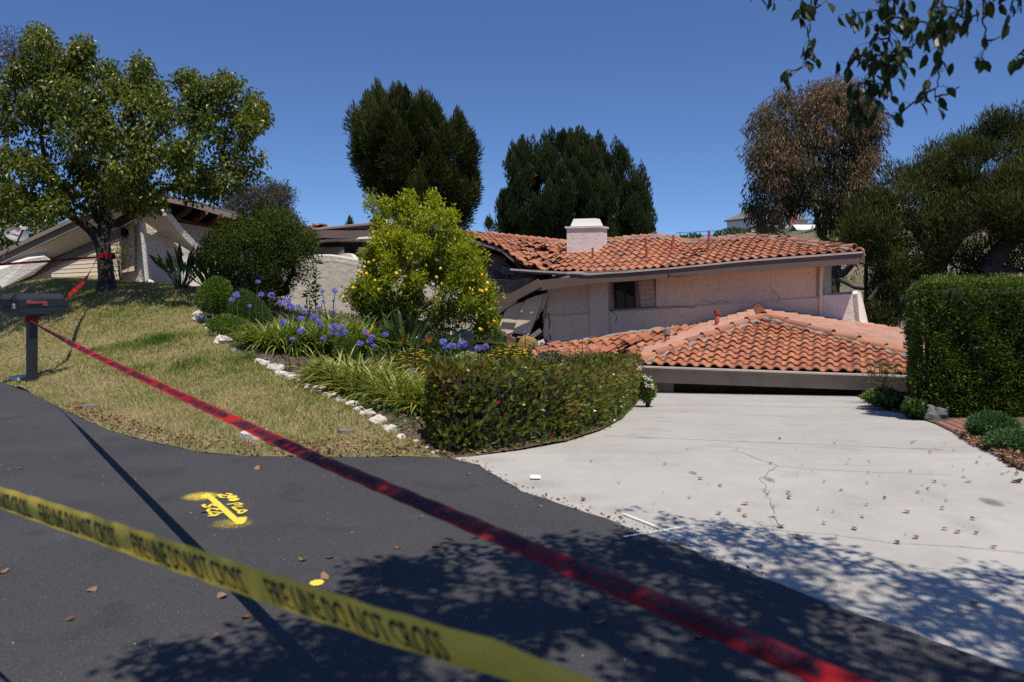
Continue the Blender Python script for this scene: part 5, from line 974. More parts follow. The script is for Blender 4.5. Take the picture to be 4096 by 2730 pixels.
gum('eucalyptus_tree', 'tall reddish brown eucalyptus above the right end of the tile roof', o3, 37, 2.6, 250, 190, 'leaf_euc',
    [([eb, P(833, 292, 37), P(837, 262, 37), P(846, 246, 37), P(843, 225, 37)], [.34, .33, .30, .2, .16], None), ([P(846, 246, 37), P(838, 246, 37.3), P(829, 242, 37.4), P(820, 236, 37.5), P(815, 205, 37.5), P(800, 175, 37.5)], [.14, .13, .12, .12, .10, .06], 1),
     ([P(843, 226, 37), P(840, 200, 37), P(835, 160, 37), P(840, 120, 37)], [.15, .12, .09, .05], 1), ([P(824, 238, 37.4), P(826, 210, 37), P(818, 170, 36.5), P(800, 130, 36.5)], [.12, .10, .08, .04], 1), ([P(843, 230, 37), P(858, 205, 36.5), P(865, 180, 36.5)], [.11, .08, .05], 1),
     ([P(836, 276, 37), P(845, 272, 36.6), P(851, 266, 36.3)], [.2, .17, .14], 1), ([P(837, 278, 37), P(846, 282, 36.4), P(855, 287, 35.8), P(868, 289, 35.2)], [.16, .14, .12, .08], 1)], .62, .22, .25, t0=.36, tz_=.045)
o4 = [(848, 228), (852, 214), (862, 206), (880, 196), (882, 180), (896, 172), (905, 163), (912, 168), (925, 160), (931, 148), (942, 152), (956, 134), (960, 140), (972, 138), (978, 126), (988, 132), (996, 116), (1008, 110), (1018, 108), (1026, 120), (1060, 118), (1120, 140), (1120, 300), (1060, 292), (1020, 268), (985, 280), (950, 290), (925, 300), (905, 318), (890, 332), (876, 336), (862, 322), (858, 300), (880, 284), (866, 268), (852, 256), (846, 240)]
def d4(a):
    px = 512+a[:, 0]/a[:, 1]*F; py = HY-(a[:, 2]-CH)/a[:, 1]*F
    return np.where(py < 222, 1, np.where((px > 893) & (py > 232) & (py < 300), .42, .95))
pr = P(935, 300, 31); pr[2] = -1.4
gum('pine_tree', 'large dark pine above the tall clipped hedge at right', o4, 31, 3.4, 520, 230, 'leaf_pineR',
    [([pr, P(938, 262, 31), P(952, 240, 31), P(962, 200, 31), P(985, 150, 31)], [.42, .40, .36, .26, .1], None), ([P(940, 258, 31), P(920, 235, 30.5), P(900, 215, 30)], [.24, .18, .09], 1), ([P(938, 280, 31), P(905, 276, 30), P(880, 285, 29.5), P(868, 300, 29)], [.17, .14, .10, .05], 1),
     ([P(937, 290, 31), P(900, 305, 29.5), P(882, 318, 29)], [.13, .10, .05], 1), ([P(955, 235, 31), P(1000, 215, 30), P(1040, 195, 30)], [.22, .15, .08], 1)], .55, .26, .10, None, .9, 'bark', .011, d4, .42)
p2 = P(1000, 300, 29); p2[2] = -1.3
o5 = [(975, 205), (1000, 175), (1040, 160), (1110, 170), (1110, 260), (1050, 258), (1010, 240), (985, 228)]
gum('pine_tree', 'leaning dark pine trunk behind the hedge at the right edge', o5, 29, 2.5, 150, 220, 'leaf_pineR', [([p2, P(985, 275, 29), P(1003, 248, 29), P(1024, 228, 29), P(1050, 200, 29)], [.4, .38, .34, .26, .14], None), ([P(990, 268, 29), P(1015, 270, 28.6), P(1030, 272, 28)], [.12, .10, .06], 1)], .55, .26, .10, None, .9, 'bark', .011, None, .40)
o6 = [(846, 232), (858, 226), (872, 224), (884, 232), (886, 250), (878, 262), (862, 262), (848, 250)]
bb = P(866, 266, 33); bb[2] = -1
gum('shrub_tree', 'lighter green bushy conifer just beyond the right roof corner', o6, 33, 1.2, 70, 120, 'leaf_pineR', [([bb, P(866, 250, 33)], [.1, .06], None)], .45, .22, .10, None, 1.1, 'bark', .01, None, .62)
o7 = z1([(480, 150), (560, 60), (600, 20), (700, -30), (820, -60), (900, -40), (1000, -20), (1060, 10), (1100, 60), (1095, 130), (1050, 190), (1080, 220), (1130, 250), (1100, 300), (950, 250), (700, 230), (560, 240)], 9.404, 175, 187.5)
gum('eucalyptus_tree', 'small brown eucalyptus behind the torn beige roof', o7, 52, 2.2, 130, 60, 'leaf_red', [([np.array([P(262, 240, 52)[0], 52, -1]), P(264, 222, 52), P(268, 190, 52)], [.2, .16, .08], None), ([P(264, 222, 52), P(248, 200, 52), P(240, 180, 52)], [.12, .09, .05], 1), ([P(264, 218, 52), P(282, 200, 52), P(288, 180, 52)], [.1, .07, .04], 1)], .5, .28, .2, 'reddish far trees at left', -.5)
o8 = [(-40, 40), (0, 30), (14, 27), (26, 33), (38, 50), (44, 74), (30, 90), (-40, 95)]
gum('eucalyptus_tree', 'thin reddish tree top behind the broad lawn tree, top left', o8, 40, 2, 130, 22, 'leaf_red', [([np.array([P(5, 240, 40)[0], 40, -1]), P(6, 150, 40), P(10, 60, 40)], [.25, .15, .05], None)], .45, .2, .2, 'reddish far trees at left', -.2)
for px, py, s in [(375, 222, 4), (350, 226, 3), (384, 216, 5), (489, 222, 4.5)]:
    q = [(px-s, py+10), (px-s*.6, py), (px, py-s), (px+s*.6, py), (px+s*1.2, py+10)]
    conifer('distant_conifer', {375: 'tiny conifer tip peeking over the torn entry roof, middle one', 350: 'tiny conifer tip peeking over the torn entry roof, leftmost one', 384: 'tiny conifer tip beside the lemon tree shoots', 489: 'tiny conifer tip between the two big conifers'}[px], 'tree', np.array([P(px, 240, 60)[0], 60, -2.]), q, 60, .5, 5, 90, .4, .06, 'leaf_pine', 1.4, .35, .12, 'conifer tips over the roof')
# shrubs behind the left garage
m = MB(); q, dp, e = in_outline([(-30, 240), (-10, 205), (20, 205), (45, 215), (62, 222), (50, 240), (20, 262), (-30, 275)], 5200, 24.5, 1.2, .3); leaves(m, q, rng.normal(0, 1, (len(q), 3))+[0, 0, .4], rng.uniform(.08, .15, len(q)), .5, None, rng.normal(.4, .2, len(q)), TPL4, 2)
sh = thing('background_shrub', 'dark leafy shrubs behind the satellite dish', 'shrub', P(15, 270, 24.5)); ob('foliage', m, M['leaf_bush'], sh)
m = MB(); [m.tube([P(x, 285, 24.5), P(x+3, 240, 24.5)], .03, 5) for x in (0, 20, 35)]; ob('stem', m, M['bark'], sh)
m = MB(); m.slab([P(-20, 210, 28), P(8, 208, 28), P(16, 232, 28), P(16, 300, 28), P(-20, 300, 28)], (0, .5, 0)); m.slab([P(32, 195, 28.5), P(43, 200, 28.5), P(43, 226, 28.5), P(43, 300, 28.5), P(31, 300, 28.5)], (0, .5, 0)); tag(ob('neighbour_wall', m, M['grey_stucco']), 'stained grey masonry pieces behind the broad tree at far left', 'wall')
# ---------------------------------------------------------------- hillside houses, palm and bushes far right
def far_house(label, c, L, W, Hh, ang, roofh, mats, wins=(), chim=None, ov=.4):
    hs = thing('hillside_house', label, 'house', c, 'far houses on the hillside'); a = math.radians(ang); X = np.array([math.cos(a), math.sin(a), 0]); Y = np.array([-math.sin(a), math.cos(a), 0]); Z = np.array([0, 0, 1.0]); R = np.stack([X, Y, Z], 1); c = np.array(c)
    m = MB(); m.box(c+Z*(Hh/2-1), (L, W, Hh+2), R); ob('wall', m, M[mats[0]], hs)
    e = [c+X*x*(L/2+ov)+Y*y*(W/2+ov)+Z*Hh for x, y in [(-1, -1), (1, -1), (1, 1), (-1, 1)]]; r = [c+X*x*(L/2-W*.35)+Z*(Hh+roofh) for x in (-1, 1)]
    m = MB(); m.add(e+r, [np.array([(0, 1, 5, 4), (2, 3, 4, 5)]), np.array([(1, 2, 5), (3, 0, 4)])]); m.add([q-Z*.25 for q in e]+e, [np.array([(0, 1, 5, 4), (1, 2, 6, 5), (2, 3, 7, 6), (3, 0, 4, 7), (3, 2, 1, 0)])]); ob('roof', m, M[mats[1]], hs)
    for x, z, w, h in wins:
        m = MB(); q = c+X*x*L/2-Y*(W/2+.04)+Z*z; m.box(q, (w+.3, .1, h+.3), R); f = ob('window', m, M['white_paint'], hs); m = MB(); m.box(q-Y*.04, (w, .1, h), R); m2 = ob('pane', m, M['glass'], f)
    if chim: m = MB(); m.box(c+X*chim[0]*L/2+Y*chim[1]*W/2+Z*(Hh+roofh*.5), (1.1, 1.0, chim[2]), R); ob('chimney', m, M['brick'], hs)
    return hs
M['far_wall'] = MAT('pale_far_wall', (.62, .62, .66), .8); M['far_roof'] = MAT('grey_shingle_roof', (.20, .185, .165), .9, noise=[(1.5, 4, .45, .65, (.14, .13, .115), .7)]); M['far_roof2'] = MAT('far_clay_roof', (.36, .17, .11), .9)
far_house('pale house with grey shingle roof on the far hillside behind the palm', P(772, 238, 150)+[0, 3, 0], 12.5, 8, 3.6, 18, 2.2, ('far_wall', 'far_roof'), [(-.72, 1.9, 1.8, 1.6), (.05, 1.9, 1.6, 1.5), (.5, 1.9, 1.4, 1.3), (.1, -.4, 2, 1.2)], (-.35, 0, 2.6))
far_house('white house with clay roof on the far hillside behind the eucalyptus', P(878, 224, 160)+[0, 4, 0], 14, 9, 5.2, -14, 1.8, ('far_wall', 'far_roof2'), [(-.3, 3.0, 1.8, 1.5), (.4, 3.0, 1.8, 1.5)], (.3, 0, 2))
m = MB(); q = P(806, 236, 120); m.box(q, (3.6, 3, 1.6)); sd_ = thing('garden_shed', 'small white shed below the far house with grey roof', 'shed', q); ob('wall', m, M['far_wall'], sd_)
m = MB(); m.slab([q+[-2, -1.7, .8], q+[2, -1.7, .8], q+[2, 0, 1.6], q+[-2, 0, 1.6]], (0, 0, .1)); m.slab([q+[-2, 1.7, .8], q+[2, 1.7, .8], q+[2, 0, 1.6], q+[-2, 0, 1.6]], (0, 0, .1)); ob('roof', m, M['white_paint'], sd_)
m = MB(); q = P(793, 224, 138); m.box(q, (1.2, 1, 7)); tag(ob('brick_chimney', m, M['brick']), 'tall red brick chimney stack on the far hillside beside the pale house', 'chimney')
pb_ = P(766, 238, 105); pm = thing('palm_tree', 'small palm with arching fronds before the far pale house', 'palm', pb_)
m = MB(); m.tube([pb_+[0, 0, -1.5], pb_+[0, 0, .9]], [.5, .42], 10); ob('trunk', m, M['bark'], pm); m = MB()
for i in range(46):
    a = rng.uniform(0, 2*math.pi); el = rng.uniform(-.1, 1.25); L = rng.uniform(2.2, 3.2); s = np.linspace(0, 1, 9); h = np.array([math.cos(a), math.sin(a), 0])
    c = pb_+[0, 0, .9]+h*(L*s*math.cos(el*.8))[:, None]+np.array([0, 0, 1.0])*(L*s*math.sin(el)-L*.55*s**2)[:, None]; sd = np.cross(h, [0, 0, 1.0])
    p = np.repeat(c[1:], 5, 0)+rng.normal(0, .05, (40, 3)); sg = rng.choice([-1, 1], 40)[:, None]; leaves(m, p, sd*sg+h*.7+[0, 0, -.25], .55, .12, None, rng.normal(.45, .15, 40), TPL4, .5)
ob('frond', m, M['leaf_bop'], pm)
def mound(name, label, cat, outline, d, th, n, size, mat, ratio=.5, up=.5, tpl=TPL4, group=None, tone=.45, stems=3, zb=None):
    q, dp, e = in_outline(outline, n, d, th, .8); c = q.mean(0); lo = q[:, 2].min(); b = thing(name, label, cat, (c[0], c[1], lo if zb is None else zb), group); m = MB()
    ax = unit(q-c)*.7+[0, 0, up]+rng.normal(0, .5, (n, 3)); leaves(m, q, ax, rng.uniform(.7, 1.25, n)*size, ratio, unit(q-c)*.6+[0, 0, .8], tone+.15*noisev(q, 2.2/max(th, .2), 2)+rng.normal(0, .18, n), tpl, 1.6)
    ob('foliage', m, M[mat], b); m = MB()
    for i in range(stems): a = rng.normal(0, .05, 3)*min(1, th); m.tube([[c[0]+a[0], c[1]+a[1], lo-.1 if zb is None else zb], c+a*2], [.03, .012], 5)
    ob('stem', m, M['bark'], b); return b
for o, d, lab, mt, n in [([(708, 246), (716, 232), (735, 228), (752, 232), (756, 250)], 110, 'olive green bush below the far pale house', 'leaf_fern', 1800), ([(752, 246), (758, 237), (772, 236), (782, 242), (784, 252)], 108, 'yellowish bush under the palm on the hillside', 'leaf_light', 1500), ([(784, 246), (796, 236), (820, 228), (838, 232), (838, 246)], 112, 'green hedge below the shed on the hillside', 'leaf_light', 1800), ([(815, 250), (820, 240), (830, 237), (841, 241), (842, 252)], 70, 'golden yellow bush above the right end of the tile roof', 'leaf_var', 1500), ([(672, 246), (680, 237), (696, 234), (712, 242), (716, 250)], 100, 'dark bush by the wire fence on the skyline', 'leaf_fern', 1300), ([(842, 250), (852, 236), (870, 232), (880, 244), (870, 262), (850, 262)], 60, 'green scrub on the hillside behind the roof corner', 'leaf_fern', 2200)]:
    mound('hillside_bush', lab, 'bush', o, d, d*.012, n, d*.0032, mt, .6, group='bushes on the hillside')
fn = thing('wire_fence', 'thin dark wire fence along the hillside skyline', 'fence', P(690, 240, 115))
m = MB()
for z in (.0, .6, 1.2): m.tube([P(676, 241, 118)+[0, 0, z], P(722, 239, 112)+[0, 0, z]], .035, 4)
ob('wire', m, M['iron'], fn)
for px in (680, 690, 700, 710, 718): m = MB(); q = P(px, 241, 115); m.tube([q-[0, 0, .5], q+[0, 0, 1.3]], .05, 5); ob('post', m, M['iron'], fn)
wf = thing('rail_fence', 'white two rail fence glimpsed through the pines at right', 'fence', P(960, 260, 45))
for z in (0, .35, .7): m = MB(); m.bar(P(895, 261, 45)+[0, 0, z-.3], P(1040, 258, 45)+[0, 0, z-.3], .08, .12); ob('rail', m, M['white_paint'], wf)
for px in range(900, 1040, 24): m = MB(); q = P(px, 262, 45); m.bar(q-[0, 0, 1.2], q+[0, 0, .5], .12, .12, up=(0, 1, 0)); ob('post', m, M['white_paint'], wf)
m = MB(); n = 5000; rr_ = rng.uniform(.30, .95, n); dd_ = rng.uniform(34, 120, n); q = np.stack([rr_*dd_, dd_, zhill(rr_, dd_)], 1); sel = noisev(q, .22, 3) > .12; q = q[sel]; q = np.repeat(q, 6, 0)+rng.normal(0, .25, (len(q)*6, 3)); q[:, 2] = np.maximum(q[:, 2], zhill(q[:, 0]/q[:, 1], q[:, 1]))
leaves(m, q, rng.normal(0, .6, (len(q), 3))+[0, 0, .8], rng.uniform(.15, .4, len(q)), .3, None, rng.normal(.4, .25, len(q)), TPL4, 2); struct('hillside_scrub', m, M['leaf_fern'], 'stuff')
# ---------------------------------------------------------------- rocks along the bed, flat stones, covers
DL = np.array([(q[0], q[1]) for q in rock_line]); DD = np.array([q[2] for q in rock_line])
def bedpt(px, py):                        # pixel on the bed or lawn -> ground point by marching the ray
    d = np.linspace(6, 21, 301); z = CH+(HY-py)/F*d; x = (px-512)/F*d; g = H(np.column_stack([x, d]))-z
    i = np.argmax(g > 0) if (g > 0).any() else 300; return np.array([x[i], d[i], float(H([(x[i], d[i])])[0])])
rk = [(462, 722, 10), (467, 734, 13), (487, 756, 9), (505, 771, 9), (518, 787, 17), (542, 806, 8), (600, 831, 10), (613, 839, 12), (640, 851, 17), (650, 863, 13), (677, 873, 17), (694, 884, 6), (717, 891, 12), (738, 899, 15), (770, 913, 11), (786, 921, 9), (800, 926, 7), (813, 931, 12), (829, 943, 10), (850, 954, 14), (872, 969, 16), (906, 991, 13), (926, 1004, 9), (993, 1031, 8), (1005, 1043, 8)]
for k in range(len(rk)-1):                 # small stones fill the gaps so that the row reads as one edging
    (xa, ya, ra), (xb, yb, rb) = rk[k], rk[k+1]; gap = math.hypot(xb-xa, yb-ya)
    if gap > 1.25*(ra+rb) and k < 23: rk.append(((xa*.5+xb*.5)+rng.normal(0, 2), (ya*.5+yb*.5)+rng.normal(0, 1), rng.uniform(5, 8)))
rk.sort(key=lambda q: q[1]); ones = ['', 'first', 'second', 'third', 'fourth', 'fifth', 'sixth', 'seventh', 'eighth', 'ninth', 'tenth', 'eleventh', 'twelfth', 'thirteenth', 'fourteenth', 'fifteenth', 'sixteenth', 'seventeenth', 'eighteenth', 'nineteenth']
ordn = lambda n: ones[n] if n < 20 else {20: 'twentieth', 30: 'thirtieth', 40: 'fortieth'}.get(n) or {2: 'twenty ', 3: 'thirty ', 4: 'forty '}[n//10]+ones[n % 10]
special = {(640, 851): 'biggest rounded white edging rock in the row beside the strap leaves', (677, 873): 'second biggest rounded white edging rock, just nearer than the biggest', (872, 969): 'long low white edging rock near the road end of the row', (518, 787): 'wide flat topped white edging rock high on the lawn border', (462, 722): 'small white rock at the upper end of the lawn border row', (1005, 1043): 'small white rock at the foot of the hedge by the road'}
for i, (x, y, r) in enumerate(rk):
    q = bedpt((x-5)/2.298, (y+3)/2.298); rad = r/2.298/F*q[1]*1.1; m = MB(); m.add(*lump(q+[0, 0, rad*.25], rad, (12, 8), .26, i, (1.15, .85, .72)), .5)
    tag(ob('edging_rock', m, M['rock']), special.get((x, y), 'white edging rock, %s in the row counted from its upper end' % ordn(i+1)), 'rock', 'white rocks edging the lawn')
for i, (x, y, hw, hh, mt, lab, cat, nm) in enumerate([(585, 1020, 31, 8, 'rock', 'flat pale stone slab set in the grass by the road', 'stone', 'flat_stone'), (797, 1018, 19, 4, 'board', 'small grey oval meter cover in the grass near the road corner', 'meter cover', 'meter_cover'), (205, 940, 20, 3, 'board', 'narrow grey concrete cover in the grass below the mailbox', 'meter cover', 'meter_cover'), (48, 878, 17, 4, 'rock', 'broken concrete footing beside the mailbox post', 'footing', 'concrete_footing')]):
    q = G0(x/2.298, y/2.298); q[2] = max(hz(q[0], q[1]), 0); w = hw/2.298/F*q[1]; dp = hh/2.298*q[1]**2/F/CH; m = MB(); a = np.linspace(0, 2*math.pi, 15)[:-1]; rr_ = 1+rng.normal(0, .09 if mt == 'rock' else .02, 14)
    m.slab([q+[math.cos(t)*w*k, math.sin(t)*dp*k, .055 if mt == 'rock' else .035] for t, k in zip(a, rr_)], (0, 0, -.1)); tag(ob(nm, m, M[mt]), lab, cat)
# ---------------------------------------------------------------- front hedge curving along the driveway
HC = dense([tuple(G(*q)[:2]) for q in [(440, 457.8), (487, 454.5), (522, 450), (566, 442), (600, 431), (622, 419), (635, 405), (642, 397)]], .12)
tg = np.gradient(HC, axis=0); tg = tg/np.linalg.norm(tg, axis=1)[:, None]; nrm = np.stack([-tg[:, 1], tg[:, 0]], 1); s_ = np.concatenate([[0], np.cumsum(np.linalg.norm(np.diff(HC, axis=0), axis=1))]); LT = s_[-1]
HW, HB = 1.15, np.array([(0, .0), (.0, .70), (.12, .78), (1.0, .80), (1.15, .72), (1.15, 0)])
def hprof(t): return .72+.05*np.sin(t*1.3)+.25*np.clip((t-LT*.45)/LT, 0, 1)
def hedge_pt(s, a, b):                    # s along, a across (0 front .. 1 back), b up (0..1)
    x = np.interp(s, s_, HC[:, 0]); y = np.interp(s, s_, HC[:, 1]); nx = np.interp(s, s_, nrm[:, 0]); ny = np.interp(s, s_, nrm[:, 1]); off = .06+a*HW*np.clip(.35+s*.9, .35, 1)
    X = x+nx*off; Y = y+ny*off; z0 = zdrive(Y)-.02; return np.stack([X, Y, z0+hprof(s)*b], 1)
hd = thing('front_hedge', 'low clipped hedge of bronze green leaves curving along the concrete driveway', 'hedge', hedge_pt(np.array([LT*.4]), np.array([.5]), np.array([0]))[0])
m = MB(); ns = 60; sv = np.linspace(.05, LT-.05, ns); prof = [(.08, 0), (.08, .80), (.2, .92), (.8, .92), (.92, .8), (.92, 0)]
R = np.stack([hedge_pt(sv, np.full(ns, a), np.full(ns, b)) for a, b in prof], 1); R += rng.normal(0, .012, R.shape); k = len(prof); i, j = np.meshgrid(np.arange(ns-1), np.arange(k-1), indexing='ij'); i = i.ravel(); j = j.ravel()
m.add(R.reshape(-1, 3), [np.stack([i*k+j, (i+1)*k+j, (i+1)*k+j+1, i*k+j+1], 1), np.arange(k)[None], (np.arange(k)[::-1]+(ns-1)*k)[None]]); M['hedge_core'] = MAT('hedge_core_shade', (.014, .016, .007), .95, noise=[(30, 4, .5, .7, (.04, .03, .02), .6)]); ob('twigs', m, M['hedge_core'], hd)  # solid core; shade between the leaves is put into its near-black colour
def hleaves(n, face):
    s = rng.uniform(0, LT, n); u = rng.random(n)
    if face == 'front': a, b = rng.normal(.03, .045, n), u; out = np.stack([-np.interp(s, s_, nrm[:, 0]), -np.interp(s, s_, nrm[:, 1]), np.full(n, .25)], 1)
    elif face == 'top': a, b = u, rng.normal(.985, .028, n)-.05*np.abs(u-.5)**2; out = np.tile([0, -.25, .8], (n, 1))
    elif face == 'end': s = rng.normal(0.0, .05, n); a, b = u, rng.random(n); out = np.tile([-.8, -.3, .2], (n, 1))
    else: s = rng.normal(LT, .06, n); a, b = u, rng.random(n); out = np.tile([.3, .5, .3], (n, 1))
    return hedge_pt(s, a, b), out, b
m = MB()
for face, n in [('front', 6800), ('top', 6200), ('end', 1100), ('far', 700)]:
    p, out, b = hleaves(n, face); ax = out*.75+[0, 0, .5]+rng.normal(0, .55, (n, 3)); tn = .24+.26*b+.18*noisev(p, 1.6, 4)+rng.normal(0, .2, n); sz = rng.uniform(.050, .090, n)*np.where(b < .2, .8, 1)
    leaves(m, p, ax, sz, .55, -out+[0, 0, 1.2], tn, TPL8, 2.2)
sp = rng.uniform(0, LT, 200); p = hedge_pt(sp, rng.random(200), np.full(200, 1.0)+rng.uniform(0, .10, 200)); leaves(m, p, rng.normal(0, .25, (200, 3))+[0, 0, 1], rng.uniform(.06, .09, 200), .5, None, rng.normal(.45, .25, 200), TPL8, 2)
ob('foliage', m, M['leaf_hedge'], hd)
m = MB(); p, out, b = hleaves(60, 'front'); leaves(m, p+out*.05, rng.normal(0, .5, (60, 3))+out, .05, .55, None, .7, TPL8, 2); ob('red_leaf', m, M['red_petal'], hd)
# ---------------------------------------------------------------- tall clipped hedge at right
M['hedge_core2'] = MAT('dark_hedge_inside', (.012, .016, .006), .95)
bh = thing('clipped_hedge', 'tall square clipped green hedge beside the driveway at right', 'hedge', (7, 11.5, -.4))
A0 = np.array([5.42, 10.75]); HU = np.array([1.0, -.13]); HU /= np.linalg.norm(HU); HV = np.array([.52, 1.0]); HV /= np.linalg.norm(HV); LU, LV = 5.6, 3.4; zt0 = CH+(HY-284)/F*10.6
def bpt(face, n, off):
    u, v = rng.random(n)*LU, rng.random(n); zb = -.48; rnd = .42; nf, nl = np.array([HU[1], -HU[0]]), np.array([-HV[1], HV[0]])
    if face == 'front': c = np.clip(1-u/rnd, 0, 1); q = A0+HU*u[:, None]+HV*((1-np.sqrt(1-c**2))*rnd)[:, None]; z = zb+(zt0-zb)*v; nr = unit(np.column_stack([nf*np.sqrt(1-c**2)[:, None]+nl*c[:, None], 0*c]))
    elif face == 'left': w = rng.random(n)*LV; c = np.clip(1-w/rnd, 0, 1); q = A0+HV*w[:, None]+HU*((1-np.sqrt(1-c**2))*rnd)[:, None]; z = zb+(zt0-zb)*v; nr = unit(np.column_stack([nl*np.sqrt(1-c**2)[:, None]+nf*c[:, None], 0*c]))
    else: w = v*LV; q = A0+HU*u[:, None]+HV*w[:, None]; z = zt0-.16*np.clip(1-np.minimum(u, w)/.3, 0, 1)**2; nr = np.tile([0, 0, 1.0], (n, 1))
    p = np.column_stack([q, z]); bump = .04*noisev(p, 2.2, 6)+.055*noisev(p, 5.6, 7); tk = np.clip((z-zb)/(zt0-zb), 0, 1)
    if face == 'top': keep_ = (u > .06) & (w > .06); p[~keep_, 2] -= .05
    if face != 'top': p = p-nr*(.10*np.clip((tk-.88)/.12, 0, 1)**2)[:, None]
    p = p+nr*(bump+off)[:, None]
    if face != 'top': p += nr*(-.16*np.clip(.12-tk, 0, 1)/.12)[:, None]
    return p, nr
m = MB(); i0 = A0+HU*.14+HV*.15; m.slab([(*i0, -.7), (*(i0+HU*LU), -.7), (*(i0+HU*LU+HV*(LV-.3)), -.7), (*(i0+HV*(LV-.3)), -.7)], (0, 0, zt0+.56)); ob('shaded_core', m, M['hedge_core2'], bh)  # solid box; shade inside the hedge is put into its dark colour
m = MB()
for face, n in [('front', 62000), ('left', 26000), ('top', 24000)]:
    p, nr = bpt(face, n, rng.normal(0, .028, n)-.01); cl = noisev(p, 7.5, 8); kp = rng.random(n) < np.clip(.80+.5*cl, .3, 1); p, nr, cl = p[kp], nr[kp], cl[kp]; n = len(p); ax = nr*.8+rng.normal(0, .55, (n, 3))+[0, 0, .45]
    leaves(m, p, ax, rng.uniform(.032, .062, n), .46, nr+[0, 0, .6], .31+.22*cl+rng.normal(0, .2, n)+(.32 if face == 'top' else 0), TPL4, 2)  # top face tone raised: the sunlit rim is put into leaf colour
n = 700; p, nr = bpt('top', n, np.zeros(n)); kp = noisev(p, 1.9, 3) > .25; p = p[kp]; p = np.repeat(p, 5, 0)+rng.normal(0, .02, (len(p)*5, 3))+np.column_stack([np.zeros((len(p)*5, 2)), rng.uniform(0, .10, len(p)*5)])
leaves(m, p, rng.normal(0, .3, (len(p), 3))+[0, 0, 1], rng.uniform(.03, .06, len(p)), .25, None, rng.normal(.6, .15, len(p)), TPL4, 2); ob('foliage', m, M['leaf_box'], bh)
# ---------------------------------------------------------------- round dark shrub, lemon tree
ob_ = [(200, 247), (206, 238), (219, 230), (228, 222), (236, 216), (243, 210), (256, 207), (271, 210), (287, 215), (299, 223), (309, 232), (316, 242), (319, 250), (314, 258), (311, 266), (303, 275), (296, 282), (290, 290), (286, 302), (270, 311), (250, 308), (236, 300), (228, 288), (219, 276), (206, 266)]
dbp = P(262, 312, 15.6); dbp[2] = hz(dbp[0], dbp[1]); db = thing('round_shrub', 'large rounded dark green shrub against the garden wall', 'shrub', dbp)
q, dp, ed = in_outline(ob_, 420, 15.5, 1.15, .9); tr = [([dbp, dbp+[0, 0, .5]], [.07, .05], None)]
N_, PA, DI, RR, EN, nt = grow(tr, q, .005, .5, 0, .1, .3); ob('stem', branch_mesh(N_, PA, RR, 5), M['bark'], db)
c = np.repeat(N_[EN], 95, 0); o = unit(rng.normal(0, 1, (len(c), 3)))*(rng.random((len(c), 1))**.5)*.17; py_ = HY-(c[:, 2]+o[:, 2]-CH)/c[:, 1]*F
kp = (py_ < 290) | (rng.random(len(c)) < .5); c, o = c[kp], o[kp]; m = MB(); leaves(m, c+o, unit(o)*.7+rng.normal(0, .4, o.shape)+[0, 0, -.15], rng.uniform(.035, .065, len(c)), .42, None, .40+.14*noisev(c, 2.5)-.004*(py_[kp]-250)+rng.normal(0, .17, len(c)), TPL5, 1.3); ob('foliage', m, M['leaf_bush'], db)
lb = P(405, 344, 14.2); lb[2] = hz(lb[0], lb[1]); lt = thing('lemon_tree', 'bright yellow green lemon tree full of lemons before the garden wall', 'lemon tree', lb)
lo_ = [(341, 294), (346, 284), (356, 278), (364, 272), (362, 262), (366, 250), (374, 240), (376, 228), (386, 222), (396, 220), (401, 212), (403, 196), (409, 193), (413, 206), (420, 218), (428, 212), (431, 197), (436, 195), (440, 210), (448, 214), (456, 222), (462, 234), (472, 238), (478, 252), (488, 262), (489, 276), (496, 290), (498, 308), (496, 324), (484, 331), (470, 330), (455, 334), (440, 330), (428, 322), (415, 326), (398, 322), (384, 318), (372, 316), (358, 308), (346, 304)]
att, dep, ed = in_outline(lo_, 240, 14.2, 1.15, .8); att = np.vstack([att, [P(x, y, 14.2) for x, y in [(371, 199), (372, 208), (385, 203), (386, 213), (408, 196), (409, 206), (433, 198), (434, 208), (452, 214)]]])
Q = lambda x, y, d=14.2: P(x, y, d)
tr = [([lb, Q(404, 330), Q(403, 318)], [.12, .10, .09], None), ([Q(403, 320), Q(396, 306), Q(388, 290), Q(384, 270)], [.06, .05, .04, .025], 1), ([Q(404, 322), Q(420, 310, 14), Q(438, 296, 13.9), Q(452, 282, 13.9)], [.06, .05, .04, .025], 1), ([Q(404, 326), Q(425, 322, 13.9), Q(446, 312, 13.7)], [.05, .04, .025], 1), ([Q(403, 318), Q(405, 290), Q(408, 255), Q(408, 215)], [.06, .05, .035, .02], 1), ([Q(388, 296), Q(370, 292, 13.8), Q(352, 296, 13.6)], [.035, .025, .015], 1)]
N_, PA, DI, RR, EN, nt = grow(tr, att, .005, .5, .05, .12, .25); ob('trunk', branch_mesh(N_, PA, RR, 6), M['bark_grey'], lt, True)
c = np.repeat(np.vstack([N_[EN], N_[[PA[e] for e in EN]]]), 62, 0); o = unit(rng.normal(0, 1, (len(c), 3)))*(rng.random((len(c), 1))**.6)*.17; py_ = HY-(c[:, 2]-CH)/c[:, 1]*F
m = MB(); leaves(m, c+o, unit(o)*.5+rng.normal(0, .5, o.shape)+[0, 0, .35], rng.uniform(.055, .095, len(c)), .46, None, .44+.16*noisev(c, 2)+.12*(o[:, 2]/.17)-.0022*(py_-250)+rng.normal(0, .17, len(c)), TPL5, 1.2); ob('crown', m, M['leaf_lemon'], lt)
m = MB(); m.add(*lump((0, 0, 0), .029, (14, 10), .03, 2, (.92, .92, 1.18)), .5); lem = m.mesh('lemon'); lem.materials.append(M['lemon']); lem.polygons.foreach_set('use_smooth', np.ones(len(lem.polygons), bool))
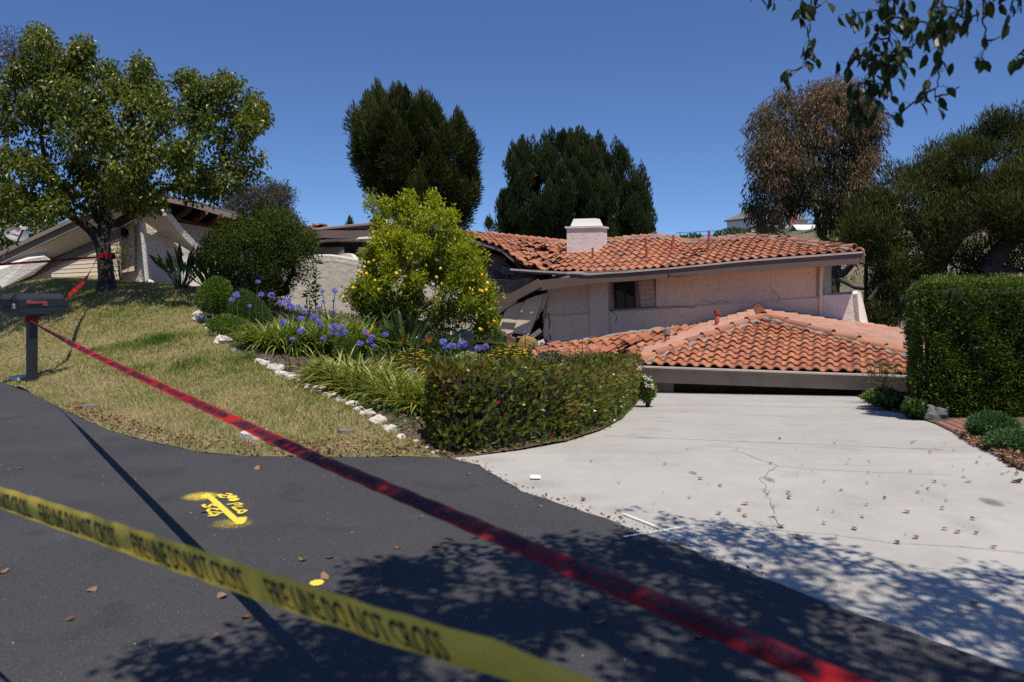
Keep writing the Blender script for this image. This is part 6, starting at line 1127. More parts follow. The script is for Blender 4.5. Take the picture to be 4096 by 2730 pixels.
zz = lambda x, y: (375+x/9.404, 195+y/9.404)
lp = [zz(*q) for q in [(308, 595), (395, 632), (478, 663), (615, 693), (758, 643), (158, 690), (199, 738), (265, 730), (286, 766), (342, 780), (457, 741), (578, 776), (630, 838), (668, 872), (206, 860), (338, 925), (33, 893), (170, 780), (890, 882), (917, 900), (985, 900), (1008, 905), (1057, 830), (1045, 895), (1006, 752), (748, 420), (534, 1127), (888, 1130), (952, 1155), (1062, 1200), (828, 1208), (990, 1090), (795, 1015), (791, 962), (577, 965), (430, 600), (60, 570), (440, 850), (475, 860), (850, 815), (768, 757), (1120, 1190), (990, 1265)]]
lp += [(175+x/9.404, 187.5+y/9.404) for x, y in [(1940, 640), (1870, 690), (1905, 570), (1820, 708), (1780, 750), (1725, 790), (1742, 800), (1710, 826), (1740, 840), (1800, 812), (1880, 876), (1866, 942), (1700, 908), (1650, 945), (1675, 945), (1582, 1030), (1585, 1068), (2190, 664), (2275, 700), (2040, 760), (2145, 800), (2165, 836), (2080, 806), (2222, 850), (2055, 850), (1915, 965), (1945, 1000)]]
lobj = None
for x, y in lp:
    q = P(x, y, 14.2-rng.uniform(.35, .95)); o = bpy.data.objects.new('lemon', lem); COL.objects.link(o); o.parent = lt; o.matrix_parent_inverse = Matrix.Translation(-lt.location); o.location = q; o.rotation_euler = rng.uniform(-.5, .5, 3); s = rng.uniform(.8, 1.15); o.scale = (s, s, s)
# ---------------------------------------------------------------- strap-leaf clumps with blue flower heads
def flower_head(m, c, r, seedn):
    n = 30; d = unit(rng.normal(0, 1, (n, 3))+[0, 0, .35])*[1, 1, .72]; 
    for k in range(5): leaves(m, c+d*r*.42+rng.normal(0, .004, (n, 3)), d+rng.normal(0, .45, (n, 3)), r*.60, .26, None, .5+rng.normal(0, .22, n), TPL4, 3)
def clump(label, c, rad, n, length, group, tone=.36, stalks=(), drybias=0.0):
    c = np.array([c[0]+.27, c[1]+.15, hz(c[0]+.27, c[1]+.15)]); length *= .97; n = int(n*1.5); t = thing('strap_leaf_clump', label, 'plant', c, group); m = MB(); a = rng.uniform(0, 2*math.pi, n); rr_ = rad*np.sqrt(rng.random(n)); bx = c[0]+np.cos(a)*rr_; by = c[1]+np.sin(a)*rr_*.75; bz = H(np.column_stack([bx, by])); b = np.stack([bx, by, bz], 1)
    a2 = a+rng.normal(0, .7, n); L = length*rng.uniform(.65, 1.15, n); th = rng.uniform(.35, 1.15, n); w = rng.uniform(.009, .015, n)*length/.5; S = 7; s = np.linspace(0, 1, S); hd = np.stack([np.cos(a2), np.sin(a2), np.zeros(n)], 1); sd = np.stack([-np.sin(a2), np.cos(a2), np.zeros(n)], 1)
    ang = th[:, None]+s[None]*rng.uniform(-2.2, -.9, n)[:, None]+.55; ang = np.maximum(ang, -1.3); stp = (L/(S-1))[:, None]; dx = np.cumsum(np.cos(ang)*stp, 1)-np.cos(ang[:, :1])*stp; dz = np.cumsum(np.sin(ang)*stp, 1)-np.sin(ang[:, :1])*stp
    p = b[:, None]+hd[:, None]*dx[..., None]+np.array([0, 0, 1.0])*dz[..., None]; ww = np.array([.7, 1, 1, .95, .8, .5, .06]); l = p-sd[:, None]*(w[:, None]*ww[None])[..., None]+[0, 0, .006]; r = p+sd[:, None]*(w[:, None]*ww[None])[..., None]+[0, 0, .006]
    V = np.stack([l, p, r], 2).reshape(-1, 3); base = (np.arange(n)*S*3)[:, None]; k = np.arange(S-1)*3; f = np.concatenate([np.stack([base+k, base+k+1, base+k+4, base+k+3], -1).reshape(-1, 4), np.stack([base+k+1, base+k+2, base+k+5, base+k+4], -1).reshape(-1, 4)])
    tn = np.clip(tone+drybias*(rng.random(n) < .4)+rng.normal(0, .14, n), 0, 1)[:, None]+np.array([0, 0, 0, .02, .08, .2, .4])[None]; m.add(V, [f], np.clip(np.repeat(tn.reshape(-1), 3), 0, 1)); ob('leaves', m, M['leaf_agap'], t)
    for k, (px, py, d, rpx) in enumerate(stalks):
        h = P(px, py, d); g = np.array([h[0]+rng.normal(0, .03), h[1]+.05, hz(h[0], h[1])]); mid = (g+h)/2+[rng.normal(0, .03), 0, 0]; m = MB(); m.tube([g, mid, h], [.009, .008, .006], 5); st = ob('flower_stalk', m, M['stem'], t)
        m = MB(); flower_head(m, h, rpx/F*d*rng.uniform(.72, .98), k); ob('flower_head', m, M['purple'], st)
    return t
y3 = lambda L, d: [(175+x/9.404, 187.5+y/9.404, dd, r/9.404) for x, y, r, dd in [(q[0], q[1], q[2], d if len(q) < 4 else q[3]) for q in L]]
gA = 'strap leaf clumps in the planting bed'
clump('yellowing strap leaf clump nearest the biggest white rocks', bedpt(325, 388), .42, 330, .55, gA, .40, (), .22)
clump('strap leaf clump beside the small rocks, middle of the lawn border', bedpt(262, 350), .48, 340, .60, gA, .36, y3([(580, 1008, 42, 12.2), (535, 1058, 42, 12.3), (702, 1115, 26, 12.2)], 12), .12)
clump('dense green strap leaf clump with most blue flower heads', bedpt(310, 352), .62, 380, .72, gA, .25, y3([(905, 1012, 38, 11.9), (780, 888, 36, 12.9), (812, 1005, 40, 12.4), (992, 1090, 46), (1055, 1065, 50), (1090, 1128, 50), (1160, 1122, 36), (1220, 1165, 44), (1015, 1262, 44, 11), (1185, 1235, 46, 11.3), (1190, 1352, 50, 10.8), (1100, 1425, 30, 10.4)], 11.6))
clump('green strap leaf clump with blue flowers next to the lemon tree', bedpt(345, 350), .55, 330, .66, gA, .25, y3([(1305, 1222, 54), (1350, 1260, 38), (1375, 1305, 40), (1490, 1310, 50), (1560, 1320, 44), (1480, 1365, 40), (1545, 1380, 52), (1600, 1362, 36), (1405, 1415, 42, 10.6), (1385, 975, 34, 12.6), (1505, 970, 42, 12.6), (1385, 1075, 32, 12.3), (1350, 1135, 34, 12), (1485, 1165, 28, 12.2), (1490, 1065, 24, 12.4)], 11.4))
clump('pale dry tipped strap leaf clump between the rocks and orange flowers', bedpt(352, 396), .50, 380, .55, gA, .44, y3([(1790, 1360, 42), (1850, 1408, 46), (1740, 1465, 50), (1830, 1450, 44), (1870, 1490, 32), (1975, 1385, 46, 11.2)], 10.6), .28)
clump('strap leaf clump against the left end of the low hedge', bedpt(398, 412), .42, 330, .50, gA, .40, (), .2)
clump('strap leaf clump low beside the hedge and rocks', bedpt(374, 405), .36, 230, .48, gA, .40, (), .25)
clump('small strap leaf clump behind the round light shrub', bedpt(285, 338), .35, 170, .5, gA, .34)
zq = lambda L, d: [(437.5+x/18.82, 312.5+y/18.82, d, r/18.82) for x, y, r in L]
clump('blue flowered clump just behind the low hedge and orange flowers', bedpt(447, 372), .3, 60, .4, gA, .3, zq([(110, 550, 95), (140, 650, 70), (270, 640, 100), (430, 600, 90), (500, 590, 105), (760, 680, 90), (900, 640, 85)], 10.2)+[(525, 332, 12, 2.0), (400+0, 379, 10, 4.5), (411, 371, 10, 4.5)])
# filler leaves so the bed reads as planted
m = MB(); cand = rng.uniform([-6, 6.8], [2.6, 17], (26000, 2)); cand = cand[inpoly(cand, bed_poly)]; cl = noisev(np.column_stack([cand, cand[:, :1]*0]), 1.5, 9); cand = cand[(cl > -.25)]; p = np.column_stack([cand, H(cand)+rng.uniform(0, .14, len(cand))])
leaves(m, p, rng.normal(0, .7, p.shape)+[0, 0, .5], rng.uniform(.03, .08, len(p)), .5, None, rng.normal(.42, .22, len(p)), TPL4, 2); struct('ground_cover', m, M['leaf_ivy'], 'stuff')
m = MB(); n = 7000; cand = rng.uniform([-6, 6.6], [1, 13], (n, 2)); cand = cand[inpoly(cand, bed_poly)]; p = np.column_stack([cand, H(cand)+.02]); leaves(m, p, rng.normal(0, 1, p.shape)*[1, 1, .2], rng.uniform(.03, .06, len(p)), .6, None, rng.random(len(p)), TPL5, 1); struct('leaf_mulch', m, M['litter'], 'stuff')
# ---------------------------------------------------------------- other plants of the bed
mound('light_shrub', 'rounded light green shrub at the top of the rock border', 'shrub', [(196, 300), (199, 290), (206, 284), (214, 278), (222, 279), (230, 286), (233, 298), (230, 308), (218, 314), (204, 312)], 14.2, .45, 2600, .075, 'leaf_light', .3, .5, TPL5, None, .45)
mound('ferny_shrub', 'low feathery green shrub between the round shrubs', 'shrub', [(230, 300), (236, 293), (246, 290), (256, 296), (264, 304), (272, 316), (262, 324), (240, 322), (228, 316)], 13.4, .5, 5200, .05, 'leaf_fern', .25, .4, TPL4, None, .5)
mound('low_green_plant', 'yellow green leafy plants at the foot of the light shrub', 'plant', [(206, 326), (214, 318), (232, 316), (250, 322), (256, 334), (240, 342), (222, 340)], 12.9, .4, 1900, .07, 'leaf_light', .3, .6, TPL5, None, .55)
mound('ferny_shrub', 'small feathery plant among the strap leaves', 'shrub', [(338, 350), (342, 340), (350, 338), (356, 346), (358, 364), (340, 366)], 10.6, .2, 1500, .04, 'leaf_fern', .2, .6, TPL4, None, .45)
mound('climbing_shrub', 'grey green shrub behind the iron gate and lemon tree', 'shrub', [(470, 345), (472, 330), (480, 322), (492, 322), (500, 330), (507, 345), (512, 362), (470, 366)], 15.2, .5, 3600, .055, 'leaf_fern', .4, .4, TPL4, None, .62)
mound('green_shrub', 'leafy green plants at the base of the garden wall by the lemon tree', 'shrub', [(355, 336), (366, 322), (384, 320), (398, 326), (400, 340), (380, 348), (360, 346)], 14.6, .4, 2600, .06, 'leaf_light', .4, .5, TPL5, None, .3)
mound('green_shrub', 'dark leafy plants under the lemon tree beside the pillar', 'shrub', [(420, 345), (432, 334), (448, 336), (458, 346), (456, 360), (425, 360)], 13.4, .4, 1700, .06, 'leaf_ivy', .4, .5, TPL5, None, .3)
vr = mound('variegated_shrub', 'domed cream and green variegated shrub with crimson flowers', 'shrub', [(450, 372), (452, 362), (459, 355), (468, 352), (478, 355), (485, 363), (487, 374), (470, 380)], 10.6, .3, 3000, .035, 'leaf_var', .5, .5, TPL5, None, .55)
m = MB(); c = np.array([P(x, y, 10.25) for x, y in [(468, 359), (470, 360), (473, 360), (476, 361), (469, 357), (481, 360)]]); c = np.repeat(c, 22, 0)+rng.normal(0, .018, (132, 3)); leaves(m, c, rng.normal(0, 1, c.shape)+[0, -.4, .3], .028, .7, None, .5, TPL4, 3); ob('flower', m, M['red_petal'], vr)
def daisies(label, outline, d, th, n, nf, fl='yellow_petal'):
    t = mound('flowering_plant', label, 'flowers', outline, d, th, n, .05, 'leaf_fern', .28, .6, TPL4, 'flower patches behind the low hedge', .35); q, dp, e = in_outline(outline, nf, d, th, .8); py = HY-(q[:, 2]-CH)/q[:, 1]*F; q = q[rng.random(nf) < np.clip(1.25-(py-np.min(py))/(np.ptp(py)+1e-6), .1, 1)]; m = MB()
    for k in range(8): a = k*math.pi/4+rng.random(len(q)); leaves(m, q+[0, 0, .02], np.stack([np.cos(a), np.sin(a), np.full(len(q), .15)], 1), .026, .5, (0, -.6, 1), rng.normal(.5, .2, len(q)), TPL4, .4)
    ob('flower', m, M[fl], t); return t
daisies('orange yellow daisy patch in front of the lemon tree', [(372, 372), (384, 362), (398, 354), (412, 350), (428, 352), (440, 362), (446, 378), (410, 384), (380, 382)], 11.2, .5, 4500, 330)
daisies('bright yellow daisy patch beside the iron gate above the hedge', [(462, 378), (470, 361), (486, 355), (500, 348), (515, 347), (530, 352), (538, 366), (525, 378), (490, 382)], 10.4, .5, 4500, 520)
daisies('purple sage spikes at the left end of the lower tile roof', [(528, 374), (532, 362), (540, 354), (552, 352), (562, 356), (566, 370), (545, 380)], 10.6, .35, 1500, 160, 'sage_petal')
def rosette(name, label, base, n, L, w, mat, group=None, flowers=()):
    b = np.array([base[0], base[1], hz(base[0], base[1])]); t = thing(name, label, 'plant', b, group); m = MB(); ms = MB()
    for i in range(n):
        a = rng.uniform(0, 2*math.pi); el = rng.uniform(.75, 1.45); l = L*rng.uniform(.7, 1.1); h = np.array([math.cos(a)*math.cos(el), math.sin(a)*math.cos(el), math.sin(el)]); p0 = b+np.array([math.cos(a), math.sin(a), 0])*rng.uniform(0, .12); p1 = p0+h*l*.5; ms.tube([p0, p1], [.011, .008], 5)
        sd = unit(np.cross(h, [math.sin(a*3), math.cos(a*3), .3])); dn = np.cross(sd, h); s = np.linspace(0, 1, 7); pr = np.array([.15, .7, 1, 1, .85, .5, .05])*w; c = p1+h*(s*l*.55)[:, None]-np.array([0, 0, 1.0])*(.10*l*s**2)[:, None]
        V = np.stack([c-sd*pr[:, None]+dn*.02, c, c+sd*pr[:, None]+dn*.02], 1).reshape(-1, 3); k = np.arange(6)*3; m.add(V, [np.concatenate([np.stack([k, k+1, k+4, k+3], 1), np.stack([k+1, k+2, k+5, k+4], 1)])], float(np.clip(rng.normal(.45, .25), 0, 1)))
    ob('leaf_blades', m, M[mat], t); ob('leaf_stems', ms, M['stem'], t)
    for x, y, d in flowers:
        q = P(x, y, d); m = MB(); m.tube([b, (b+q)/2+[0, 0, .03], q], .008, 5); st = ob('flower_stalk', m, M['stem'], t); m = MB(); n = 10; leaves(m, np.tile(q, (n, 1)), rng.normal(0, .35, (n, 3))+[.3, 0, .9], .11, .22, None, .5, TPL4, 2); ob('flower_head', m, M['orange_petal'], st)
    return t
gb_p = 'bird of paradise plants'
rosette('paddle_leaf_plant', 'paddle leaved plant before the torn beige side wall, left one', P(181, 285, 17.2), 36, 1.0, .055, 'leaf_bop', gb_p, [(166, 264, 17)])
rosette('paddle_leaf_plant', 'paddle leaved plant between the low wall and the dark round shrub', P(213, 286, 16.8), 36, .9, .05, 'leaf_bop', gb_p)
rosette('paddle_leaf_plant', 'dark paddle leaved plant at the foot of the lemon tree', bedpt(405, 356), 42, .75, .05, 'leaf_bop', gb_p, [(427, 343, 12.4), (401, 345, 12.4), (366, 336, 11.2)])
def wand(name, label, base, hgt, mat, nst=1, leaf=.07, spread_=.15, npl=46, ratio=.4, bare=0.0, group=None, cat='plant', tone=.4, stem='stem', up=.4, r=.010):
    b = np.array(base); t = thing(name, label, cat, b, group); ms, m = MB(), MB()
    for i in range(nst):
        a = rng.uniform(0, 2*math.pi); top = b+np.array([math.cos(a)*spread_, math.sin(a)*spread_, hgt*rng.uniform(.7, 1)]); mid = (b+top)/2+rng.normal(0, .04, 3); q = np.array([b+[math.cos(a)*.04, math.sin(a)*.04, 0], mid, top]); ms.tube(q, [r, r*.8, r*.4], 5)
        s = rng.uniform(bare, 1, npl)[:, None]; p = (1-s)**2*q[0]+2*s*(1-s)*q[1]*1.0+s**2*q[2]; an = rng.uniform(0, 2*math.pi, npl); o = np.stack([np.cos(an), np.sin(an), np.full(npl, up)], 1); tw = rng.uniform(0, spread_*.9, npl)[:, None] if bare else 0; leaves(m, p+o*tw, o+rng.normal(0, .3, o.shape), rng.uniform(.6, 1.1, npl)*leaf, ratio, None, rng.normal(tone, .25, npl), TPL5, 1)
    ob('stem', ms, M[stem], t); ob('leaves', m, M[mat], t); return t
g_ = bedpt(317, 330); wand('tall_stem_plant', 'tall single stem plant with paired oval leaves before the grey wall', P(317, 312, 14)+[0, 0, -.1], 1.05, 'leaf_bop', 1, .15, .02, 44, .36, .05, None, 'plant', .25)
wand('tall_stem_plant', 'shorter leafy stem plant beside the dark round shrub', P(308, 312, 14)+[0, 0, -.1], .72, 'leaf_bop', 2, .13, .06, 26, .36, .1, None, 'plant', .2)
wand('thin_shrub', 'thin reddish nandina like shrub standing before the cracked pink wall', np.array([P(577, 366, 11.5)[0], 11.5, -.45]), 1.12, 'leaf_nand', 7, .06, .19, 90, .34, .55, 'thin twiggy shrubs', 'shrub', .55, 'bark', .2, .008)
wand('thin_shrub', 'thin twiggy shrub on the ivy at the right end of the sunken garage', np.array([P(883, 402, 14.6)[0], 14.6, -.95]), 1.15, 'leaf_nand', 10, .065, .28, 70, .34, .45, 'thin twiggy shrubs', 'shrub', .4, 'bark_grey', .2, .010)
wand('thin_shrub', 'thin twiggy shrub growing beside the beige garage pillar', np.array([P(122, 289, 19.6)[0], 19.6, 1.1]), 1.35, 'leaf_nand', 8, .08, .3, 60, .34, .5, 'thin twiggy shrubs', 'shrub', .3, 'bark_grey', .2, .010)
n = 26
for i, (px, py, d, hh) in enumerate([(402, 320, 13.6, .5), (425, 330, 13.4, .5), (378, 320, 13.8, .5)]):
    b = P(px, py, d); t = thing('dry_stalks', ['dry bare seed stalks under the lemon tree crown', 'dry bare seed stalks right of the lemon trunk', 'dry bare seed stalks at the wall left of the lemon tree'][i], 'dry stalks', (b[0], b[1], hz(b[0], b[1])), 'dry seed stalks'); m = MB()
    for k in range(16): q = np.array([b[0]+rng.normal(0, .22), b[1]+rng.normal(0, .15), 0]); q[2] = hz(q[0], q[1]); m.tube([q, q+[rng.normal(0, .05), 0, .75+rng.uniform(0, .35)]], .004, 4)
    ob('stalk', m, M['bark'], t); m = MB(); ob('seed_head', m.add(*lump(b+[0, 0, .4], .02, (6, 5), .2, 1), .5), M['bark'], t)
wr = mound('rose_bush', 'small rose bush with pale flowers at the far end of the hedge', 'shrub', [(640, 398), (641, 384), (644, 376), (650, 380), (655, 388), (653, 396), (648, 402)], 13.6, .22, 1000, .07, 'leaf_light', .45, .5, TPL5, None, .5)
m = MB(); c = np.array([P(x, y, 13.3) for x, y in [(646, 377), (649, 380), (653, 386), (647, 385), (621, 361), (628, 362), (640, 368)]]); c = np.repeat(c, 16, 0)+rng.normal(0, .016, (112, 3)); leaves(m, c, rng.normal(0, 1, c.shape), .04, .8, None, .6, TPL4, 3); ob('flower', m, M['pale_petal'], wr)
for lab, px, py, d, h in [('dark garden spike light among the strap leaves by the rocks', 318, 388, 9.3, .22), ('dark garden spike light beside the light round shrub', 213, 320, 13.4, .3)]:
    b = P(px, py, d); b[2] = hz(b[0], b[1]); t = thing('garden_light', lab, 'garden light', b, 'garden spike lights'); m = MB(); m.tube([b-[0, 0, .05], b+[0, 0, h]], .014, 8); ob('stake', m, M['dish'], t); m = MB(); m.tube([b+[0, 0, h], b+[0, 0, h+.05]], [.022, .03], 10); ob('lamp_head', m, M['iron'], t)
# ---------------------------------------------------------------- right side: ivy, junipers, brick strip, litter
mound('ivy_patch', 'low mound of light and dark ivy by the driveway under the thin shrub', 'ivy', [(862, 398), (870, 392), (884, 390), (898, 394), (906, 404), (914, 416), (898, 412), (876, 404)], 13.3, .8, 3600, .075, 'leaf_ivy', .8, .6, TPL5, 'ivy by the driveway', .6, 2)
mound('ivy_patch', 'shaded dark ivy beneath the left foot of the tall hedge', 'ivy', [(902, 408), (912, 398), (930, 400), (934, 414), (926, 422), (912, 418)], 11.2, .6, 2200, .07, 'leaf_ivy', .8, .6, TPL5, 'ivy by the driveway', .3, 2)
mound('juniper_shrub', 'low spreading blue green juniper, upper one, at the right edge', 'shrub', [(967, 428), (970, 420), (980, 415), (992, 414), (1004, 418), (1018, 424), (1020, 436), (1000, 440), (980, 438)], 8.3, .35, 5200, .055, 'leaf_jun', .28, .45, TPL4, 'low junipers by the driveway', .45, 4)
mound('juniper_shrub', 'low spreading juniper, lower one, over the dry leaves at right edge', 'shrub', [(984, 444), (992, 434), (1012, 432), (1040, 436), (1050, 462), (1020, 460), (1000, 452)], 7.3, .35, 5200, .055, 'leaf_jun', .28, .45, TPL4, 'low junipers by the driveway', .5, 4)
m = MB(); q = [G(936, 424.5), G(970, 441), G(995, 428), G(962, 420)]; q = [np.array([p[0], p[1], zdrive(p[1])+.03]) for p in q]; a, b, c, d = q
for i in range(9):
    for j in range(4):
        f = lambda u, v: (a*(1-u)+b*u)*(1-v)+(d*(1-u)+c*u)*v
        o = .5 if j % 2 else 0; u0, u1 = (i+o)/9.5+.006, (i+1+o)/9.5-.006; v0, v1 = j/4+.02, (j+1)/4-.02
        m.slab([f(u0, v0), f(u1, v0), f(u1, v1), f(u0, v1)], (0, 0, -.05))
m.slab([f(0, 0)-[0, 0, .012], f(1, 0)-[0, 0, .012], f(1, 1)-[0, 0, .012], f(0, 1)-[0, 0, .012]], (0, 0, -.04)); tag(ob('brick_strip', m, M['brick']), 'patch of red brick paving between the driveway and the juniper', 'brick paving')
b = G(931, 421); t_ = MB(); t_.add(*lump(b+[.1, .1, .06], .17, (12, 8), .3, 33, (1, .8, .7)), .5); tag(ob('border_rock', t_, M['sheath']), 'shadowed grey rock at the foot of the tall hedge', 'rock')
def scatter(n, poly, zf, sz, mat, name, lift=.01):
    poly = np.array(poly); lo, hi = poly.min(0), poly.max(0); q = rng.uniform(lo, hi, (n*4, 2)); q = q[inpoly(q, poly)][:n]; p = np.column_stack([q, zf(q)+rng.uniform(lift, lift+.03, len(q))]); m = MB(); leaves(m, p, rng.normal(0, 1, p.shape)*[1, 1, .25], rng.uniform(.6, 1.2, len(p))*sz, .6, None, rng.random(len(p)), TPL5, 1.6); struct(name, m, M[mat], 'stuff')
scatter(3400, [G(955, 433)[:2], G(968, 437)[:2], G(1010, 455)[:2], G(1060, 470)[:2], G(1060, 484)[:2], G(1010, 466)[:2], G(975, 446)[:2]], lambda q: zdrive(q[:, 1]), .06, 'litter', 'leaf_litter')
scatter(900, [G(878, 405)[:2], G(900, 409)[:2], G(925, 420)[:2], G(905, 415.5)[:2], G(885, 409)[:2]], lambda q: zdrive(q[:, 1]), .05, 'litter', 'leaf_litter')
le = np.array(EDGE_L[5:]); scatter(1500, np.vstack([le+[0, -.02], le[::-1]+[-.05, .35]]), lambda q: np.maximum(H(q), 0)+.02, .045, 'litter', 'leaf_litter')
ee = np.array(EDGE_D[:8]); scatter(420, np.vstack([ee+[.02, .05], ee[::-1]+[-.03, -.05]]), lambda q: q[:, 0]*0+.008, .035, 'litter', 'leaf_litter')
# ---------------------------------------------------------------- street tree at the camera: trunk and crown out of frame, shade on the road, twigs hanging into view
stb = np.array([3.1, -1.6, 0.0]); stt = thing('street_tree', 'street tree beside the viewer with leafy twigs hanging in at the top right', 'tree', stb)
SH = np.array([0.17, -0.41, 1.0])
shade = [G0(*q)[:2] for q in [(150, 720), (168, 664), (240, 655), (300, 628), (372, 602), (376, 568), (430, 566), (470, 549), (560, 554), (640, 534), (700, 530), (740, 548), (800, 545), (860, 562), (900, 564), (960, 574), (1060, 582), (1200, 620)]]+[(3.6, 1.6), (.2, 1.2)]
shade = np.array(shade); lo, hi = shade.min(0), shade.max(0); q = rng.uniform(lo, hi, (3000, 2)); q = q[inpoly(q, shade)]
dens = np.where(q[:, 0]*.5+q[:, 1] > 4.65, .62, 1.0); q = q[rng.random(len(q)) < dens][:300]
edge_pts = dense(shade[:-3], .22); edge_pts = edge_pts+rng.normal(0, .07, edge_pts.shape)-[0, .06]
hgt_ = np.concatenate([rng.uniform(3.3, 5.6, len(q)), rng.uniform(3.2, 4.2, len(edge_pts))]); qq = np.vstack([q, edge_pts]); att = np.column_stack([qq, np.zeros(len(qq))])+SH*hgt_[:, None]
nb = 260; bk_ = np.column_stack([rng.uniform(-1.8, 6.0, nb), rng.uniform(-5.5, 1.2, nb), rng.uniform(3.6, 8.0, nb)]); gb2 = bk_[:, :2]+np.column_stack([-SH[0]*bk_[:, 2], -SH[1]*bk_[:, 2]]); bk_ = bk_[(gb2[:, 1] < 2.3) | ((gb2[:, 0] > 1.5) & (gb2[:, 1] < 3.6))]; att = np.vstack([att, bk_])  # rear crown added out of view to block sky light over the road
tr = [([stb, stb+[-.1, .1, 1.2], stb+[-.25, .3, 2.6]], [.26, .18, .16], None), ([stb+[-.25, .3, 2.6], (2.2, -.4, 3.6), (1.2, .6, 4.3), (.2, 1.2, 4.6)], [.12, .10, .07, .04], 1), ([stb+[-.25, .3, 2.6], (3.2, -.2, 3.8), (3.4, 1.0, 4.5), (3.0, 2.2, 4.6)], [.12, .10, .07, .04], 1), ([stb+[-.25, .3, 2.6], (2.6, 0, 4.2), (2.0, 1.5, 5.0)], [.11, .08, .04], 1)]
N_, PA, DI, RR, EN, nt = grow(tr, att, .006, .5, 0, .12, .3); ob('trunk', branch_mesh(N_, PA, RR, 6), M['bark'], stt, True)
gx_ = N_[EN][:, 0]-SH[0]*N_[EN][:, 2]; per_ = np.where(gx_ < 1.1, 105, 70); per_[N_[EN][:, 1] < -.6] = 50; c = np.repeat(N_[EN], per_, 0); o = unit(rng.normal(0, 1, (len(c), 3)))*(rng.random((len(c), 1))**.55)*.21; m = MB()
leaves(m, c+o, unit(o)*.4+rng.normal(0, .45, o.shape)+[0, 0, -.6], rng.uniform(.06, .09, len(c)), .58, None, .45+rng.normal(0, .25, len(c)), TPL5, 1.6); ob('crown', m, M['leaf_over'], stt)
k8 = lambda L: [(725+x/7.87, y/7.87) for x, y in L]
m, tw = MB(), MB()
def strand(pts, d, dens, sz=(.058, .085), r=.004, side=.03):
    p = dense(np.array([P(x, y, d+rng.normal(0, .03)) for x, y in pts]), .02); p[1:-1] += rng.normal(0, .003, (len(p)-2, 3)); tw.tube(p, np.linspace(r*1.5, r*.6, len(p)), 5); n = max(1, int(len(p)*dens)); i = rng.integers(0, len(p), n)
    off = np.column_stack([rng.normal(0, side, n), rng.normal(0, side*1.4, n), rng.normal(0, side*.6, n)]); b = p[i]+off
    for a, e in zip(p[i], b): tw.tube([a, (a+e)/2+[0, 0, .004], e], .0014, 4, cap=False)
    ax = np.column_stack([rng.normal(0, .38, n), rng.normal(0, .35, n), np.full(n, -1.0)]); up = np.column_stack([rng.normal(0, .6, n), np.full(n, -1.0), rng.normal(0, .3, n)]); leaves(m, b, ax, rng.uniform(*sz, n), .50, up, rng.normal(.5, .25, n), TPL8, 1.6)
strand(k8([(690, -260), (680, 0), (672, 200), (640, 400), (600, 540)]), 4.0, .55); strand(k8([(600, 530), (520, 560), (455, 600)]), 4.0, .7, side=.015); strand(k8([(640, 450), (680, 470), (725, 500)]), 4.0, .25); strand(k8([(660, 60), (590, 80), (540, 130)]), 4.0, .9); strand(k8([(680, 90), (760, 40), (800, 0)]), 4.0, .9)
strand(k8([(200, -140), (230, -60), (330, -40)]), 4.1, .8); strand(k8([(330, -90), (400, -40), (430, -10)]), 4.1, .8); strand(k8([(1350, -260), (1340, 0), (1290, 250), (1270, 420), (1180, 600), (1130, 760), (1100, 930), (1115, 1010)]), 3.8, 2.0, side=.05)
strand(k8([(1330, 60), (1150, 90), (960, 110)]), 3.9, 1.0); strand(k8([(960, 110), (960, 150), (990, 190)]), 3.9, .8); strand(k8([(1300, 130), (1500, 160), (1700, 200), (1850, 60)]), 3.8, 1.1, side=.04); strand(k8([(1285, 300), (1180, 300), (1150, 330)]), 3.9, 1.1); strand(k8([(1270, 430), (1100, 440), (1000, 430), (960, 500)]), 3.8, 1.1, side=.035)
strand(k8([(1290, 440), (1400, 400), (1520, 330), (1640, 300), (1700, 200)]), 3.8, 1.2, side=.045); strand(k8([(1250, 500), (1340, 520), (1370, 540)]), 3.9, .9); strand(k8([(1200, 600), (1260, 640), (1250, 700)]), 3.8, 1.0); strand(k8([(1180, 640), (1060, 660), (1020, 760), (1010, 860)]), 3.8, 1.7, side=.045); strand(k8([(1130, 780), (1050, 880), (1040, 960)]), 3.8, 1.1, side=.03)
strand(k8([(1720, -200), (1700, 200), (1680, 400), (1680, 600), (1650, 780), (1700, 830), (1755, 870)]), 3.7, .35); strand(k8([(1650, 700), (1520, 780), (1400, 880), (1330, 910), (1240, 880)]), 3.75, .5, side=.015); strand(k8([(1655, 760), (1750, 745), (1850, 680)]), 3.7, 0); strand(k8([(1690, 480), (1730, 510), (1750, 560)]), 3.7, .35)
strand(k8([(2060, -220), (2040, 0), (2030, 140), (2060, 330), (2020, 460), (1960, 450)]), 3.6, .16); strand(k8([(2060, 320), (2120, 300), (2170, 285)]), 3.6, 0); strand(k8([(1760, 140), (1820, 210), (1830, 270)]), 3.7, .5); strand(k8([(2000, 110), (1880, 140), (1800, 60), (1640, 40)]), 3.6, .8, side=.035); strand(k8([(1860, -60), (2000, -20), (2080, 30)]), 3.6, 1.0, side=.04); strand(k8([(1880, 160), (1910, 240)]), 3.6, .5)
strand(k8([(2180, -120), (2250, -40), (2330, 30), (2330, 110)]), 3.5, .8); strand(k8([(2380, 380), (2310, 440), (2290, 500)]), 3.5, .6, side=.015); strand(k8([(1240, -150), (1230, -30), (1220, 20)]), 3.8, .9); strand(k8([(1420, -150), (1440, -20), (1460, 30)]), 3.8, .7); strand(k8([(1640, 40), (1620, 90)]), 3.6, .6)
hb = ob('hanging_twig', tw, M['bark'], stt); ob('leaves', m, M['leaf_over'], hb)
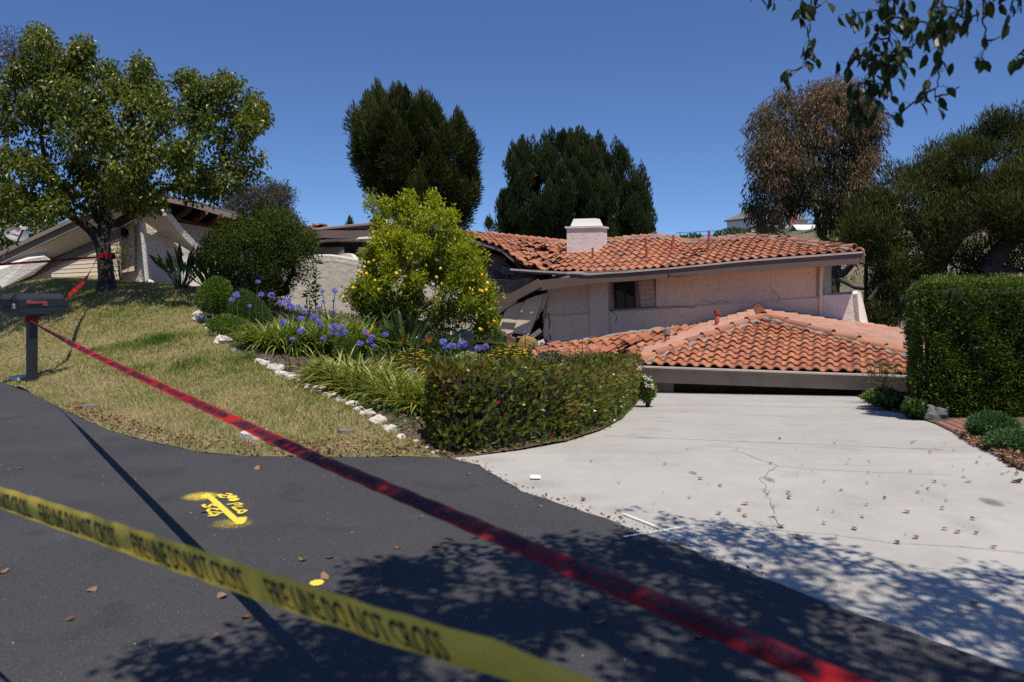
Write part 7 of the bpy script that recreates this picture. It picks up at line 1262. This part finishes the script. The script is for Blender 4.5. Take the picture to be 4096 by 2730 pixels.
# ---------------------------------------------------------------- fallen leaves, paper, debris on the road
LM = []
for i in range(7):
    m = MB(); T_ = TPL8[0].copy(); T_[:, 2] += .18*np.abs(T_[:, 1])*rng.uniform(.2, 1.6)+.16*(T_[:, 0]-.5)**2*rng.uniform(-1, 2); T_ = T_*[1, rng.uniform(.9, 1.5), 1]; T_[:, 2] -= T_[:, 2].min(); T_[:, 0] -= .5
    m.add(T_*.055, TPL8[1], np.clip(rng.normal(.5, .35), 0, 1)); m.tube([(.025, 0, .006), (.055, .004, .012)], .0012, 4, .3); me = m.mesh('fallen_leaf'); me.materials.append(M['litter_green' if i in (2, 5) else 'litter']); me.polygons.foreach_set('use_smooth', np.zeros(len(me.polygons), bool)); LM.append(me)
def drop(px, py, s, k, lab, grp):
    q = G(px, py, .012); o = bpy.data.objects.new('fallen_leaf', LM[k]); COL.objects.link(o); o.location = q; o.rotation_euler = (rng.normal(0, .2), rng.normal(0, .2), rng.uniform(0, 6.28)); o.scale = (s, s, s); tag(o, lab, 'leaf', grp)
brown_i, green_i = [0, 1, 3, 4, 6], [2, 5]
big = [(222, 599, 1.3, 'curled tan leaf on the asphalt just below the yellow tape, beside the long tape shadow'), (246, 620, 1.2, 'long tan leaf on the asphalt right of the tape shadow below the yellow tape'), (325, 579.5, 1.15, 'tan leaf lying next to the round yellow paint dot'), (302, 562.5, 1.2, 'pale yellowish leaf on the asphalt above the yellow paint dot'), (70, 622, 1.1, 'small pale leaf on open asphalt at the lower left'), (92, 592.5, 1.1, 'dark brown curled leaf on asphalt at left below the yellow tape'), (3, 574.5, 1.2, 'pale brown leaf at the left edge of the road'), (351, 594, 1.1, 'larger tan leaf at the edge of the tree shadow near the paint dot'), (680, 544.5, 1.5, 'orange and yellow leaf beside the white survey date'), (1017, 483, 1.9, 'large tan leaf on the concrete at the right edge'), (257, 470, 1.2, 'single brown leaf on asphalt below the pale stone slab')]
for px, py, s, lab in big: drop(px, py, s*.72, 2 if 'yellow' in lab.split(' leaf')[0] else int(rng.choice(brown_i)), lab, 'fallen leaves on the ground')
n = 0
while n < 95:
    u = rng.random()
    px = 1024-abs(rng.normal(0, 190)) if u < .75 else rng.uniform(520, 1020); py = rng.uniform(420, 640) if u > .75 else 440+abs(rng.normal(0, 55))
    if py < 412 or px < 470: continue
    q = G(px, py)
    if not inpoly([q[:2]], drive_poly)[0]: continue
    g = rng.random() < .22; drop(px, py, rng.uniform(.22, .7), int(rng.choice(green_i if g else brown_i)), 'small yellowish green leaf lying on the pale concrete driveway' if g else 'small dry brown leaf lying on the pale concrete driveway', 'fallen leaves on the driveway'); n += 1
for px, py in [(397.5, 550), (436, 549), (204, 514), (469, 476), (782, 528), (745, 505), (540, 508), (128, 405), (60, 440), (20, 470), (215, 640), (330, 560), (420, 520), (560, 640), (610, 600), (600, 625), (645, 655), (585, 610), (700, 640), (530, 560), (860, 640), (760, 600)]: drop(px, py, rng.uniform(.5, .9), int(rng.choice(brown_i)), 'small dry leaf lying on the dark asphalt', 'small fallen leaves on the asphalt')
q = G(535, 478.5, .012); m = MB(); m.slab([q+[-.038, -.045, 0], q+[.042, -.05, 0], q+[.044, .05, 0], q+[-.036, .055, 0]], (0, 0, .003)); tag(ob('paper_slip', m, M['paper']), 'small white rectangle of paper on the concrete near the asphalt edge', 'paper')
m = MB(); q = np.column_stack([rng.uniform(-6, 3, 500), rng.uniform(2.6, 11, 500)]); q = q[inpoly(q, road_poly)]
for p in q: m.add(*lump([p[0], p[1], .012], rng.uniform(.0012, .0036), (5, 4), .2, 1), rng.random())
struct('road_grit', m, M['rock'], 'stuff')
